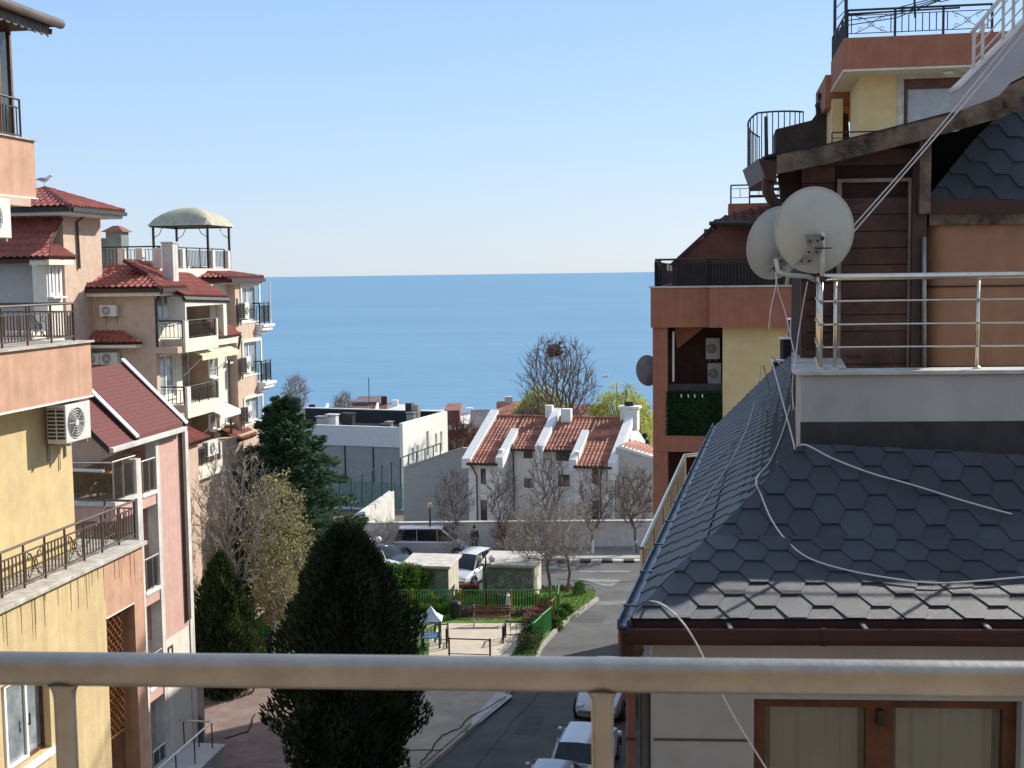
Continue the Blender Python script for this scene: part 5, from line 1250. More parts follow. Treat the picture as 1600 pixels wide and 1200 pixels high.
apex.x = S.byu(70, 294, apex.y).x
o = tile_roof(K, 'roof', [P3(-30, uK0 - .9, ez), ef, apex, P3(-30, apex.y, apex.z)], tile_red, .26, .38)
tile_roof(K, 'roof', [ef, ek, apex], tile_red, .26, .38)
rm = MB(); ridge_tiles(rm, ef, apex, .1); ridge_tiles(rm, ek, apex, .1); K.part(rm, 'ridge_tiles', tile_red, o)
K.part(MB().box(-33, vK + .85, uK0 - .98, uK0 - .85, ez - .2, ez - .05).box(vK + .78, vK + .92, uK0 - .85, uK1 + .5, ez - .2, ez - .05), 'eave_gutter', dark_iron, o)
K.part(MB().box(-33, vK + .77, uK0 - .84, uK1 + .4, ez - .32, ez - .1), 'soffit', cream, o)
# lower wing in front
uW0 = uK0 - 1.5
w_e = S.byu(70, 402, uW0 - .5); zw = w_e.z; w_r = S.byu(0, 402, uW0 - .5)
vw = S.byu(66, 440, uW0).x; tp = S.byu(98, 340, uK0 - .05)
K.part(MB().box(-33, vw, uW0, uK0 - .002, GZ, zw - .05), 'wing_wall', mat('wing_grey_render', (.42, .40, .38), .9, var=.05))
o = tile_roof(K, 'wing_roof', [P3(-33, uW0 - .5, zw), P3(vw + .35, uW0 - .5, zw), P3(tp.x, uK0 - .05, tp.z), P3(-33, uK0 - .05, tp.z)], tile_red, .26, .38)
K.part(MB().box(-33, vw + .4, uW0 - .6, uW0 - .45, zw - .2, zw - .05), 'eave_gutter', maroon_trim, o)
v2 = S.byv(96, 440, vw + .9)
zb = S.byu(90, 402, uW0 + 1.5).z
vq = vw + .55; b0_, b1_ = S.byv(73, 440, vq).y, S.byv(97, 440, vq).y
K.part(MB().box(vw + .002, vq, b0_, b1_, GZ, zw - .1), 'white_bay', cream)
o = tile_roof(K, 'bay_roof', [P3(vw + .2, b0_ - .6, zw), P3(vq + .45, b0_ - .6, zw), P3(vw + .3, b0_ + .8, zw + .45), P3(vw + .2, b0_ + .8, zw + .45)], tile_red, .24, .36)
tile_roof(K, 'bay_roof', [P3(vq + .45, b0_ - .6, zw), P3(vq + .45, b1_ + .3, zw), P3(vw + .3, b1_ + .3, zw + .45), P3(vw + .3, b0_ + .8, zw + .45)], tile_red, .24, .36, parent=o)
K.part(MB().box(vw + .2, vq + .4, b0_ - .5, b1_ + .2, zw - .28, zw - .1), 'soffit', cream, o)
zb0 = S.byv(85, 463, vq).z; zb1_ = S.byv(85, 412, vq).z
for a, b in ((.1, .42), (.55, .9)):
    window(K, 'v', vq + .14, -1, lerp(b0_, b1_, a), lerp(b0_, b1_, b), zb0, zb1_, white, glass_pale, 0, 0, fw=.12, sill=white)
K.part(MB().box(-33, vw + .5, uW0 - 2.0, uW0 - .002, GZ, S.byv(60, 478, vw + .6).z - .9), 'wing_terrace', cream)
# seagull on the roof
def seagull(label, p, fl=False, sc=1.0, group=None, heading=0):
    th = Thing('seagull', label, 'seagull', p, W0, group, rot=heading); L_ = sc
    def v(x, y, z): return Vector(p) + Vector((x, y, z)) * L_
    b = MB(); 
    prof = [(-.26, .012, .0), (-.18, .045, .01), (-.06, .085, .0), (.06, .085, .02), (.14, .055, .07), (.18, .045, .12), (.215, .048, .145), (.25, .035, .14), (.27, .012, .13)]
    if fl: prof = [(x, r, z * .35) for x, r, z in prof]
    base_z = 0 if fl else .2
    b.tube([v(x, 0, z + base_z) for x, r, z in prof], [r * L_ for x, r, z in prof], 10); th.part(b, 'body', white, smooth=True)
    th.part(MB().tube([v(.265, 0, prof[-1][2] + base_z), v(.32, 0, prof[-1][2] - .01 + base_z)], [.013 * L_, .004 * L_], 6), 'beak', mat('beak_yellow', (.6, .35, .05), .5))
    gw_ = mat('gull_grey', (.30, .32, .34), .8)
    for s in (-1, 1):
        w_ = MB()
        if fl: w_.add([v(.08, s * .05, .02), v(.10, s * .35, .12), v(.0, s * .68, .05), v(-.06, s * .35, .09), v(-.08, s * .05, .02)], [(0, 1, 3, 4), (1, 2, 3)])
        else: w_.hull4([v(.08, s * .075, .20), v(-.05, s * .085, .19), v(-.30, s * .03, .19), v(-.1, s * .07, .25)], [v(.08, s * .09, .20), v(-.05, s * .1, .19), v(-.30, s * .035, .20), v(-.1, s * .085, .255)])
        th.part(w_, 'wing', gw_)
        if not fl: th.part(MB().tube([v(.0, s * .03, .14), v(.0, s * .03, .0)], .008 * L_, 5), 'leg', mat('beak_yellow', (.6, .35, .05), .5))
    return th
ap_w = S.w(*(apex + Z * .1)); seagull('white and grey seagull standing on the red roof peak at the left', ap_w, False, 1.15, heading=.4)
seagull('white seagull flying over the sea beside the tall bare tree', at_y(946, 588, 75), True, 1.0, heading=.3)
# ================================================================ ORANGE TERRACED APARTMENT HOUSE (right, middle distance)
uo = S.l(at_y(1020, 600, 38.0)).y
def fo_(px, py, u=None): return S.byu(px, py, uo if u is None else u)
O = Thing('orange_apartment_house', 'orange and yellow stepped apartment house behind the satellite dishes', 'apartment house', (-2, uo, -15.3), S)
x0 = fo_(1020, 600).x; x1 = fo_(1043, 600).x; xw = fo_(1129, 600).x; xR = fo_(1330, 600).x
zPt = fo_(1110, 449).z; zPb = fo_(1110, 511).z
G0 = -15.4
O.part(MB().box(x0, x1, uo, uo + .6, G0, zPb), 'corner_pillar', orange)
O.part(MB().box(xw, xR, uo, uo + .35, fo_(1150, 860).z, zPb - .02), 'yellow_wall', yellow_wall)
O.part(MB().box(xw + .002, xR, uo + .002, uo + .3, G0, fo_(1150, 860).z - .002), 'lower_wall', orange)
xk = fo_(1108, 480).x; xl = fo_(1016.5, 480, uo - .12).x
O.part(MB().box(xl, xk, uo - .12, uo + .12, zPb, zPt).box(xk + .001, xR, uo - .42, uo - .18, zPb, zPt).box(xk + .001, xk + .24, uo - .179, uo - .121, zPb, zPt).box(xl, xl + .2, uo + .121, uo + 19, zPb, zPt), 'terrace_parapet', orange)  # unseen side run lengthened so its shadow reaches the pink house
O.part(MB().box(xl - .04, xk - .02, uo - .16, uo + .16, zPt, zPt + .05).box(xk - .03, xR, uo - .46, uo - .14, zPt + .001, zPt + .051), 'parapet_coping', stone)
O.part(MB().box(xl, xR, uo + .121, uo + 9, zPb + .02, zPb + .2), 'terrace_slab', orange)
zS1 = fo_(1080, 681).z; zS2 = fo_(1080, 706).z
O.part(MB().box(x0 - .0, xw, uo - .02, uo + 2.6, zS2, zS1), 'balcony_slab', orange)
O.part(MB().box(x0 + .002, x0 + .3, uo + .6, uo + 18, G0, zPb), 'side_wall', orange)
O.part(MB().box(x0 + .3, 9, uo + 3, uo + 19, G0, zPb + .02), 'building_core', beige_pink)
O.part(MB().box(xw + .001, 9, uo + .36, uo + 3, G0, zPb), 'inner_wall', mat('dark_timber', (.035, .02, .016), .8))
# recess, planks, balcony
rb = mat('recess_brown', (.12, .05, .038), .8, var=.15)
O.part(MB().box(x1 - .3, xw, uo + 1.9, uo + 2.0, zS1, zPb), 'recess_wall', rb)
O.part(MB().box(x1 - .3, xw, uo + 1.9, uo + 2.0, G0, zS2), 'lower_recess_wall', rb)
O.part(MB().prism([fo_(1054, 512, uo + .9), fo_(1100, 512, uo + .9), fo_(1058, 545, uo + .9)], (0, .1, 0)), 'sloping_soffit', orange)
O.part(MB().tube([fo_(1052, 518, uo + .3), fo_(1052, 596, uo + .3)], .035, 6), 'white_pole', white)
O.part(MB().box(x1, xw, uo + .05, uo + .12, fo_(1080, 622).z - .15, fo_(1080, 600).z), 'balcony_rail_box', dark_iron)
hg = MB(); rg = random.Random(5); a = fo_(1041, 611, uo + .03); b = fo_(1128, 679, uo + .03)
hgm = leafmat('plastic_hedge', (.025, .06, .02), (.012, .03, .012))
hg.box(a.x, b.x, uo + .02, uo + .045, b.z, a.z); 
for _ in range(5000): leaf_tri(hg, Vector((rg.uniform(a.x, b.x), uo + rg.uniform(-.03, .02), rg.uniform(b.z, a.z))), .05, rg)
hg.g = [(0, 0)]
O.part(hg, 'artificial_hedge', hgm)
lt_ = MB()
for px in (1064, 1075, 1085, 1097):
    p = fo_(px, 616, uo - .06); lt_.tube([p, p + Vector((.02, 0, -.10))], .018, 5)
O.split(lt_, 'lantern', cream)
q = fo_(1103, 560, uo + 1.9); t = fo_(1125, 527, uo + 1.9); ac_unit('upper of two stacked air conditioners in the recessed orange balcony', (q.x, uo + 1.9, q.z), 'u', wd=t.x - q.x, ht=t.z - q.z, dp=.3)
q = fo_(1106, 598, uo + 1.9); t = fo_(1127, 566, uo + 1.9); ac_unit('lower of two stacked air conditioners in the recessed orange balcony', (q.x, uo + 1.9, q.z), 'u', wd=t.x - q.x, ht=t.z - q.z, dp=.3)
# terrace railing
railing('iron_railing', 'black iron railing along the orange terrace beside the sea horizon', [(xl + .15, uo + 3, zPt + .05), (xl + .15, uo, zPt + .05), (fo_(1062, 440).x, uo, zPt + .05), (xk, uo, zPt + .05), (xR - 1.5, uo - .3, zPt + .05)], .78, dark_iron, post=.9, bar=.10, fr=S, group=None, rtop=.03, rpost=.025, rbar=.012, low=.08, split=False)
O.part(MB().box(xl + .1, xl + .12, uo + .2, uo + 18.5, zPt + .02, zPt + .78), 'side_shade_screen', mat('dark_mesh', (.045, .03, .03), .8))  # unseen screen added to cast shade on the foot of the pink house
tx = O.part(MB().box(fo_(1064, 440).x, xR - 1.6, uo + .06, uo + .08, zPt + .08, zPt + .75), 'dark_mesh_screen', mat('dark_mesh', (.045, .03, .03), .8))
sp_ = MB()
for pa, pb in ((1036, 1042), (1054, 1060)): sp_.box(fo_(pa, 440).x, fo_(pb, 440).x, uo + .06, uo + .075, zPt + .1, zPt + .72)
O.split(sp_, 'screen_panel', dark_iron)
# sloping gable and its tiled roof
gm = mat('gable_brown', (.16, .065, .045), .85, var=.12)
ug_ = uo + 1.5
O.part(MB().prism([fo_(1050, 416, ug_), fo_(1120, 352, ug_), fo_(1122, 346, ug_), fo_(1300, 346, ug_), fo_(1300, 460, ug_), fo_(1050, 460, ug_)], (0, .15, 0)), 'gable_wall', gm)
gq = fo_(1100, 352, ug_ + .2); O.part(MB().box(gq.x, 9, ug_ + .16, uo + 19, zPt - .1, fo_(1122, 352, ug_).z - .1), 'attic_shade_block', gm)  # unseen block added behind the gable to shade the pink house's lower wall
O.part(MB().prism([fo_(1050, 416, ug_ - .1), fo_(1121, 350, ug_ - .1), fo_(1118, 347, ug_ - .1), fo_(1046, 413, ug_ - .1)], (0, .3, 0)), 'gable_edge', maroon_trim)
rr = [fo_(1110, 349, ug_ - .7), fo_(1300, 349, ug_ - .7), fo_(1300, 322, ug_ + 1.2), fo_(1200, 322, ug_ + 1.2), fo_(1140, 336, ug_ + .2)]
tile_roof(O, 'tiled_roof', rr, tile_dark, .26, .34)
O.part(MB().tube([fo_(1108, 349, ug_ - .75), fo_(1300, 349, ug_ - .75)], .06, 8).tube([fo_(1112, 350, ug_ - .75), fo_(1118, 358, ug_ - .5)], .05, 8), 'gutter', dark_iron)
# small far terrace
uf = uo + 6
O.part(MB().box(fo_(1138, 325, uf).x, fo_(1300, 325, uf).x, uf, uf + 3, fo_(1150, 345, uf).z, fo_(1150, 318, uf).z), 'far_terrace', orange)
th = railing('iron_railing', 'small dark railing with hoop on the far orange terrace left of the spiral stair', [(fo_(1142, 318, uf).x, uf + .2, fo_(1142, 318, uf).z), (fo_(1290, 318, uf).x, uf + .2, fo_(1142, 318, uf).z)], .62, dark_iron, post=.6, bar=.3, fr=S, rtop=.025, rpost=.03, rbar=.01, low=.2, split=False)
# curved spiral railing
us = uo + 4
cq = fo_(1215, 240, us); rad = fo_(1262, 240, us).x - cq.x; zt_s = fo_(1167, 196, us).z; zb_s = fo_(1167, 262, us).z
Sp = Thing('spiral_stair', 'curved dark metal railing of a spiral stair above the rear dish', 'stair', (cq.x, us, zb_s - 1), S)
hp = []; lp = []; bars = MB()
for k in range(19):
    a = math.pi * (.2 + 1.1 * k / 18); x = cq.x + rad * math.cos(a); y = us - rad * math.sin(a); 
    z = lerp(zt_s + .1, zt_s - .5, abs(k - 9) / 9 if k > 9 else 0); zb = zb_s - .15 * k / 9 + .25
    hp.append((x, y, z + .2)); lp.append((x, y, zb - .3)); bars.tube([(x, y, zb - .35), (x, y, z + .2)], .018, 5)
Sp.part(MB().tube(hp, .03, 6), 'handrail', dark_iron); Sp.part(MB().tube(lp, .025, 6), 'stringer', dark_iron); Sp.split(bars, 'bar', dark_iron)
stp = MB()
for k in range(5): zz = zb_s - .1 - k * .2; stp.box(cq.x - rad * .95, cq.x + .1, us - .5, us + .4, zz - .03, zz)
Sp.split(stp, 'step', dark_iron)
Sp.part(MB().tube([fo_(1197, 182, us), fo_(1198, 290, us)], .06, 8), 'centre_post', dark_iron)
# dark roofed loggia left of the top block
dkr = mat('dark_roof', (.05, .035, .032), .8, var=.2); ud = uo + 2.5
O.part(MB().prism([fo_(1212, 202, ud), fo_(1268, 188, ud), fo_(1285, 165, ud), fo_(1320, 120, ud), fo_(1330, 245, ud), fo_(1212, 245, ud)], (0, 2, 0)), 'dark_roof_block', dkr)
for i, (px, py) in enumerate(((1280, 152), (1277, 168))):
    p = fo_(px, py, ud); q = fo_(px + 1, py + 32, ud)
    tl = Thing('terrace_lantern', ['taller small lantern on the dark roof edge against the sky', 'shorter small lantern on the dark roof edge against the sky'][i], 'lantern', q, S, 'lanterns on the dark roof'); tl.part(MB().tube([q, p - Z * .1], .025, 5), 'pole', dark_iron); tl.part(MB().lathe([(.03, -.12), (.07, .05), (.08, .08), (.01, .16)], p, 6), 'lamp', dark_iron)
# top block
ut = S.l(at_y(1343, 200, 35)).y
def ft_(px, py, u=None): return S.byu(px, py, ut if u is None else u)
zTT = ft_(1400, 56, ut - 1).z; zTB = ft_(1400, 105, ut - 1).z
tx0 = ft_(1343, 150).x; tpx = ft_(1318, 90, ut - 1).x; zf_ = ft_(1400, 262).z
wn = (ft_(1412, 150).x, ft_(1512, 150).x)
mb = MB(); wallgrid(mb, 'u', ut, ut + .3, tx0, tx0 + 6, zf_ - 2, zTB + .02, [(wn[0], wn[1], zf_ - .4, ft_(1450, 122).z)]); O.part(mb, 'top_wall', yellow_wall)
O.part(MB().box(tx0 + .002, tx0 + .3, ut + .302, ut + 2.6, zf_ - 2, zTB).box(tx0 - .5, tx0 - .2, ut + 2.6, ut + 6, zf_ - 2, zTB - .3), 'top_side_wall', yellow_wall)
O.part(MB().box(tpx, tx0 + 6, ut - 1, ut + 3, zTB, zTT).box(tpx - .15, tx0 + 5, ut + 3.002, ut + 7, zTB - .5, zTT - .35), 'top_parapet', orange)
O.part(MB().box(tpx - .0, tx0 + 6, ut - .98, ut + 3, zTB - .06, zTB - .002), 'parapet_edge', cream)
sb = ft_(1440, 125).z
fo = window(O, 'u', ut, 1, wn[0], wn[1], zf_ - .4, ft_(1450, 122).z, brown_frame, mat('bright_curtained_glass', (.42, .44, .46), .2, var=.1), 0, 0, fw=.12)
O.part(MB().box(wn[0] + .1, wn[1] - .1, ut + .08, ut + .125, ft_(1450, 138).z, ft_(1450, 124).z), 'shutter_box', brown_frame, fo)
O.part(MB().box(wn[0] - .16, wn[0], ut - .03, ut - .002, zf_ - .4, ft_(1450, 122).z + .12).box(wn[0] + .001, wn[1] + .1, ut - .03, ut - .002, ft_(1450, 122).z, ft_(1450, 122).z + .12), 'window_surround', stone)
O.part(MB().lathe([(.02, 0), (.14, -.02), (.12, -.08), (.02, -.09)], (ft_(1482, 104, ut - .4).x, ut - .4, zTB - .062), 12), 'ceiling_lamp', white)
th = railing('iron_railing', 'dark wrought iron railing with scrolls on the highest orange terrace', [(tpx + .05, ut + 3, zTT), (tpx + .1, ut - .9, zTT), (tx0 + 3.2, ut - .9, zTT)], .72, dark_iron, post=1.2, bar=.18, fr=S, rtop=.03, rpost=.035, rbar=.012, low=.12, low2=.14, xs=(4, 6))
ex = MB()
for k in range(4):
    ex.tube([ft_(1322 + k * 2, 40 - k * 8, ut - .9), ft_(1400, 28 - k * 5, ut - .9), ft_(1470 + k * 8, 0 - k * 4, ut - .9)], .014, 5)
ex.tube([ft_(1326, 22, ut - .9), ft_(1500, 12, ut - .9)], .025, 6); ex.tube([ft_(1322, 60, ut - .9), ft_(1322, -40, ut - .9)], .05, 6); ex.tube([ft_(1304, 85, ut + 3), ft_(1305, -30, ut + 3)], .05, 6); ex.tube([ft_(1430, 28, ut - .9), ft_(1428, -20, ut - .9)], .03, 6)
ex.tube([ft_(1500, -5, ut - .9), ft_(1470, 3, ut - .9), ft_(1440, -5, ut - .9)], .014, 5)
for k in range(3): ex.tube([ft_(1305, 50 - k * 18, ut + 3), ft_(1322, 36 - k * 20, ut - .9)], .014, 5)
Pg = Thing('iron_pergola', 'wrought iron pergola with curving rods above the highest terrace', 'pergola', ft_(1322, 60, ut - .9), S); Pg.split(ex, 'rod', dark_iron)
railing('iron_railing', 'thin dark railing below the yellow top storey window', [(ft_(1300, 215, ut - .3).x, ut - .3, ft_(1400, 222, ut - .3).z), (ft_(1440, 215, ut - .3).x, ut - .3, ft_(1400, 222, ut - .3).z)], .3, dark_iron, post=1.0, fr=S, hbars=1, rtop=.02, rpost=.02, rbar=.012)
# grey dish behind the pillar
dish('grey satellite dish sticking out behind the orange corner pillar', at_y(1012, 579, 38.6), .36, .47, (.35, .9, .1), None, mat('dish_grey', (.16, .15, .15), .6), bracket=False)

# ================================================================ BACKGROUND HOUSES
hf = Frame(R(16)); 
hu = hf.l(at_y(850, 860, 84.5)).y
def hp_(px, py, du=0): return hf.byu(px, py, hu + du)
hw = mat('house_render', (.78, .76, .71), .9, var=.05, streak=.05); hwl = mat('white_verge', (.76, .75, .71), .85, var=.06)
Hs = Thing('row_house', 'white row house with orange tiled roofs and stepped white verges above the street wall', 'house', (hp_(862, 860).x, hu, gz(85)), hf)
hb = gz(85) - .5
Lx0, Lx1 = hp_(733, 800).x, hp_(778, 800).x; Mx0, Mx1 = hp_(795, 800, 2).x, hp_(900, 800, 2).x; Rx0, Rx1 = hp_(897, 800).x, hp_(958, 800).x
zeL = hp_(755, 720).z; zeM = hp_(820, 690, 2).z; rdg = 6.2
sl = (zeM - zeL) / 2.0; zR = zeL + (hp_(850, 652, 6.2).z - zeL)
sl = (zR - zeL) / 6.2
zeM = zeL + 2 * sl
def opening(px0, px1, py0, py1, du=0): a = hp_(px0, py1, du); b = hp_(px1, py0, du); return (a.x, b.x, a.z, b.z)
opsL = [opening(751, 759, 732, 756), opening(751, 761, 782, 815)]; opsM = [opening(818, 832, 697, 716, 2), opening(819, 831, 748, 762, 2), opening(868, 890, 697, 720, 2), opening(872, 890, 742, 760, 2)]; opsR = [opening(925, 935, 730, 756), opening(925, 936, 782, 815)]
mb = MB(); wallgrid(mb, 'u', hu, hu + .3, Lx0, Lx1 + .3, hb, zeL, opsL); wallgrid(mb, 'u', hu, hu + .3, Rx0, Rx1, hb, zeL, opsR); wallgrid(mb, 'u', hu + 2, hu + 2.3, Lx1 + .3, Rx0, hb, zeM, opsM)
Hs.part(mb, 'front_wall', hw)
mb = MB().box(Lx0, Lx0 + .3, hu + .302, hu + 12, hb, zeL).box(Lx1, Lx1 + .3, hu + .302, hu + 2.3, hb, zeM).box(Rx0, Rx0 + .3, hu + .302, hu + 2.3, hb, zeM).box(Lx0 + .3, Rx1, hu + 3.2, hu + 12, hb, zeL)
Hs.part(mb, 'body', hw)
for (a, b, c, d), du in [(o, 0) for o in opsL + opsR] + [(o, 2) for o in opsM]: window(Hs, 'u', hu + du, 1, a, b, c, d, brown_frame, glass_dark, 1 if b - a > .5 else 0, 0, fw=.06)
def rp_(x, du, dz=0): return Vector((x, hu + du, zeL + sl * du + dz))
ov = -.35
polys = [[rp_(Lx0 + .1, ov), rp_(Lx1 + .1, ov), rp_(Lx1 + .1, rdg), rp_(Lx0 + .1, rdg)], [rp_(Lx1 + .1, 2 + ov), rp_((Mx0 + Mx1) / 2, 2 + ov), rp_((Mx0 + Mx1) / 2, rdg), rp_(Lx1 + .1, rdg)], [rp_((Mx0 + Mx1) / 2, 2 + ov), rp_(Rx0 + .1, 2 + ov), rp_(Rx0 + .1, rdg), rp_((Mx0 + Mx1) / 2, rdg)], [rp_(Rx0 + .1, ov), rp_(Rx1 - .1, ov), rp_(Rx1 - .1, rdg), rp_(Rx0 + .1, rdg)]]
o = None
for p in polys: o = tile_roof(Hs, 'roof', p, tile_orange, .27, .4, amp=.06) if o is None or True else o
Hs.part(MB().prism([rp_(Lx0, rdg, .05), rp_(Rx1, rdg, .05), Vector((Rx1, hu + 12, zeL)), Vector((Lx0, hu + 12, zeL))], (0, 0, -.15)), 'rear_roof', tile_orange)
rm = MB(); ridge_tiles(rm, rp_(Lx0 + .1, rdg, .05), rp_(Rx1 - .1, rdg, .05), .12, .45); Hs.part(rm, 'ridge_tiles', tile_orange, o)
Hs.part(MB().box(Lx0, Lx1 + .1, hu + ov - .12, hu + ov, zeL + sl * ov - .12, zeL + sl * ov + .02), 'gutter', dark_iron); Hs.part(MB().box(Rx0 + .1, Rx1, hu + ov - .12, hu + ov, zeL + sl * ov - .12, zeL + sl * ov + .02), 'gutter', dark_iron); Hs.part(MB().box(Lx1 + .3, Rx0, hu + 2 + ov - .12, hu + 2 + ov, zeM + sl * ov - .12, zeM + sl * ov + .02), 'gutter', dark_iron)
def verge(x, wd, d0, d1, h0=.35, drop=.8):
    p = [rp_(x, d0, -drop), rp_(x, d0, h0), rp_(x, d1, h0 + .05), rp_(x, d1, -.2)]; return Hs.part(MB().prism(p, (wd, 0, 0)), 'roof_verge', hwl)
verge(Lx0 - .35, .6, -.35, rdg + .3, .3, drop=.35); verge(Lx1 - .02, .5, -.32, 3.6, .42, .3); verge((Mx0 + Mx1) / 2 - .28, .55, 1.3, rdg + .4, .45, .7); verge(Rx0 - .25, .5, -.32, 3.6, .42, .3); verge(Rx1 - .25, .55, -.4, rdg + .3, .35, drop=.8)
q = rp_((Mx0 + Mx1) / 2 + .9, rdg - .8); Hs.part(MB().box(q.x - .35, q.x + .35, q.y, q.y + .6, q.z - .5, q.z + 1.0), 'chimney', hwl)
q = rp_((Mx0 + Mx1) / 2 - .5, rdg - .2); Hs.part(MB().box(q.x - .25, q.x + .25, q.y, q.y + .5, q.z - .5, q.z + .95), 'chimney', hwl)
q = rp_(Rx1 - .2, rdg); c_ = Hs.part(MB().box(q.x - .45, q.x + .75, q.y - .3, q.y + .6, q.z - .8, q.z + .75).box(q.x - .6, q.x + .9, q.y - .4, q.y + .7, q.z + .75, q.z + .9), 'chimney', hwl); Hs.part(MB().box(q.x - .2, q.x + .4, q.y, q.y + .4, q.z + .9, q.z + 1.2), 'chimney_vent', dark_iron, c_)
# gable side
gy = [Vector((Rx1 + .02, hu, hb)), Vector((Rx1 + .02, hu, zeL)), rp_(Rx1 + .02, rdg), Vector((Rx1 + .02, hu + 12, zeL)), Vector((Rx1 + .02, hu + 12, hb))]
Hs.part(MB().prism(gy, (-.3, 0, 0)), 'gable_wall', hw)
vq_ = MB(); cz_ = zR - 1.7
vq_.tube([(Rx1 + .0, hu + rdg - .4, cz_), (Rx1 + .06, hu + rdg - .4, cz_)], .35, 16); Hs.part(vq_, 'round_vent', dark_iron)
dps = MB()
for px0, px1, py in ((734, 745, 722), (800, 802, 694), (943, 938, 720)):
    du = 1.9 if px0 == 800 else -.1
    a = hp_(px0, py, du - .2); b = hp_(px1, py + 22, du - .05); dps.tube([a, b, (b.x, b.y, hb)], .055, 6)
Hs.split(dps, 'downpipe', brown_iron)
# annexe at right with sloping red roof
An = Thing('annexe_wing', 'plain grey wing with sloping red roof edge right of the row house', 'house', (Rx1 + 2, hu + 1, hb), hf)
a = [hp_(962, 862, .6), hp_(962, 699, .6), hp_(978, 701, .6), hp_(1060, 729, .6), hp_(1060, 862, .6)]
An.part(MB().prism(a, (0, .3, 0)), 'wall', mat('grey_green_wall', (.50, .49, .44), .9, var=.06, streak=.04))
a = [hp_(966, 696, .6), hp_(1062, 728, .6), hp_(1062, 712, 5), hp_(990, 692, 5)]; An.part(MB().prism([hp_(966, 696, .5), hp_(1062, 726, .5), hp_(1062, 730, .5), hp_(966, 700, .5)], (0, .5, 0)), 'roof_edge', hwl)
tile_roof(An, 'roof', a, tile_orange, .27, .4)
# street wall in front of the houses
Wl = Thing('street_wall', 'long low pale wall along the far pavement below the houses', 'wall', on_ground(800, 864))
w0_, w1_ = on_ground(545, 866), on_ground(1100, 861); w0_.z = gz(80); w1_.z = gz(80)
zt_w = at_y(800, 815, w0_.y).z
d_ = (w1_ - w0_).normalized(); n_ = Vector((-d_.y, d_.x, 0))
mb = MB(); planprism(mb, [w0_, w1_, w1_ + n_ * .3, w0_ + n_ * .3], w0_.z - .6, zt_w); Wl.part(mb, 'wall_body', mat('street_wall_paint', (.60, .59, .59), .9, var=.07, streak=.08))
mb = MB(); planprism(mb, [w0_ - n_ * .06, w1_ - n_ * .06, w1_ + n_ * .36, w0_ + n_ * .36], zt_w, zt_w + .06); Wl.part(mb, 'wall_coping', stone)
mb = MB(); planprism(mb, [w0_ - n_ * .04, w1_ - n_ * .04, w1_ - n_ * .002, w0_ - n_ * .002], w0_.z - .6, w0_.z + .45); Wl.part(mb, 'plinth', concrete)
# long grey side wall stepping up, with wire fence
Y1 = 92
def ay(px, py, Y=Y1): return at_y(px, py, Y)
Gw = Thing('grey_boundary_wall', 'tall grey wall with sloping top left of the row house', 'wall', ay(680, 860))
Gw.part(MB().prism([ay(631, 870), ay(631, 731), ay(724, 700), ay(740, 700), ay(740, 870)], (0, .4, 0)), 'wall_body', mat('grey_wall', (.42, .425, .40), .9, var=.05, streak=.03))
Gw.part(MB().prism([ay(630, 732), ay(724, 700), ay(724, 697.5), ay(630, 729.5)], (-.05, -.06, 0)), 'wall_coping', stone)
Ww = Thing('white_garden_wall', 'sunlit white wall with slanted top beneath the green fence', 'wall', ay(590, 860, 93))
wA_, wB2 = at_y(556, 870, 88), at_y(618, 870, 97); wzA = at_y(556, 810, 88).z; wzB = at_y(618, 767, 97).z; zb9 = min(wA_.z, wB2.z) - .5
Ww.part(MB().prism([(wA_.x, 88, zb9), (wA_.x, 88, wzA), (wB2.x, 97, wzB), (wB2.x, 97, zb9)], (-.4, .05, 0)), 'wall_body', dirty_white)
fp = [at_y(520, 800, 94), at_y(560, 800, 94), at_y(631, 762, 94), at_y(632, 730, 92.2), at_y(690, 711, 92.2)]
Wf = Thing('wire_fence', 'tall dark green post fence climbing along the sloping wall', 'fence', fp[0])
ps = MB(); gm_ = mat('fence_green_dark', (.04, .075, .06), .6)
for px, yt, yb in ((531, 756, 806), (549, 748, 800), (566, 741, 790), (582, 735, 782), (597, 727, 775), (612, 722, 768), (626, 716, 762)): ps.tube([at_y(px, yb, 94), at_y(px, yt, 94)], .06, 5)
for px, yt, yb in ((638, 710, 729), (651, 706, 724), (664, 701, 720), (677, 697, 716), (688, 693, 712)): ps.tube([at_y(px, yb, 92.2), at_y(px, yt, 92.2)], .05, 5)
Wf.split(ps, 'post', gm_)
Wf.part(MB().tube([at_y(520, 760, 94), at_y(630, 714, 94), at_y(690, 692, 92.2)], .05, 5), 'top_rail', mat('fence_green', (.22, .32, .28), .6))
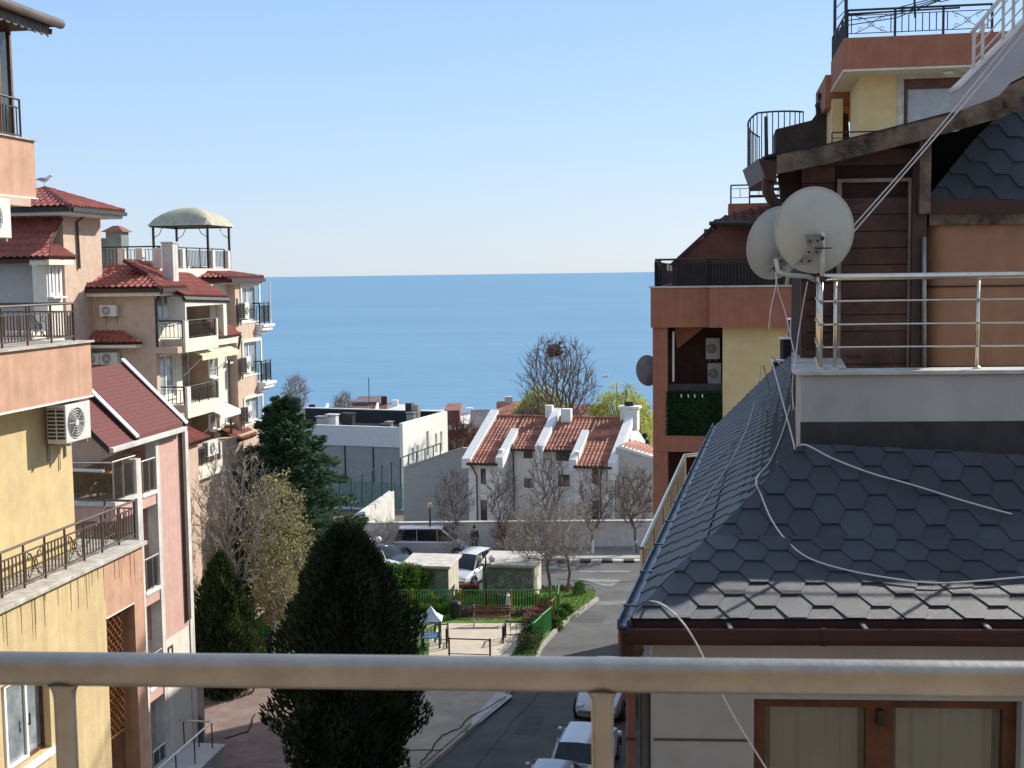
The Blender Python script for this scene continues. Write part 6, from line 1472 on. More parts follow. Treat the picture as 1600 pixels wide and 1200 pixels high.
# modern white building
Bf = Frame(R(20)); bq = Bf.l(at_y(629, 668, 105)); 
def bb_(px, py, du=0): return Bf.byu(px, py, bq.y + du)
Mb = Thing('flat_roofed_building', 'modern white flat roofed building behind the grey wall', 'building', (bq.x, bq.y, gz(105)), Bf)
L0 = bb_(395, 668).x; zt1_ = bb_(629, 668).z; zb_m = gz(105) - 1; dpt = Bf.byv(699, 650, bq.x).y - bq.y
zA, zB_ = bb_(480, 694).z, zt1_
Mb.part(MB().box(L0, bq.x - .3, bq.y, bq.y + .3, zA, zt1_).box(L0, bq.x - .3, bq.y, bq.y + .3, zb_m, zb_m + 1), 'parapet_band', mat('shaded_white_render', (.60, .62, .64), .8, var=.04))  # white front's bluish shade put into the band's colour
sops = []
mb = MB(); wallgrid(mb, 'v', bq.x - .3, bq.x, bq.y, bq.y + dpt, zb_m, zt1_ + .35, [(bq.y + dpt * a, bq.y + dpt * b, Bf.byv(660, 715, bq.x).z, Bf.byv(660, c, bq.x).z) for a, b, c in ((.18, .23, 695), (.28, .33, 693), (.5, .56, 676), (.7, .75, 684), (.82, .87, 683))]); Mb.part(mb, 'side_wall', mat('bright_white_render', (.76, .75, .68), .9, var=.03))
Mb.part(MB().box(L0, bq.x - .302, bq.y + .3, bq.y + dpt, zb_m, zt1_ - .9), 'roof_slab', mat('roof_membrane', (.12, .125, .12), .9, var=.2, scale=.4))
Mb.part(MB().box(L0, bq.x - .302, bq.y + dpt - .3, bq.y + dpt, zt1_ - .9, zt1_ + .3), 'rear_parapet', mat('dark_parapet', (.03, .035, .04), .8))
Mb.part(MB().box(L0, bq.x - .302, bq.y + dpt - .32, bq.y + dpt + .02, zt1_ + .302, zt1_ + .38), 'parapet_cap', white)
pn = MB(); n = 6; lenf = bq.x - .3 - L0
xsn = [bb_(px, 740).x for px in (395, 455, 539, 583, 628)]
for i in range(4): pn.box(xsn[i] + .05, xsn[i + 1] - .05, bq.y + .12, bq.y + .2, zb_m + 1, zA - .002)
Mb.split(pn, 'wall_panel', mat('grey_panel', (.30, .31, .32), .6, var=.06))
pn = MB()
for i in range(1, 4): pn.box(xsn[i] - .05, xsn[i] + .05, bq.y + .05, bq.y + .25, zb_m + 1, zA - .002)
Mb.split(pn, 'mullion', dark_iron)
Mb.part(MB().box(xsn[0], xsn[4], bq.y - .01, bq.y + .1, bb_(560, 790).z, bb_(560, 752).z), 'green_glass_band', mat('green_glass', (.22, .30, .28), .3, var=.2))
rg = random.Random(9)
for i, (px, py, w_, h_, dd, mt_) in enumerate([(507, 668, 1.2, 1.0, 4, galv), (520, 664, .9, 1.2, 4, dirty_white), (545, 662, 1.0, 1.1, 6, dark_iron), (602, 662, .8, .6, 3, dark_iron), (608, 655, .5, .7, 4, galv), (643, 655, .7, 1.2, 7, galv)]):
    p = bb_(px, py, dd); z0 = zt1_ - .9
    t_ = Thing('roof_vent', ['squat galvanised vent on the flat roof at its left', 'white box vent on the flat roof beside the galvanised one', 'dark box vent towards the rear of the flat roof', 'low dark hatch near the front right of the flat roof', 'small pipe vent beside the hatch on the flat roof', 'tall box vent at the right rear corner of the flat roof'][i], 'roof vent', (p.x, p.y, z0), Bf, 'vents on the flat roof')
    t_.part(MB().box(p.x - w_ / 2, p.x + w_ / 2, p.y - .3, p.y + .3, z0, z0 + h_), 'housing', mt_); t_.part(MB().box(p.x - w_ * .6, p.x + w_ * .6, p.y - .4, p.y + .4, z0 + h_ + .1, z0 + h_ + .18), 'hood', mt_)
    t_.split(MB().box(p.x - w_ * .5, p.x - w_ * .45, p.y - .05, p.y + .05, z0 + h_, z0 + h_ + .1).box(p.x + w_ * .45, p.x + w_ * .5, p.y - .05, p.y + .05, z0 + h_, z0 + h_ + .1), 'hood_leg', mt_)
p = bb_(650, 650, 8); ck = Thing('steel_flue', 'tall metal flue stack rising at the right rear of the flat roof', 'chimney', (p.x, p.y, zt1_ - .9), Bf); ck.part(MB().box(p.x - .3, p.x + .3, p.y - .3, p.y + .3, zt1_ - .9, bb_(650, 632, 8).z), 'stack', galv); ck.part(MB().box(p.x - .9, p.x - .302, p.y - .3, p.y + .3, zt1_ - .9, bb_(643, 630, 8).z), 'side_stack', dark_iron)
# distant coastal houses
def far_house(label, px0, px1, pyt, pyb, Y, dep, wall_m, roof_m, kind='gable', ov=.3, group='coastal houses near the sea'):
    a = at_y(px0, pyb, Y); b = at_y(px1, pyb, Y); t = at_y((px0 + px1) / 2, pyt, Y + (dep / 2 if kind == 'gable' else 0))
    z0 = gz(Y) - .5; th = Thing('coastal_house', label, 'house', ((a.x + b.x) / 2, Y, z0), group=group)
    ze = a.z; mb = MB().box(a.x, b.x, Y, Y + dep, z0, ze); wl = th.part(mb, 'walls', wall_m)
    if kind == 'gable':
        r = th.part(MB().prism([(a.x - ov, Y - ov, ze), (a.x - ov, Y + dep / 2, t.z), (a.x - ov, Y + dep + ov, ze)], (b.x - a.x + 2 * ov, 0, 0)), 'roof', roof_m)
        if b.x - a.x > 5:
            for x in (a.x - ov - .25, b.x + ov): th.part(MB().prism([(x, Y - ov - .1, ze - .3), (x, Y - ov - .1, ze + .4), (x, Y + dep / 2, t.z + .5), (x, Y + dep / 2, t.z - .3)], (.25, 0, 0)), 'verge', hwl, r)
        cx = lerp(a.x, b.x, rnd.uniform(.2, .8)); ch_h = rnd.uniform(.4, 1.0)
        if rnd.random() < .55: th.part(MB().box(cx - .4, cx + .4, Y + dep / 2 - .4, Y + dep / 2 + .4, t.z - .6, t.z + ch_h), 'chimney', rnd.choice([wall_m, tile_dark, roof_m]), r)
    elif kind == 'flat': th.part(MB().box(a.x - .2, b.x + .2, Y - .2, Y + dep + .2, ze, t.z), 'roof', roof_m)
    wn_ = MB(); nn_ = max(2, int((b.x - a.x) / 3))
    for k in range(nn_): x = lerp(a.x, b.x, (k + .35) / nn_); wn_.box(x, x + .9, Y - .04, Y - .005, ze - 1.7, ze - .6)
    th.split(wn_, 'window', glass_dark); return th
tile_far = mat('far_tile', (.26, .105, .075), .9, var=.25, scale=.5, col2=(.12, .06, .05)); greyroof = mat('grey_roof', (.14, .12, .125), .9, var=.2, scale=.5)
cs = mat('cream_far', (.55, .52, .46), .9)
far_house('grey roofed coastal house at the left end of the shoreline row', 462, 508, 638, 660, 170, 9, dirty_white, greyroof)
far_house('coastal house with red roof and white verges left of centre on the shoreline', 510, 580, 635, 655, 165, 9, cs, tile_far)
far_house('coastal house with dark flat roof behind the white building', 552, 590, 628, 640, 180, 9, cs, greyroof, 'flat')
far_house('small red roofed coastal house with twin chimneys near the antenna', 574, 618, 630, 652, 176, 8, cs, tile_far)
far_house('white gabled coastal house right of the antenna', 606, 636, 632, 650, 168, 7, white, hwl)
far_house('low white coastal house right of the flues', 655, 690, 640, 655, 190, 8, white, dirty_white)
far_house('white coastal house with flat red roof trim between the two large roofs', 697, 716, 641, 664, 150, 8, white, tile_far, 'flat')
far_house('long white coastal house with layered terraces near the row house', 712, 752, 645, 662, 150, 9, white, hwl)
far_house('brownish coastal house low beside the willow tree', 738, 775, 640, 668, 140, 9, cs, greyroof)
far_house('orange roofed house with a white verge left of the tall bare tree', 780, 822, 627, 660, 130, 9, cs, tile_orange)
far_house('low coastal house showing through the bare tree', 850, 930, 632, 650, 160, 9, cs, tile_far)
far_house('beige coastal house just right of the beige apartment house', 405, 428, 637, 668, 150, 10, cs, greyroof)
far_house('grey coastal house partly hidden by the cedar', 424, 470, 640, 668, 160, 10, cs, greyroof)
an = at_y(576, 590, 172); single(MB().tube([Vector((an.x, an.y, gz(172))), an], .06, 5), 'antenna_mast', dark_iron, 'thin antenna mast standing up against the sea', 'antenna', Vector((an.x, an.y, gz(172))))
# ================================================================ TREES AND PLANTS
def gp_(px, py): return on_ground(px, py)
def interp(tab):
    def f(t):
        for (a, b), (c, d) in zip(tab[:-1], tab[1:]):
            if a <= t <= c: return lerp(b, d, (t - a) / (c - a))
        return tab[-1][1]
    return f
rg = random.Random(11)
# big dark cypress in the foreground
b = at_y(550, 1263, 36.0); b.z = gz(36); hC = at_y(546, 822, 36).z - b.z
Cy = Thing('cypress_tree', 'large dark rounded cypress standing in front of the playground', 'tree', b)
f = MB(); foliage_mass(f, interp([(0, .9), (.08, 1.25), (.14, 1.5), (.30, 1.78), (.415, 1.92), (.6, 1.76), (.69, 1.52), (.82, 1.1), (.94, .62), (1, .2)]), rg, 62000, .066, (b, hC), noise=.30, stretch=2.0, upw=1.0, shell=.45, lobes=14)
Cy.part(f, 'crown', fol_dark, recalc=False) if False else Cy.part(f, 'crown', fol_dark)
core = MB().lathe([(.5, .2), (1.2, hC * .1), (1.3, hC * .25), (1.45, hC * .42), (1.2, hC * .6), (.8, hC * .78), (.3, hC * .92)], b, 14); Cy.part(core, 'dark_core', mat('inner_dark', (.010, .012, .008), .95)); Cy.part(MB().tube([b, b + Z * 1.2], [.3, .22], 10), 'trunk', bark)  # solid near-black core added inside the crown, shade put into its colour
# small conifer at left
b = gp_(352, 1088); hC = at_y(340, 868, b.y).z - b.z
Tj = Thing('conifer_shrub', 'smaller green conifer between the pink house and the cypress', 'tree', b)
f = MB(); foliage_mass(f, interp([(0, .75), (.15, 1.15), (.35, 1.25), (.6, .95), (.8, .6), (.93, .3), (1, .03)]), rg, 17000, .075, (b, hC), noise=.28, stretch=2.0, upw=1.2, shell=.5, lobes=11)
Tj.part(f, 'crown', fol_thuja); Tj.part(MB().lathe([(.4, .1), (.8, hC * .15), (.85, hC * .35), (.55, hC * .65), (.15, hC * .88)], b, 12), 'dark_core', mat('inner_dark', (.010, .012, .008), .95)); Tj.part(MB().tube([b, b + Z * .8], [.12, .1], 8), 'trunk', bark)  # same kind of added near-black core, inner shade in its colour
# cedar
def cedar(label, px, Y, ytop, rb, seed, n=70, mt=None, name='cedar_tree'):
    rg = random.Random(seed); b = at_y(px, 900, Y); b.z = gz(Y); h = at_y(px, ytop, Y).z - b.z
    th = Thing(name, label, 'tree', b); tr = MB().tube([b, b + Z * h * .5, b + Z * h * .97], [.22, .13, .02], 8); br = MB(); f = MB()
    for k in range(n):
        t = .12 + .86 * (k / n); a = k * 2.4 + rg.uniform(-.4, .4); L_ = rb * (1 - t) ** .8 * rg.uniform(.75, 1.25) + .25; p0 = b + Z * h * t
        d = Vector((math.cos(a), math.sin(a), .28)).normalized(); pts = [p0]; m = 6
        for i in range(m): pts.append(pts[-1] + (d + Vector((0, 0, -.12 * i * .5 + .05))).normalized() * L_ / m)
        br.tube(pts, [.05 * (1 - i / (m + 1)) for i in range(m + 1)], 4)
        side = d.cross(Z).normalized()
        for _ in range(int(150 + L_ * 120)):
            i = rg.random() ** .7 * m; q = lerp(pts[int(min(i, m - 1))], pts[int(min(i, m - 1)) + 1], i % 1); w_ = (1 - i / m * .75) * L_ * .33
            q = q + side * rg.gauss(0, w_) + Vector((0, 0, rg.gauss(-.05, .09)))
            leaf_tri(f, q, rg.uniform(.05, .13), rg, 2.0, d + side * rg.uniform(-1, 1) + Z * rg.uniform(-.2, .5))
    th.part(tr, 'trunk', bark); th.part(br, 'limbs', bark); th.part(f, 'crown', mt or fol_cedar); return th
cedar('tall blue green cedar with layered branches behind the bare trees', 450, 57, 614, 4.5, 4, 100)
# bare trees on the left
def ct(label, px, py, box, n=500, Y=None, name='bare_tree', trunk=None, **k):
    """box = crown in the photograph: left, right, top, bottom"""
    b = on_ground(px, py) if Y is None else at_y(px, 800, Y); b.z = gz(b.y); Y = b.y
    l, r, t, bo = box; c = at_y((l + r) / 2, (t + bo) / 2, Y); rx = (r - l) / 2 / 2000 * Y; rz = (bo - t) / 2 / 2000 * Y
    tk = (at_y(px, trunk, Y).z - b.z) if trunk else max(.3, (c.z - rz * .75) - b.z)
    n = int(n * (.58 if 60 < Y < 100 else .75)); k.setdefault('rmin', Y * .00017); k.setdefault('tl', Y * .0062); k.setdefault('ntw', 2); m = k.pop('m', bark); sd = k.pop('seed', 1)
    return crown_tree(name, label, b, tk, (c, rx * .95, rz * .95), m, sd, n, **k)
ct('leafless tree with grey branches in front of the beige annexe', 368, 1062, (292, 440, 685, 940), 760, trunk=905, seed=21, r0=.12, m=bark_pale, twig=twig_pale, rmin=.011)
ct('tree with pale yellow buds between the bare tree and the cedar', 425, 1045, (378, 490, 728, 975), 620, trunk=960, seed=8, r0=.10, m=bark_pale, twig=twig_pale, leaf=bud_m, nleaf=5200, leafsize=.075, rmin=.010)
ct('low budding tree leaning over the green fence at the left', 452, 1035, (392, 478, 880, 985), 260, trunk=975, seed=18, r0=.08, m=bark_pale, twig=twig_pale, leaf=bud_m, nleaf=3000, leafsize=.08, rmin=.010)
ct('thin leafless tree close to the beige house wall', 330, 1020, (300, 372, 740, 900), 260, seed=33, r0=.07, m=bark_pale, twig=twig_pale, rmin=.010)
ct('small leafless tree in front of the grey wall left of the row house', 710, 864, (676, 742, 732, 836), 330, seed=5, r0=.07, twig=twigm, fan=1.4)
ct('leafless tree in front of the left bay of the row house', 786, 864, (752, 816, 722, 836), 330, seed=6, r0=.08, twig=twigm, fan=1.4)
ct('tall leafless tree rising before the middle of the row house', 856, 860, (818, 892, 690, 830), 420, seed=9, r0=.13, twig=twigm, fan=1.4)
ct('leafless tree with slender stem on the lawn corner, the left of two', 862, 937, (782, 892, 768, 892), 620, trunk=872, seed=14, r0=.085, twig=twig_pale)
ct('leafless tree on the lawn corner, the right of two beside the small shrub', 886, 929, (846, 936, 778, 890), 480, trunk=868, seed=15, r0=.08, twig=twig_pale)
ct('street tree with white limewashed trunk base before the right bay of the row house', 926, 867, (892, 966, 722, 838), 420, seed=16, r0=.09, whitewash=True, twig=twigm, fan=1.3)
ct('round crowned street tree with limewashed trunk beside the orange pillar', 993, 867, (952, 1030, 722, 832), 560, seed=17, r0=.10, whitewash=True, twig=twigm, fan=1.2)
ct('reddish leafless shrub against the street wall behind the lamp', 795, 870, (765, 812, 815, 868), 160, seed=40, r0=.05, m=red_shrub, twig=red_shrub, name='bare_shrub', stems=3)
ct('grey leafless shrub beside the silver minivan', 722, 872, (690, 745, 820, 872), 160, seed=41, r0=.05, twig=twig_pale, name='bare_shrub', stems=3)
ct('pale leafless shrub spreading over the road edge near the middle', 815, 905, (770, 850, 830, 892), 220, seed=42, r0=.05, twig=twig_pale, name='bare_shrub', stems=4)
ct('leafless bush in front of the white garden wall', 590, 872, (560, 632, 805, 862), 200, seed=43, r0=.05, twig=twig_pale, name='bare_shrub', stems=4)
ct('leafless brownish bush at the foot of the wall behind the left lawn tree', 838, 868, (812, 862, 800, 866), 180, seed=44, r0=.05, twig=twigm, name='bare_shrub', stems=4)
nt_ = ct('tallest leafless tree behind the row house with a bird nest in it', 872, 0, (806, 940, 518, 690), 900, Y=116, trunk=690, seed=52, r0=.26, twig=twigm, stems=6, fan=3.0, rmin=.020, tl=.8, ntw=2)
ns = MB(); npz = min(nt_.nodes, key=lambda q: (q - at_y(867, 546, 116)).length)
for _ in range(420): leaf_tri(ns, npz + Vector((rg.gauss(0, .28), rg.gauss(0, .28), rg.gauss(0, .22))), .22, rg, 2)
single(ns, 'bird_nest', twigm, 'round bird nest high in the tallest leafless tree', 'nest', npz)
def willow(label, px, Y, ytop, w_, seed, n=130):
    rg = random.Random(seed); b = at_y(px, 700, Y); b.z = gz(Y); h = at_y(px, ytop, Y).z - b.z; th = Thing('willow_tree', label, 'tree', b)
    th.part(MB().tube([b, b + Z * h * .45, b + Vector((.4, 0, h * .7))], [.35, .25, .1], 8), 'trunk', bark)
    br = MB(); f = MB()
    for k in range(n):
        a = rg.uniform(0, 6.28); r = w_ * rg.random() ** .55; top = h * (.62 + .38 * math.cos(r / w_ * 1.35) ** 1) * rg.uniform(.88, 1.02)
        p0 = b + Vector((math.cos(a) * r * .25, math.sin(a) * r * .25, h * .55)); p1 = b + Vector((math.cos(a) * r * .8, math.sin(a) * r * .8, top)); L_ = rg.uniform(.3, .75) * top
        p2 = p1 + Vector((math.cos(a) * w_ * .2, math.sin(a) * w_ * .2, -.12 * L_)); p3 = p2 + Vector((math.cos(a) * .3, math.sin(a) * .3, -L_ * .9))
        if k % 3 == 0: br.tube([p0, p1, p2], [.07, .03, .015], 4)
        for _ in range(75):
            t = rg.random(); q = lerp(p1, p2, t * 3) if t < .33 else lerp(p2, p3, (t - .33) / .67); q = q + Vector((rg.gauss(0, .16), rg.gauss(0, .16), rg.gauss(0, .1)))
            leaf_tri(f, q, rg.uniform(.05, .11), rg, 2.6, Vector((0, 0, -1)))
    th.part(br, 'limbs', bark); th.part(f, 'crown', fol_willow); return th
willow('yellow green willow behind the left half of the row house', 846, 122, 598, 3.4, 3, 120)
willow('larger yellow green willow behind the chimney at the right of the row house', 970, 118, 598, 3.5, 5, 170)
cedar('dark green evergreen low beside the orange pillar under the willow', 1004, 108, 676, 1.8, 12, 30, fol_cedar, 'evergreen_tree')
ct('pale feathery leafless tree far off beside the cedar top', 462, 0, (440, 484, 585, 650), 420, Y=140, seed=61, r0=.15, m=twig_pale, twig=twig_pale, rmin=.018, tl=.6)
ct('smaller pale leafless tree far off left of the antenna', 536, 0, (520, 552, 612, 655), 300, Y=150, seed=62, r0=.12, m=twig_pale, twig=twig_pale, rmin=.018, tl=.6)
for k, (px, py, Y, w_, l_) in enumerate([(722, 672, 118, 2.0, 'red brown bush behind the right end of the flat roofed building'), (742, 690, 108, 1.6, 'red brown bush against the left verge of the row house'), (838, 655, 112, 2.2, 'brown bush behind the ridge of the row house at left'), (700, 690, 120, 1.4, 'dull bush at the corner of the flat roofed building'), (815, 655, 118, 1.6, 'olive brown bush beside the small orange house')]):
    ct(l_, px, 0, (px - w_ * 14, px + w_ * 14, py - 18, py + 50), 260, Y=Y, name='bare_tree', seed=70 + k, r0=.1, twig=red_shrub if k != 4 else twigm, rmin=.022, stems=3)
def bush(name, label, b, rx, h, mt, seed, n=1800, size=.05, cat='shrub'):
    rg = random.Random(seed); th = Thing(name, label, cat, b); f = MB(); foliage_mass(f, lambda t: rx * math.sqrt(max(.02, 1 - (t * 1.02 - .35) ** 2 / .5)), rg, n, size, (b, h), noise=.3, stretch=1.4, shell=.7)
    th.part(f, 'foliage', mt); th.part(MB().tube([b, b + Z * h * .6], [.05, .02], 6), 'stem', bark); return th
b = gp_(634, 946); bush('shrub', 'bright green leafy shrub before the left white kiosk', b, 1.35, 2.0, shrub_m, 3, 6500, .075)
b = gp_(598, 950); bush('shrub', 'green leafy shrub half behind the cypress top', b, 1.2, 2.2, shrub_m, 13, 4000, .075)
b = gp_(905, 932); bush('shrub', 'small spiky green shrub on the lawn by the road', b, .35, .75, shrub_m, 4, 900, .05)
for k, (px, py) in enumerate(((876, 972), (884, 962), (868, 984))): b = gp_(px, py); bush('shrub', ['round dark shrub next to the green fence, middle one', 'round dark shrub next to the green fence, farthest up the road', 'round dark shrub next to the green fence, nearest the camera'][k], b, .35, .55, shrub_m, 5 + k, 1300, .05)
def hedge(label, p, q, wd, h, mt, seed, n, size=.05, name='hedge'):
    rg = random.Random(seed); a, b = gp_(*p), gp_(*q); d = (b - a); s = Vector((-d.y, d.x, 0)).normalized(); f = MB()
    for _ in range(n):
        t = rg.random(); x = rg.uniform(-1, 1); z = rg.random() ** .7; hh = h * (1 + .12 * math.sin(t * 19 + seed) + .08 * math.sin(t * 47)); leaf_tri(f, a + d * t + s * wd * x * (1 - .25 * z) + Z * hh * z, size * rg.uniform(.5, 1.5), rg, 1.5)
    f.box(0, 0, 0, 0, 0, 0); f.g = [(0, 0)]
    f = f if True else f
    o = single(f, name, mt, label, 'hedge', a); return o
hedge('bright green clipped hedge behind the yellow and green fence', (612, 952), (700, 952), .35, .7, hedge_m, 1, 5000)
hedge('green clipped hedge in front of the second kiosk', (772, 947), (868, 947), .3, .55, hedge_m, 2, 4500)
hedge('light green hedge strip in front of the litter bin', (640, 962), (706, 962), .35, .55, hedge_m, 3, 3500)
hedge('brown leafless hedge row behind the park bench', (705, 966), (838, 966), .3, .45, twigm, 4, 4000, .045)
hedge('reddish clipped hedge beside the green fence panels', (822, 985), (852, 958), .35, .6, red_shrub, 5, 4000, .045)
hedge('dark hedge at the lower end of the green fence', (822, 1030), (838, 990), .5, .9, fol_thuja, 6, 4000, .05)
hedge('brown low planting between the two kiosks', (722, 930), (748, 930), .3, .6, red_shrub, 7, 1500, .05)
hedge('brown low hedge at the kiosk corner under the lawn trees', (848, 927), (892, 925), .25, .35, twigm, 8, 2200, .045)
hedge('weedy low shrubs along the foot of the street wall', (740, 873), (870, 873), .4, .5, twigm, 9, 2500, .05)
# grass blades on the sunny lawn
gb = MB(); rg = random.Random(2)
for _ in range(5000):
    px, py = rg.uniform(600, 930), rg.uniform(922, 975)
    if px > 940 - (py - 925) * .9: continue
    if 668 < px < 835 and py > 974: continue
    p = on_ground(px, py, .12); leaf_tri(gb, p + Z * .03, .06, rg, 1.6, Z)
single(gb, 'grass', hedge_m, 'short uneven grass tufts over the lawn around the kiosks', 'grass', on_ground(800, 940), kind='stuff')
# ================================================================ PARK FURNITURE, VEHICLES, PERSON
def kiosk(label, pxl, pxr, pyb, pyt, pxside, wall_m, side_m, doorm, seed, extra=None):
    c = S.l(on_ground(pxr, pyb)); u = c.y; l = S.byu(pxl, pyb, u); t = S.byu(pxr, pyt, u); z0 = c.z - .3; zt = t.z
    ub = S.byv(pxside, pyb - 6, c.x).y
    th = Thing('utility_kiosk', label, 'kiosk', (c.x, u, c.z), S, 'small white utility kiosks')
    th.part(MB().box(l.x, c.x - .06, u + .06, ub, z0, zt), 'walls', side_m)
    th.part(MB().box(l.x + .02, c.x - .12, u + .0, u + .057, z0 + .2, zt - .12), 'front_panel', wall_m, bevel=.01)
    th.part(MB().box(l.x - .12, c.x + .10, u - .2, ub + .2, zt, zt + .14), 'roof', mat('kiosk_roof', (.55, .52, .46), .9, var=.15, scale=2, streak=.0), bevel=.03)
    if doorm: 
        m_ = MB(); w_ = c.x - l.x
        for a in (.5,): m_.box(l.x + w_ * a - .01, l.x + w_ * a + .01, u - .004, u + .003, z0 + .3, zt - .2)
        m_.box(l.x + w_ * .44, l.x + w_ * .47, u - .03, u - .0, c.z + .7, c.z + .85); th.part(m_, 'door_seam', dark_iron)
    return th, l, c, u, ub, z0, zt
kg = mat('kiosk_green', (.26, .31, .26), .8, var=.1, streak=.08); kc = mat('kiosk_cream', (.58, .54, .44), .9, var=.12, scale=2, streak=.15)
kiosk('white utility kiosk with flat overhanging roof, left of the twin lamp', 630, 703, 943, 888, 719, kg, kc, True, 1)
k2, l, c, u, ub, z0, zt = kiosk('dark painted utility kiosk with scribbled mural, right of the twin lamp', 754, 836, 943, 886, 848, mat('kiosk_dark_green', (.17, .21, .17), .8, var=.15, scale=1.5), kc, False, 2)
rg = random.Random(4); gf = MB(); W_ = c.x - l.x - .3; H_ = zt - c.z - .25
for k in range(22):
    x = l.x + .15 + W_ * rg.random(); z = c.z + .15 + H_ * rg.uniform(.1, .7); pts = []
    for i in range(9): pts.append((min(c.x - .2, max(l.x + .08, x)), u - .006, min(zt - .2, max(c.z + .1, z)))); x += rg.uniform(-.16, .2); z += rg.uniform(-.16, .18)
    gf.tube(pts, .018, 4)
k2.split(gf, 'mural_line', mat('mural_pale', (.46, .47, .42), .8)); gf = MB()
for k in range(3): x = l.x + W_ * (.15 + .3 * k); gf.box(x, x + .25, u - .004, u - .001, c.z + .45 + .1 * (k % 2), c.z + .62 + .1 * (k % 2))
k2.split(gf, 'mural_patch', mat('mural_yellow', (.35, .26, .08), .8))
globe = mat('lamp_globe', (.72, .70, .64), .3, var=.03); globe_y = mat('lamp_globe_yellowed', (.60, .50, .28), .3, var=.05)
def twin_lamp(label, base, yt, px, gm=(globe_y, globe), dx=.31):
    th = Thing('street_lamp', label, 'lamp', base, group='twin globe park lamps'); zt = at_y(px, yt, base.y).z
    th.part(MB().tube([base, base + Z * .5, Vector((base.x, base.y, zt + .1))], [.09, .05, .04], 10), 'pole', dark_iron, smooth=True)
    th.part(MB().tube([Vector((base.x - dx, base.y, zt - .12)), Vector((base.x - dx * .7, base.y, zt - .25)), Vector((base.x, base.y, zt - .3)), Vector((base.x + dx * .7, base.y, zt - .25)), Vector((base.x + dx, base.y, zt - .12))], .025, 6), 'arm', dark_iron)
    for s, m in zip((-1, 1), gm): th.part(MB().lathe([(.03, -.17), (.10, -.14), (.155, -.07), (.17, 0), (.15, .08), (.09, .145), (.01, .17)], Vector((base.x + s * dx, base.y, zt)), 16), 'globe', m, smooth=True)
    return th
twin_lamp('black twin globe lamp with one yellowed globe between the two kiosks', on_ground(760, 952), 873, 760)
b = at_y(584, 880, 69); b.z = gz(69); twin_lamp('black twin globe lamp rising from behind the dark cypress', b, 843, 584, (globe, globe), .29)
b = on_ground(673, 868); th = Thing('street_lamp', 'single lantern street lamp against the grey wall', 'lamp', b); zt = at_y(673, 793, b.y).z
th.part(MB().tube([b, Vector((b.x, b.y, zt))], .06, 8), 'pole', brown_iron); th.part(MB().lathe([(.04, 0), (.14, .06), (.19, .2), (.16, .30), (.06, .36)], Vector((b.x, b.y, zt - .05)), 12), 'lantern', globe_y, smooth=True)
# obelisk bollard
b = on_ground(794, 958, .1); s_ = .12; th = Thing('white_obelisk', 'slim white pointed marker post on the lawn behind the bench', 'marker post', b); hh = at_y(794, 926, b.y).z - b.z
th.part(MB().hull4([(b.x - .14, b.y - .14, b.z), (b.x + .14, b.y - .14, b.z), (b.x + .14, b.y + .14, b.z), (b.x - .14, b.y + .14, b.z)], [(b.x - .09, b.y - .09, b.z + hh * .85), (b.x + .09, b.y - .09, b.z + hh * .85), (b.x + .09, b.y + .09, b.z + hh * .85), (b.x - .09, b.y + .09, b.z + hh * .85)]), 'shaft', white)
th.part(MB().lathe([(.12, hh * .851), (.01, hh)], b, 4), 'tip', white)
# bench
b = on_ground(768, 982, .13); th = Thing('park_bench', 'brown slatted park bench facing the playground', 'bench', b, rot=0)
bw_ = 1.75
sl_ = MB()
for k in range(4): sl_.box(b.x - bw_ / 2, b.x + bw_ / 2, b.y - .2 + k * .11, b.y - .11 + k * .11, b.z + .42, b.z + .45)
th.part(sl_, 'seat', brown_wood); sl_ = MB()
for k in range(3): sl_.box(b.x - bw_ / 2, b.x + bw_ / 2, b.y + .27 + k * .03, b.y + .30 + k * .03, b.z + .54 + k * .12, b.z + .62 + k * .12)
th.part(sl_, 'backrest', brown_wood); lg_ = MB()
for x in (-.82, .82):
    lg_.prism([(b.x + x, b.y - .2, b.z), (b.x + x, b.y - .12, b.z), (b.x + x, b.y - .1, b.z + .42), (b.x + x, b.y - .2, b.z + .42)], (.06, 0, 0)); lg_.prism([(b.x + x, b.y + .22, b.z), (b.x + x, b.y + .3, b.z), (b.x + x, b.y + .40, b.z + .88), (b.x + x, b.y + .34, b.z + .88)], (.06, 0, 0))
th.split(lg_, 'leg', dirty_white)
b = on_ground(712, 970, .1); th = Thing('litter_bin', 'dark round litter bin left of the park bench', 'bin', b); th.part(MB().lathe([(.2, 0), (.24, .05), (.26, .7), (.24, .72)], b, 12), 'drum', dark_iron); th.part(MB().lathe([(.28, .74), (.2, .84), (.03, .88)], b, 12), 'lid', dark_iron)
# play turret with pyramid roof
b = on_ground(682, 1014, .12); th = Thing('play_tower', 'small playground tower with pale blue pyramid roof beside the cypress', 'playground tower', b); zt = at_y(672, 967, b.y).z; r_ = .50; bx = b.x - .22
ap_ = at_y(672, 946, b.y).z; pr = mat('pale_blue_roof', (.52, .60, .70), .6)
th.part(MB().add([(bx - r_, b.y - r_, zt), (bx + r_, b.y - r_, zt), (bx + r_, b.y + r_, zt), (bx - r_, b.y + r_, zt), (bx - r_ * .45, b.y - r_ * .45, zt + (ap_ - zt) * .4), (bx + r_ * .45, b.y - r_ * .45, zt + (ap_ - zt) * .4), (bx + r_ * .45, b.y + r_ * .45, zt + (ap_ - zt) * .4), (bx - r_ * .45, b.y + r_ * .45, zt + (ap_ - zt) * .4), (bx, b.y, ap_)], [(0, 3, 2, 1), (0, 1, 5, 4), (1, 2, 6, 5), (2, 3, 7, 6), (3, 0, 4, 7), (4, 5, 8), (5, 6, 8), (6, 7, 8), (7, 4, 8)]), 'roof', pr)
ps = MB()
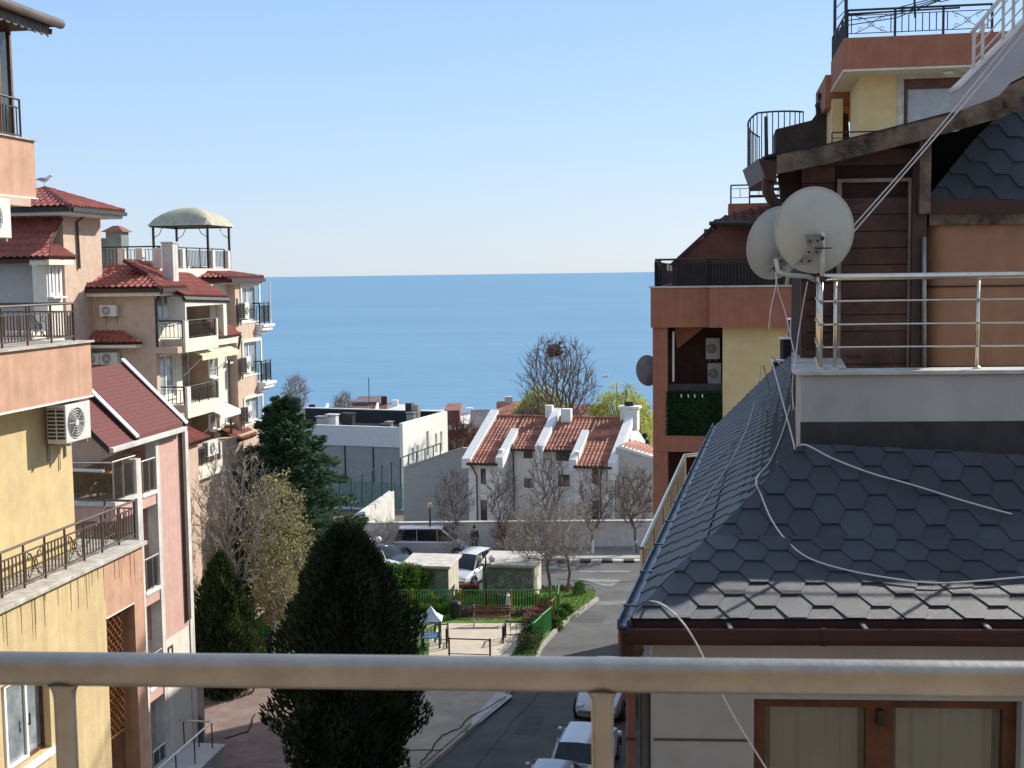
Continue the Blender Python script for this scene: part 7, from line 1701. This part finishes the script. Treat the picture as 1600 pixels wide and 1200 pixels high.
for x in (-.38, .38):
    for y in (-.38, .38): ps.tube([(bx + x, b.y + y, b.z), (bx + x, b.y + y, zt)], .045, 8)
th.split(ps, 'post', mat('dark_green_paint', (.03, .08, .06), .5)); th.part(MB().box(bx - .42, bx + .42, b.y - .42, b.y + .42, b.z + .45, b.z + .5), 'platform', mat('play_blue', (.08, .16, .32), .5))
# fences
green_p = mat('fence_green_bright', (.045, .26, .06), .5, var=.08); yel_p = mat('fence_yellow', (.55, .38, .04), .5)
def bar_fence(label, pts, h, m, gap=.13, r=.014, group=None, every=0, m2=None, dz=.12, name='metal_fence'):
    P = [on_ground(*p, dz) for p in pts]; th = Thing(name, label, 'fence', P[0], group=group); fr_ = MB(); bs = MB(); ps = MB(); b2 = MB(); n_ = 0
    for a, b in zip(P[:-1], P[1:]):
        fr_.tube([a + Z * h, b + Z * h], .03, 5); fr_.tube([a + Z * .12, b + Z * .12], .02, 5); n = max(1, int((b - a).length / gap))
        for k in range(1, n): q = lerp(a, b, k / n); n_ += 1; (b2 if every and n_ % every == 0 else bs).tube([q + Z * .12, q + Z * h], r, 4)
        ps.tube([a, a + Z * (h + .05)], .045, 6)
    ps.tube([P[-1], P[-1] + Z * (h + .05)], .045, 6)
    th.split(fr_, 'rail', m); (th.split if len(bs.g) < 100 else th.part)(bs, 'bar' if len(bs.g) < 100 else 'bars', m); th.split(ps, 'post', m2 or m)
    if b2.v: th.part(b2, 'coloured_bars', m2)
    return th
G_ = 'green metal fences around the park'
bar_fence('green and yellow bar fence along the back of the playground', [(600, 955), (645, 956), (720, 956), (800, 956), (870, 955)], .95, mat('fence_pale_green', (.16, .42, .16), .5), .13, .018, G_, 9, yel_p)
bar_fence('tall green fence panel nearest the lawn corner by the road', [(872, 975), (874, 955)], 1.25, green_p, .06, .02, G_)
bar_fence('solid looking green fence panel in the middle beside the road', [(846, 1003), (861, 989)], 1.05, green_p, .05, .022, G_)
bar_fence('solid looking green fence panel nearest the camera beside the road', [(833, 1017), (846, 1004)], 1.05, green_p, .05, .022, G_)
bar_fence('rusty orange gate frame at the end of the green fence', [(861, 988), (866, 984)], 1.3, mat('rust_orange', (.30, .12, .04), .7), .3, .02, G_)
bar_fence('green fence with yellow posts left of the cypress', [(392, 1018), (416, 1000), (446, 978)], 1.1, green_p, .055, .022, G_, 0, None)
bar_fence('low black rail fence in front of the playground', [(702, 1030), (766, 1032)], .75, dark_iron, 9, .012, 'black metal fences by the playground')
bar_fence('curved black bar fence around the play tower', [(662, 1015), (680, 1008), (700, 1008), (698, 1018)], .8, dark_iron, .3, .012, 'black metal fences by the playground')
bar_fence('black bar fence at the right end of the playground', [(786, 1010), (790, 1000), (832, 1000), (833, 1018)], .7, dark_iron, .2, .012, 'black metal fences by the playground')
# low wall under the handrail between plaza and playground
bar_ = MB(); a, b = on_ground(690, 1074), on_ground(790, 1074); planprism(bar_, [a, b, b + Vector((0, .3, 0)), a + Vector((0, .3, 0))], a.z - .2, a.z + .35); single(bar_, 'low_wall', concrete, 'low concrete wall between the plaza and the playground', 'wall', a)
b = on_ground(728, 1150, .11); lt = MB(); rg = random.Random(1)
for _ in range(14): leaf_tri(lt, b + Vector((rg.gauss(0, .08), rg.gauss(0, .05), .03)), .06, rg)
single(lt, 'leaf_litter', hedge_m, 'small clump of yellow green leaves on the plaza edge', 'leaves', b)

# ---------------------------------------------------------------- cars
tyre = mat('tyre_rubber', (.02, .02, .02), .8); rim_m = mat('alloy_rim', (.40, .40, .42), .3, .8); car_glass = mat('car_glass', (.015, .018, .022), .08, var=.2, spec=.35)
lamp_red = mat('tail_lamp', (.35, .02, .02), .2); lamp_clear = mat('head_lamp', (.55, .57, .60), .15); plate_m = mat('number_plate', (.65, .65, .62), .5); black_pl = mat('black_trim', (.02, .02, .022), .5)
def paint(name, col): return mat(name, col, .22, .35, var=.03, scale=1, spec=.6)
def car(label, pos, ang, col, Ln=4.3, W=1.75, H=1.48, kind='hatch', parts_rear=True, group=None, name='parked_car', platetext=None):
    th = Thing(name, label, 'van' if kind == 'van' else 'car', pos, W0, group, rot=ang); w = W / 2
    if kind == 'van':  body = [(-Ln/2, .45, .95, .84), (-Ln/2+.08, .30, 1.08, .95), (-Ln/2+.6, .22, 1.10, 1), (0, .20, 1.08, 1), (Ln/2-1.25, .20, 1.06, 1), (Ln/2-.9, .22, 1.02, .99), (Ln/2-.35, .26, .88, .94), (Ln/2-.06, .32, .70, .84), (Ln/2, .38, .58, .74)]; gh = [(-Ln/2+.05, 0), (-Ln/2+.28, 1), (-Ln/2+.9, 1), (Ln/2-2.1, 1), (Ln/2-1.75, .94), (Ln/2-.85, 0)]
    elif kind == 'sedan': body = [(-Ln/2, .42, .85, .82), (-Ln/2+.1, .28, .98, .94), (-Ln/2+.8, .22, 1.0, 1), (0, .2, .95, 1), (Ln/2-1.5, .2, .93, 1), (Ln/2-1.0, .22, .88, .98), (Ln/2-.35, .26, .76, .93), (Ln/2-.06, .32, .64, .82), (Ln/2, .38, .54, .72)]; gh = [(-Ln/2+.5, 0), (-Ln/2+1.15, .96), (-.3, 1), (.3, .97), (Ln/2-1.15, 0)]
    else: body = [(-Ln/2, .42, .80, .86), (-Ln/2+.07, .28, .96, .95), (-Ln/2+.5, .22, .98, 1), (0, .2, .95, 1), (Ln/2-1.4, .2, .94, 1), (Ln/2-.95, .22, .90, .98), (Ln/2-.35, .26, .78, .92), (Ln/2-.06, .32, .66, .82), (Ln/2, .38, .56, .72)]; gh = [(-Ln/2+.07, 0), (-Ln/2+.42, .95), (-.5, 1), (.2, .95), (Ln/2-1.1, 0)]
    mb = MB(); K = 11
    for x, zb, zt, kw in body:
        ww = w * kw; ring = [(-ww * .55, zb), (-ww * .92, zb + .03), (-ww, zb + .18), (-ww * 1.0, (zb + zt) / 2), (-ww * .965, zt - .10), (-ww * .86, zt - .01), (0, zt + .03), (ww * .86, zt - .01), (ww * .965, zt - .10), (ww, (zb + zt) / 2), (ww, zb + .18), (ww * .92, zb + .03), (ww * .55, zb)]
        for y, z in ring: mb.v.append((x, y, z))
    n = 13
    for i in range(len(body) - 1):
        for k in range(n): a = i * n + k; b2 = i * n + (k + 1) % n; mb.f.append((a, b2, b2 + n, a + n))
    mb.f.append(tuple(range(n))); mb.f.append(tuple((len(body) - 1) * n + k for k in range(n))); mb.g = [(0, 0)]
    bo = th.part(mb, 'body', col, local=True, auto=38)
    def belt(x):
        for (x0, _, z0, k0), (x1, _, z1, k1) in zip(body[:-1], body[1:]):
            if x0 <= x <= x1: t = (x - x0) / (x1 - x0); return lerp(z0, z1, t), lerp(k0, k1, t)
        return body[0][2], 1
    mb = MB(); rf_ = MB(); ringsb = []
    for x, t in gh:
        zb, kw = belt(x); z = lerp(zb, H, t); yb = w * kw * .88; yt = lerp(yb, w * .70, t)
        ringsb.append((x, zb - .04, z, yb, yt))
        for y, zz in ((-yb, zb - .04), (-lerp(yb, yt, .96), lerp(zb, z, .94)), (-yt * .86, z), (0, z + .02 * t), (yt * .86, z), (lerp(yb, yt, .96), lerp(zb, z, .94)), (yb, zb - .04)): mb.v.append((x, y, zz))
    n = 7
    for i in range(len(gh) - 1):
        for k in range(n - 1): a = i * n + k; mb.f.append((a, a + 1, a + 1 + n, a + n))
    mb.g = [(0, 0)]; go = th.part(mb, 'windows', car_glass, local=True, auto=50)
    rp2 = [(x, z, yt) for x, zb, z, yb, yt in ringsb if z > H * .9]
    for x, z, yt in rp2:
        for y, dz in ((-yt * 1.0, -.075), (-yt * .87, .008), (0, .032), (yt * .87, .008), (yt * 1.0, -.075)): rf_.v.append((x, y, z + dz))
    for i in range(len(rp2) - 1):
        for k in range(4): a = i * 5 + k; rf_.f.append((a, a + 1, a + 6, a + 5))
    rf_.g = [(0, 0)]; ro = th.part(rf_, 'roof', col, local=True, auto=50); so_ = ro.modifiers.new('t', 'SOLIDIFY'); so_.thickness = .02
    pil = MB(); tops = [r for r in ringsb]
    for s in (-1, 1):
        for (xa, xb) in ((0, 1), (len(tops) - 1, len(tops) - 2)):
            A_, B_2 = tops[xa], tops[xb]; pil.bar((A_[0], s * A_[3] * 1.0, A_[1] + .03), (B_2[0], s * B_2[4] * .97, B_2[2] - .04), .07, .05)
        for xx in ((-.15,) if kind != 'van' else (-.9, .35)):
            zb, kw = belt(xx); pil.bar((xx, s * w * kw * .885, zb - .03), (xx - .03, s * w * .715, H - .06), .08, .04)
        if kind == 'hatch': zb, kw = belt(-Ln/2 + .95); pil.bar((-Ln/2 + .75, s * w * .885, zb - .03), (-Ln/2 + .85, s * w * .715, H - .08), .16, .04)
    th.split(pil, 'pillar', col, local=True)
    for x in (-Ln / 2 + .78, Ln / 2 - .82):
        for s in (-1, 1):
            yb = s * (w - .18); yo = s * (w + .012)
            t_ = th.part(MB().tube([(x, yb, .32), (x, yo, .32)], .32, 22), 'wheel', tyre, local=True, auto=40)
            th.part(MB().tube([(x, yo - s * .02, .32), (x, yo + s * .006, .32)], .20, 16), 'rim', rim_m, t_, local=True, auto=40)
            arch = MB().tube([(x + .37 * math.cos(q * .3927), s * (w + .0), .33 + .37 * math.sin(q * .3927)) for q in range(9)], .035, 6); th.part(arch, 'wheel_arch', black_pl, local=True)
    xr = -Ln / 2; xf = Ln / 2
    for s in (-1, 1):
        th.part(MB().box(xr + .0, xr + .16, s * w * .80 - .09, s * w * .80 + .09, .70, .98), 'tail_light', lamp_red, local=True, bevel=.03)
        th.part(MB().box(xf - .30, xf - .05, s * w * .66 - .14, s * w * .66 + .12, .58, .74), 'headlight', lamp_clear, local=True, bevel=.04)
        th.part(MB().box(gh[-1][0] - .28, gh[-1][0] - .12, s * (w + .02) - .0, s * (w + .16), .96, 1.08), 'mirror', col, local=True, bevel=.03)
    pl = th.part(MB().box(xr - .035, xr - .02, -.26, .26, .64, .75), 'number_plate', plate_m, local=True)
    if platetext:
        cu = bpy.data.curves.new('plate_text', 'FONT'); cu.body = platetext; cu.size = .10; cu.align_x = 'CENTER'; cu.align_y = 'CENTER'; cu.extrude = .002
        me_o = bpy.data.objects.new('tmp', cu); COL.objects.link(me_o); dg = bpy.context.evaluated_depsgraph_get(); me = bpy.data.meshes.new_from_object(me_o.evaluated_get(dg)); bpy.data.objects.remove(me_o)
        me.transform(Matrix.Translation((xr - .038, 0, .695)) @ Matrix.Rotation(R(-90), 4, 'Z') @ Matrix.Rotation(R(90), 4, 'X')); me.materials.clear(); me.materials.append(black_pl)
        to = bpy.data.objects.new('plate_lettering', me); COL.objects.link(to); to.parent = pl
    th.part(MB().box(xr - .02, xr + .2, -w * .86, w * .86, .36, .54), 'rear_bumper', col, local=True, bevel=.04)
    th.part(MB().box(xf - .12, xf - .0, -w * .45, w * .45, .40, .52), 'grille', black_pl, local=True, bevel=.02)
    return th
silver = paint('silver_paint', (.46, .47, .50)); silver_l = paint('lilac_silver_paint', (.50, .48, .52)); whitep = paint('white_car_paint', (.72, .72, .72)); darkp = paint('dark_car_paint', (.03, .035, .045)); greyp = paint('grey_car_paint', (.30, .33, .38))
street = R(90) - R(13)
b = at_y(916, 1160, 37.6); b.z = gz(37.6) + .02; car('silver hatchback parked at the right kerb, rear towards the camera', b, street, silver, 3.9, 1.66, 1.46, platetext='CB 9105 KA')
b = at_y(866, 1200, 34.3); b.z = gz(34.3) + .02; car('grey car at the very bottom, only its roof showing left of the hatchback', b, street, greyp, 3.9, 1.6, 1.42)
b = at_y(946, 1100, 44.3); b.z = gz(44.3) + .02; car('pale silver car parked beyond the hatchback, front towards the camera', b, street + R(180), silver, 4.1, 1.7, 1.38)
b = on_ground(677, 868.5, .02); car('silver minivan parked side on along the street wall', b, R(-2), silver_l, 4.75, 1.82, 1.78, 'van', name='minivan')
b = on_ground(598, 890, .02); car('dark saloon car parked beside the silver minivan', b, R(-30), darkp, 4.4, 1.76, 1.42, 'sedan')
b = on_ground(733, 910, .02); car('white hatchback parked between the two kiosks', b, R(-112), whitep, 4.2, 1.75, 1.62)
b = on_ground(588, 902, .02); car('white car almost hidden behind the dark cypress', b, R(-10), whitep, 2.9, 1.6, 1.42)

# ---------------------------------------------------------------- person
def skin_obj(name, pts, edges, rad, m, parent, sub=2):
    me = bpy.data.meshes.new(name); me.from_pydata(pts, edges, []); o = bpy.data.objects.new(name, me); COL.objects.link(o); o.parent = parent
    md = o.modifiers.new('skin', 'SKIN'); md.use_smooth_shade = True
    for i, r in enumerate(rad):
        sv_ = me.skin_vertices[0].data[i]; sv_.radius = (r, r) if not isinstance(r, tuple) else r
    me.skin_vertices[0].data[0].use_root = True
    o.modifiers.new('sub', 'SUBSURF').levels = sub; o.modifiers['sub'].render_levels = sub; me.materials.append(m); return o
pb = on_ground(742, 869, .12); Pn = Thing('person', 'person in dark clothes standing on the pavement by the street wall', 'person', pb, rot=.5)
skinm = mat('skin', (.45, .28, .20), .6); cloth = mat('dark_jacket', (.05, .05, .06), .9); jeans = mat('dark_trousers', (.035, .04, .06), .9); hair = mat('dark_hair', (.02, .015, .012), .8)
J = [(0, 0, .95), (0, 0, 1.15), (0, .01, 1.38), (0, .01, 1.50), (0, -.01, 1.58), (0, -.015, 1.70), (.19, 0, 1.42), (.24, .02, 1.14), (.22, -.10, .90), (-.19, 0, 1.42), (-.25, .03, 1.14), (-.20, -.06, .90), (.09, 0, .90), (.10, -.04, .50), (.10, .05, .09), (.10, -.08, .04), (-.09, 0, .90), (-.12, .04, .50), (-.13, .12, .09), (-.13, 0, .04)]
Ed = [(0, 1), (1, 2), (2, 3), (3, 4), (4, 5), (2, 6), (6, 7), (7, 8), (2, 9), (9, 10), (10, 11), (0, 12), (12, 13), (13, 14), (14, 15), (0, 16), (16, 17), (17, 18), (18, 19)]
Rd = [.13, .12, .13, .055, .075, .085, .055, .045, .03, .055, .045, .03, .08, .055, .038, .035, .08, .055, .038, .035]
body = skin_obj('body', J, Ed, Rd, skinm, Pn.o)
for s, base in ((1, J[8]), (-1, J[11])):
    hd_ = MB(); bx, by, bz = base
    hd_.box(bx - .015, bx + .015, by - .045, by + .03, bz - .09, bz - .0)
    for k in range(4): hd_.tube([(bx, by - .038 + k * .021, bz - .085), (bx, by - .042 + k * .021, bz - .13 - .012 * (1 if k in (1, 2) else 0)), (bx - s * .012, by - .040 + k * .021, bz - .165 - .012 * (1 if k in (1, 2) else 0))], [.009, .008, .006], 6)
    hd_.tube([(bx, by - .045, bz - .03), (bx, by - .07, bz - .07), (bx - s * .005, by - .065, bz - .10)], [.011, .009, .007], 6)
    Pn.part(hd_, 'hand', skinm, local=True)
skin_obj('jacket', [J[0], J[1], J[2], (J[3][0], J[3][1], 1.47), J[6], J[7], (.222, -.08, .95), J[9], J[10], (-.205, -.045, .95)], [(0, 1), (1, 2), (2, 3), (2, 4), (4, 5), (5, 6), (2, 7), (7, 8), (8, 9)], [.165, .155, .165, .085, .08, .065, .05, .08, .065, .05], cloth, Pn.o)
skin_obj('trousers', [(0, 0, .98), J[12], J[13], J[14], J[16], J[17], J[18]], [(0, 1), (1, 2), (2, 3), (0, 4), (4, 5), (5, 6)], [.14, .105, .075, .06, .105, .075, .06], jeans, Pn.o)
for s in (14, 18): x, y, z = J[s]; Pn.part(MB().hull4([(x - .05, y - .20, 0), (x + .05, y - .20, 0), (x + .045, y + .07, 0), (x - .045, y + .07, 0)], [(x - .035, y - .17, .06), (x + .035, y - .17, .06), (x + .04, y + .05, .11), (x - .04, y + .05, .11)]), 'shoe', black_pl, local=True, bevel=.015)
Pn.part(MB().lathe([(.02, .13), (.06, .115), (.095, .06), (.10, 0), (.085, -.05), (.05, -.09)], (0, .005, 1.68), 14), 'hair', hair, local=True, smooth=True)
fc = MB(); fc.tube([(0, -.095, 1.68), (0, -.115, 1.655)], [.008, .013], 6); Pn.part(fc, 'nose', skinm, local=True)
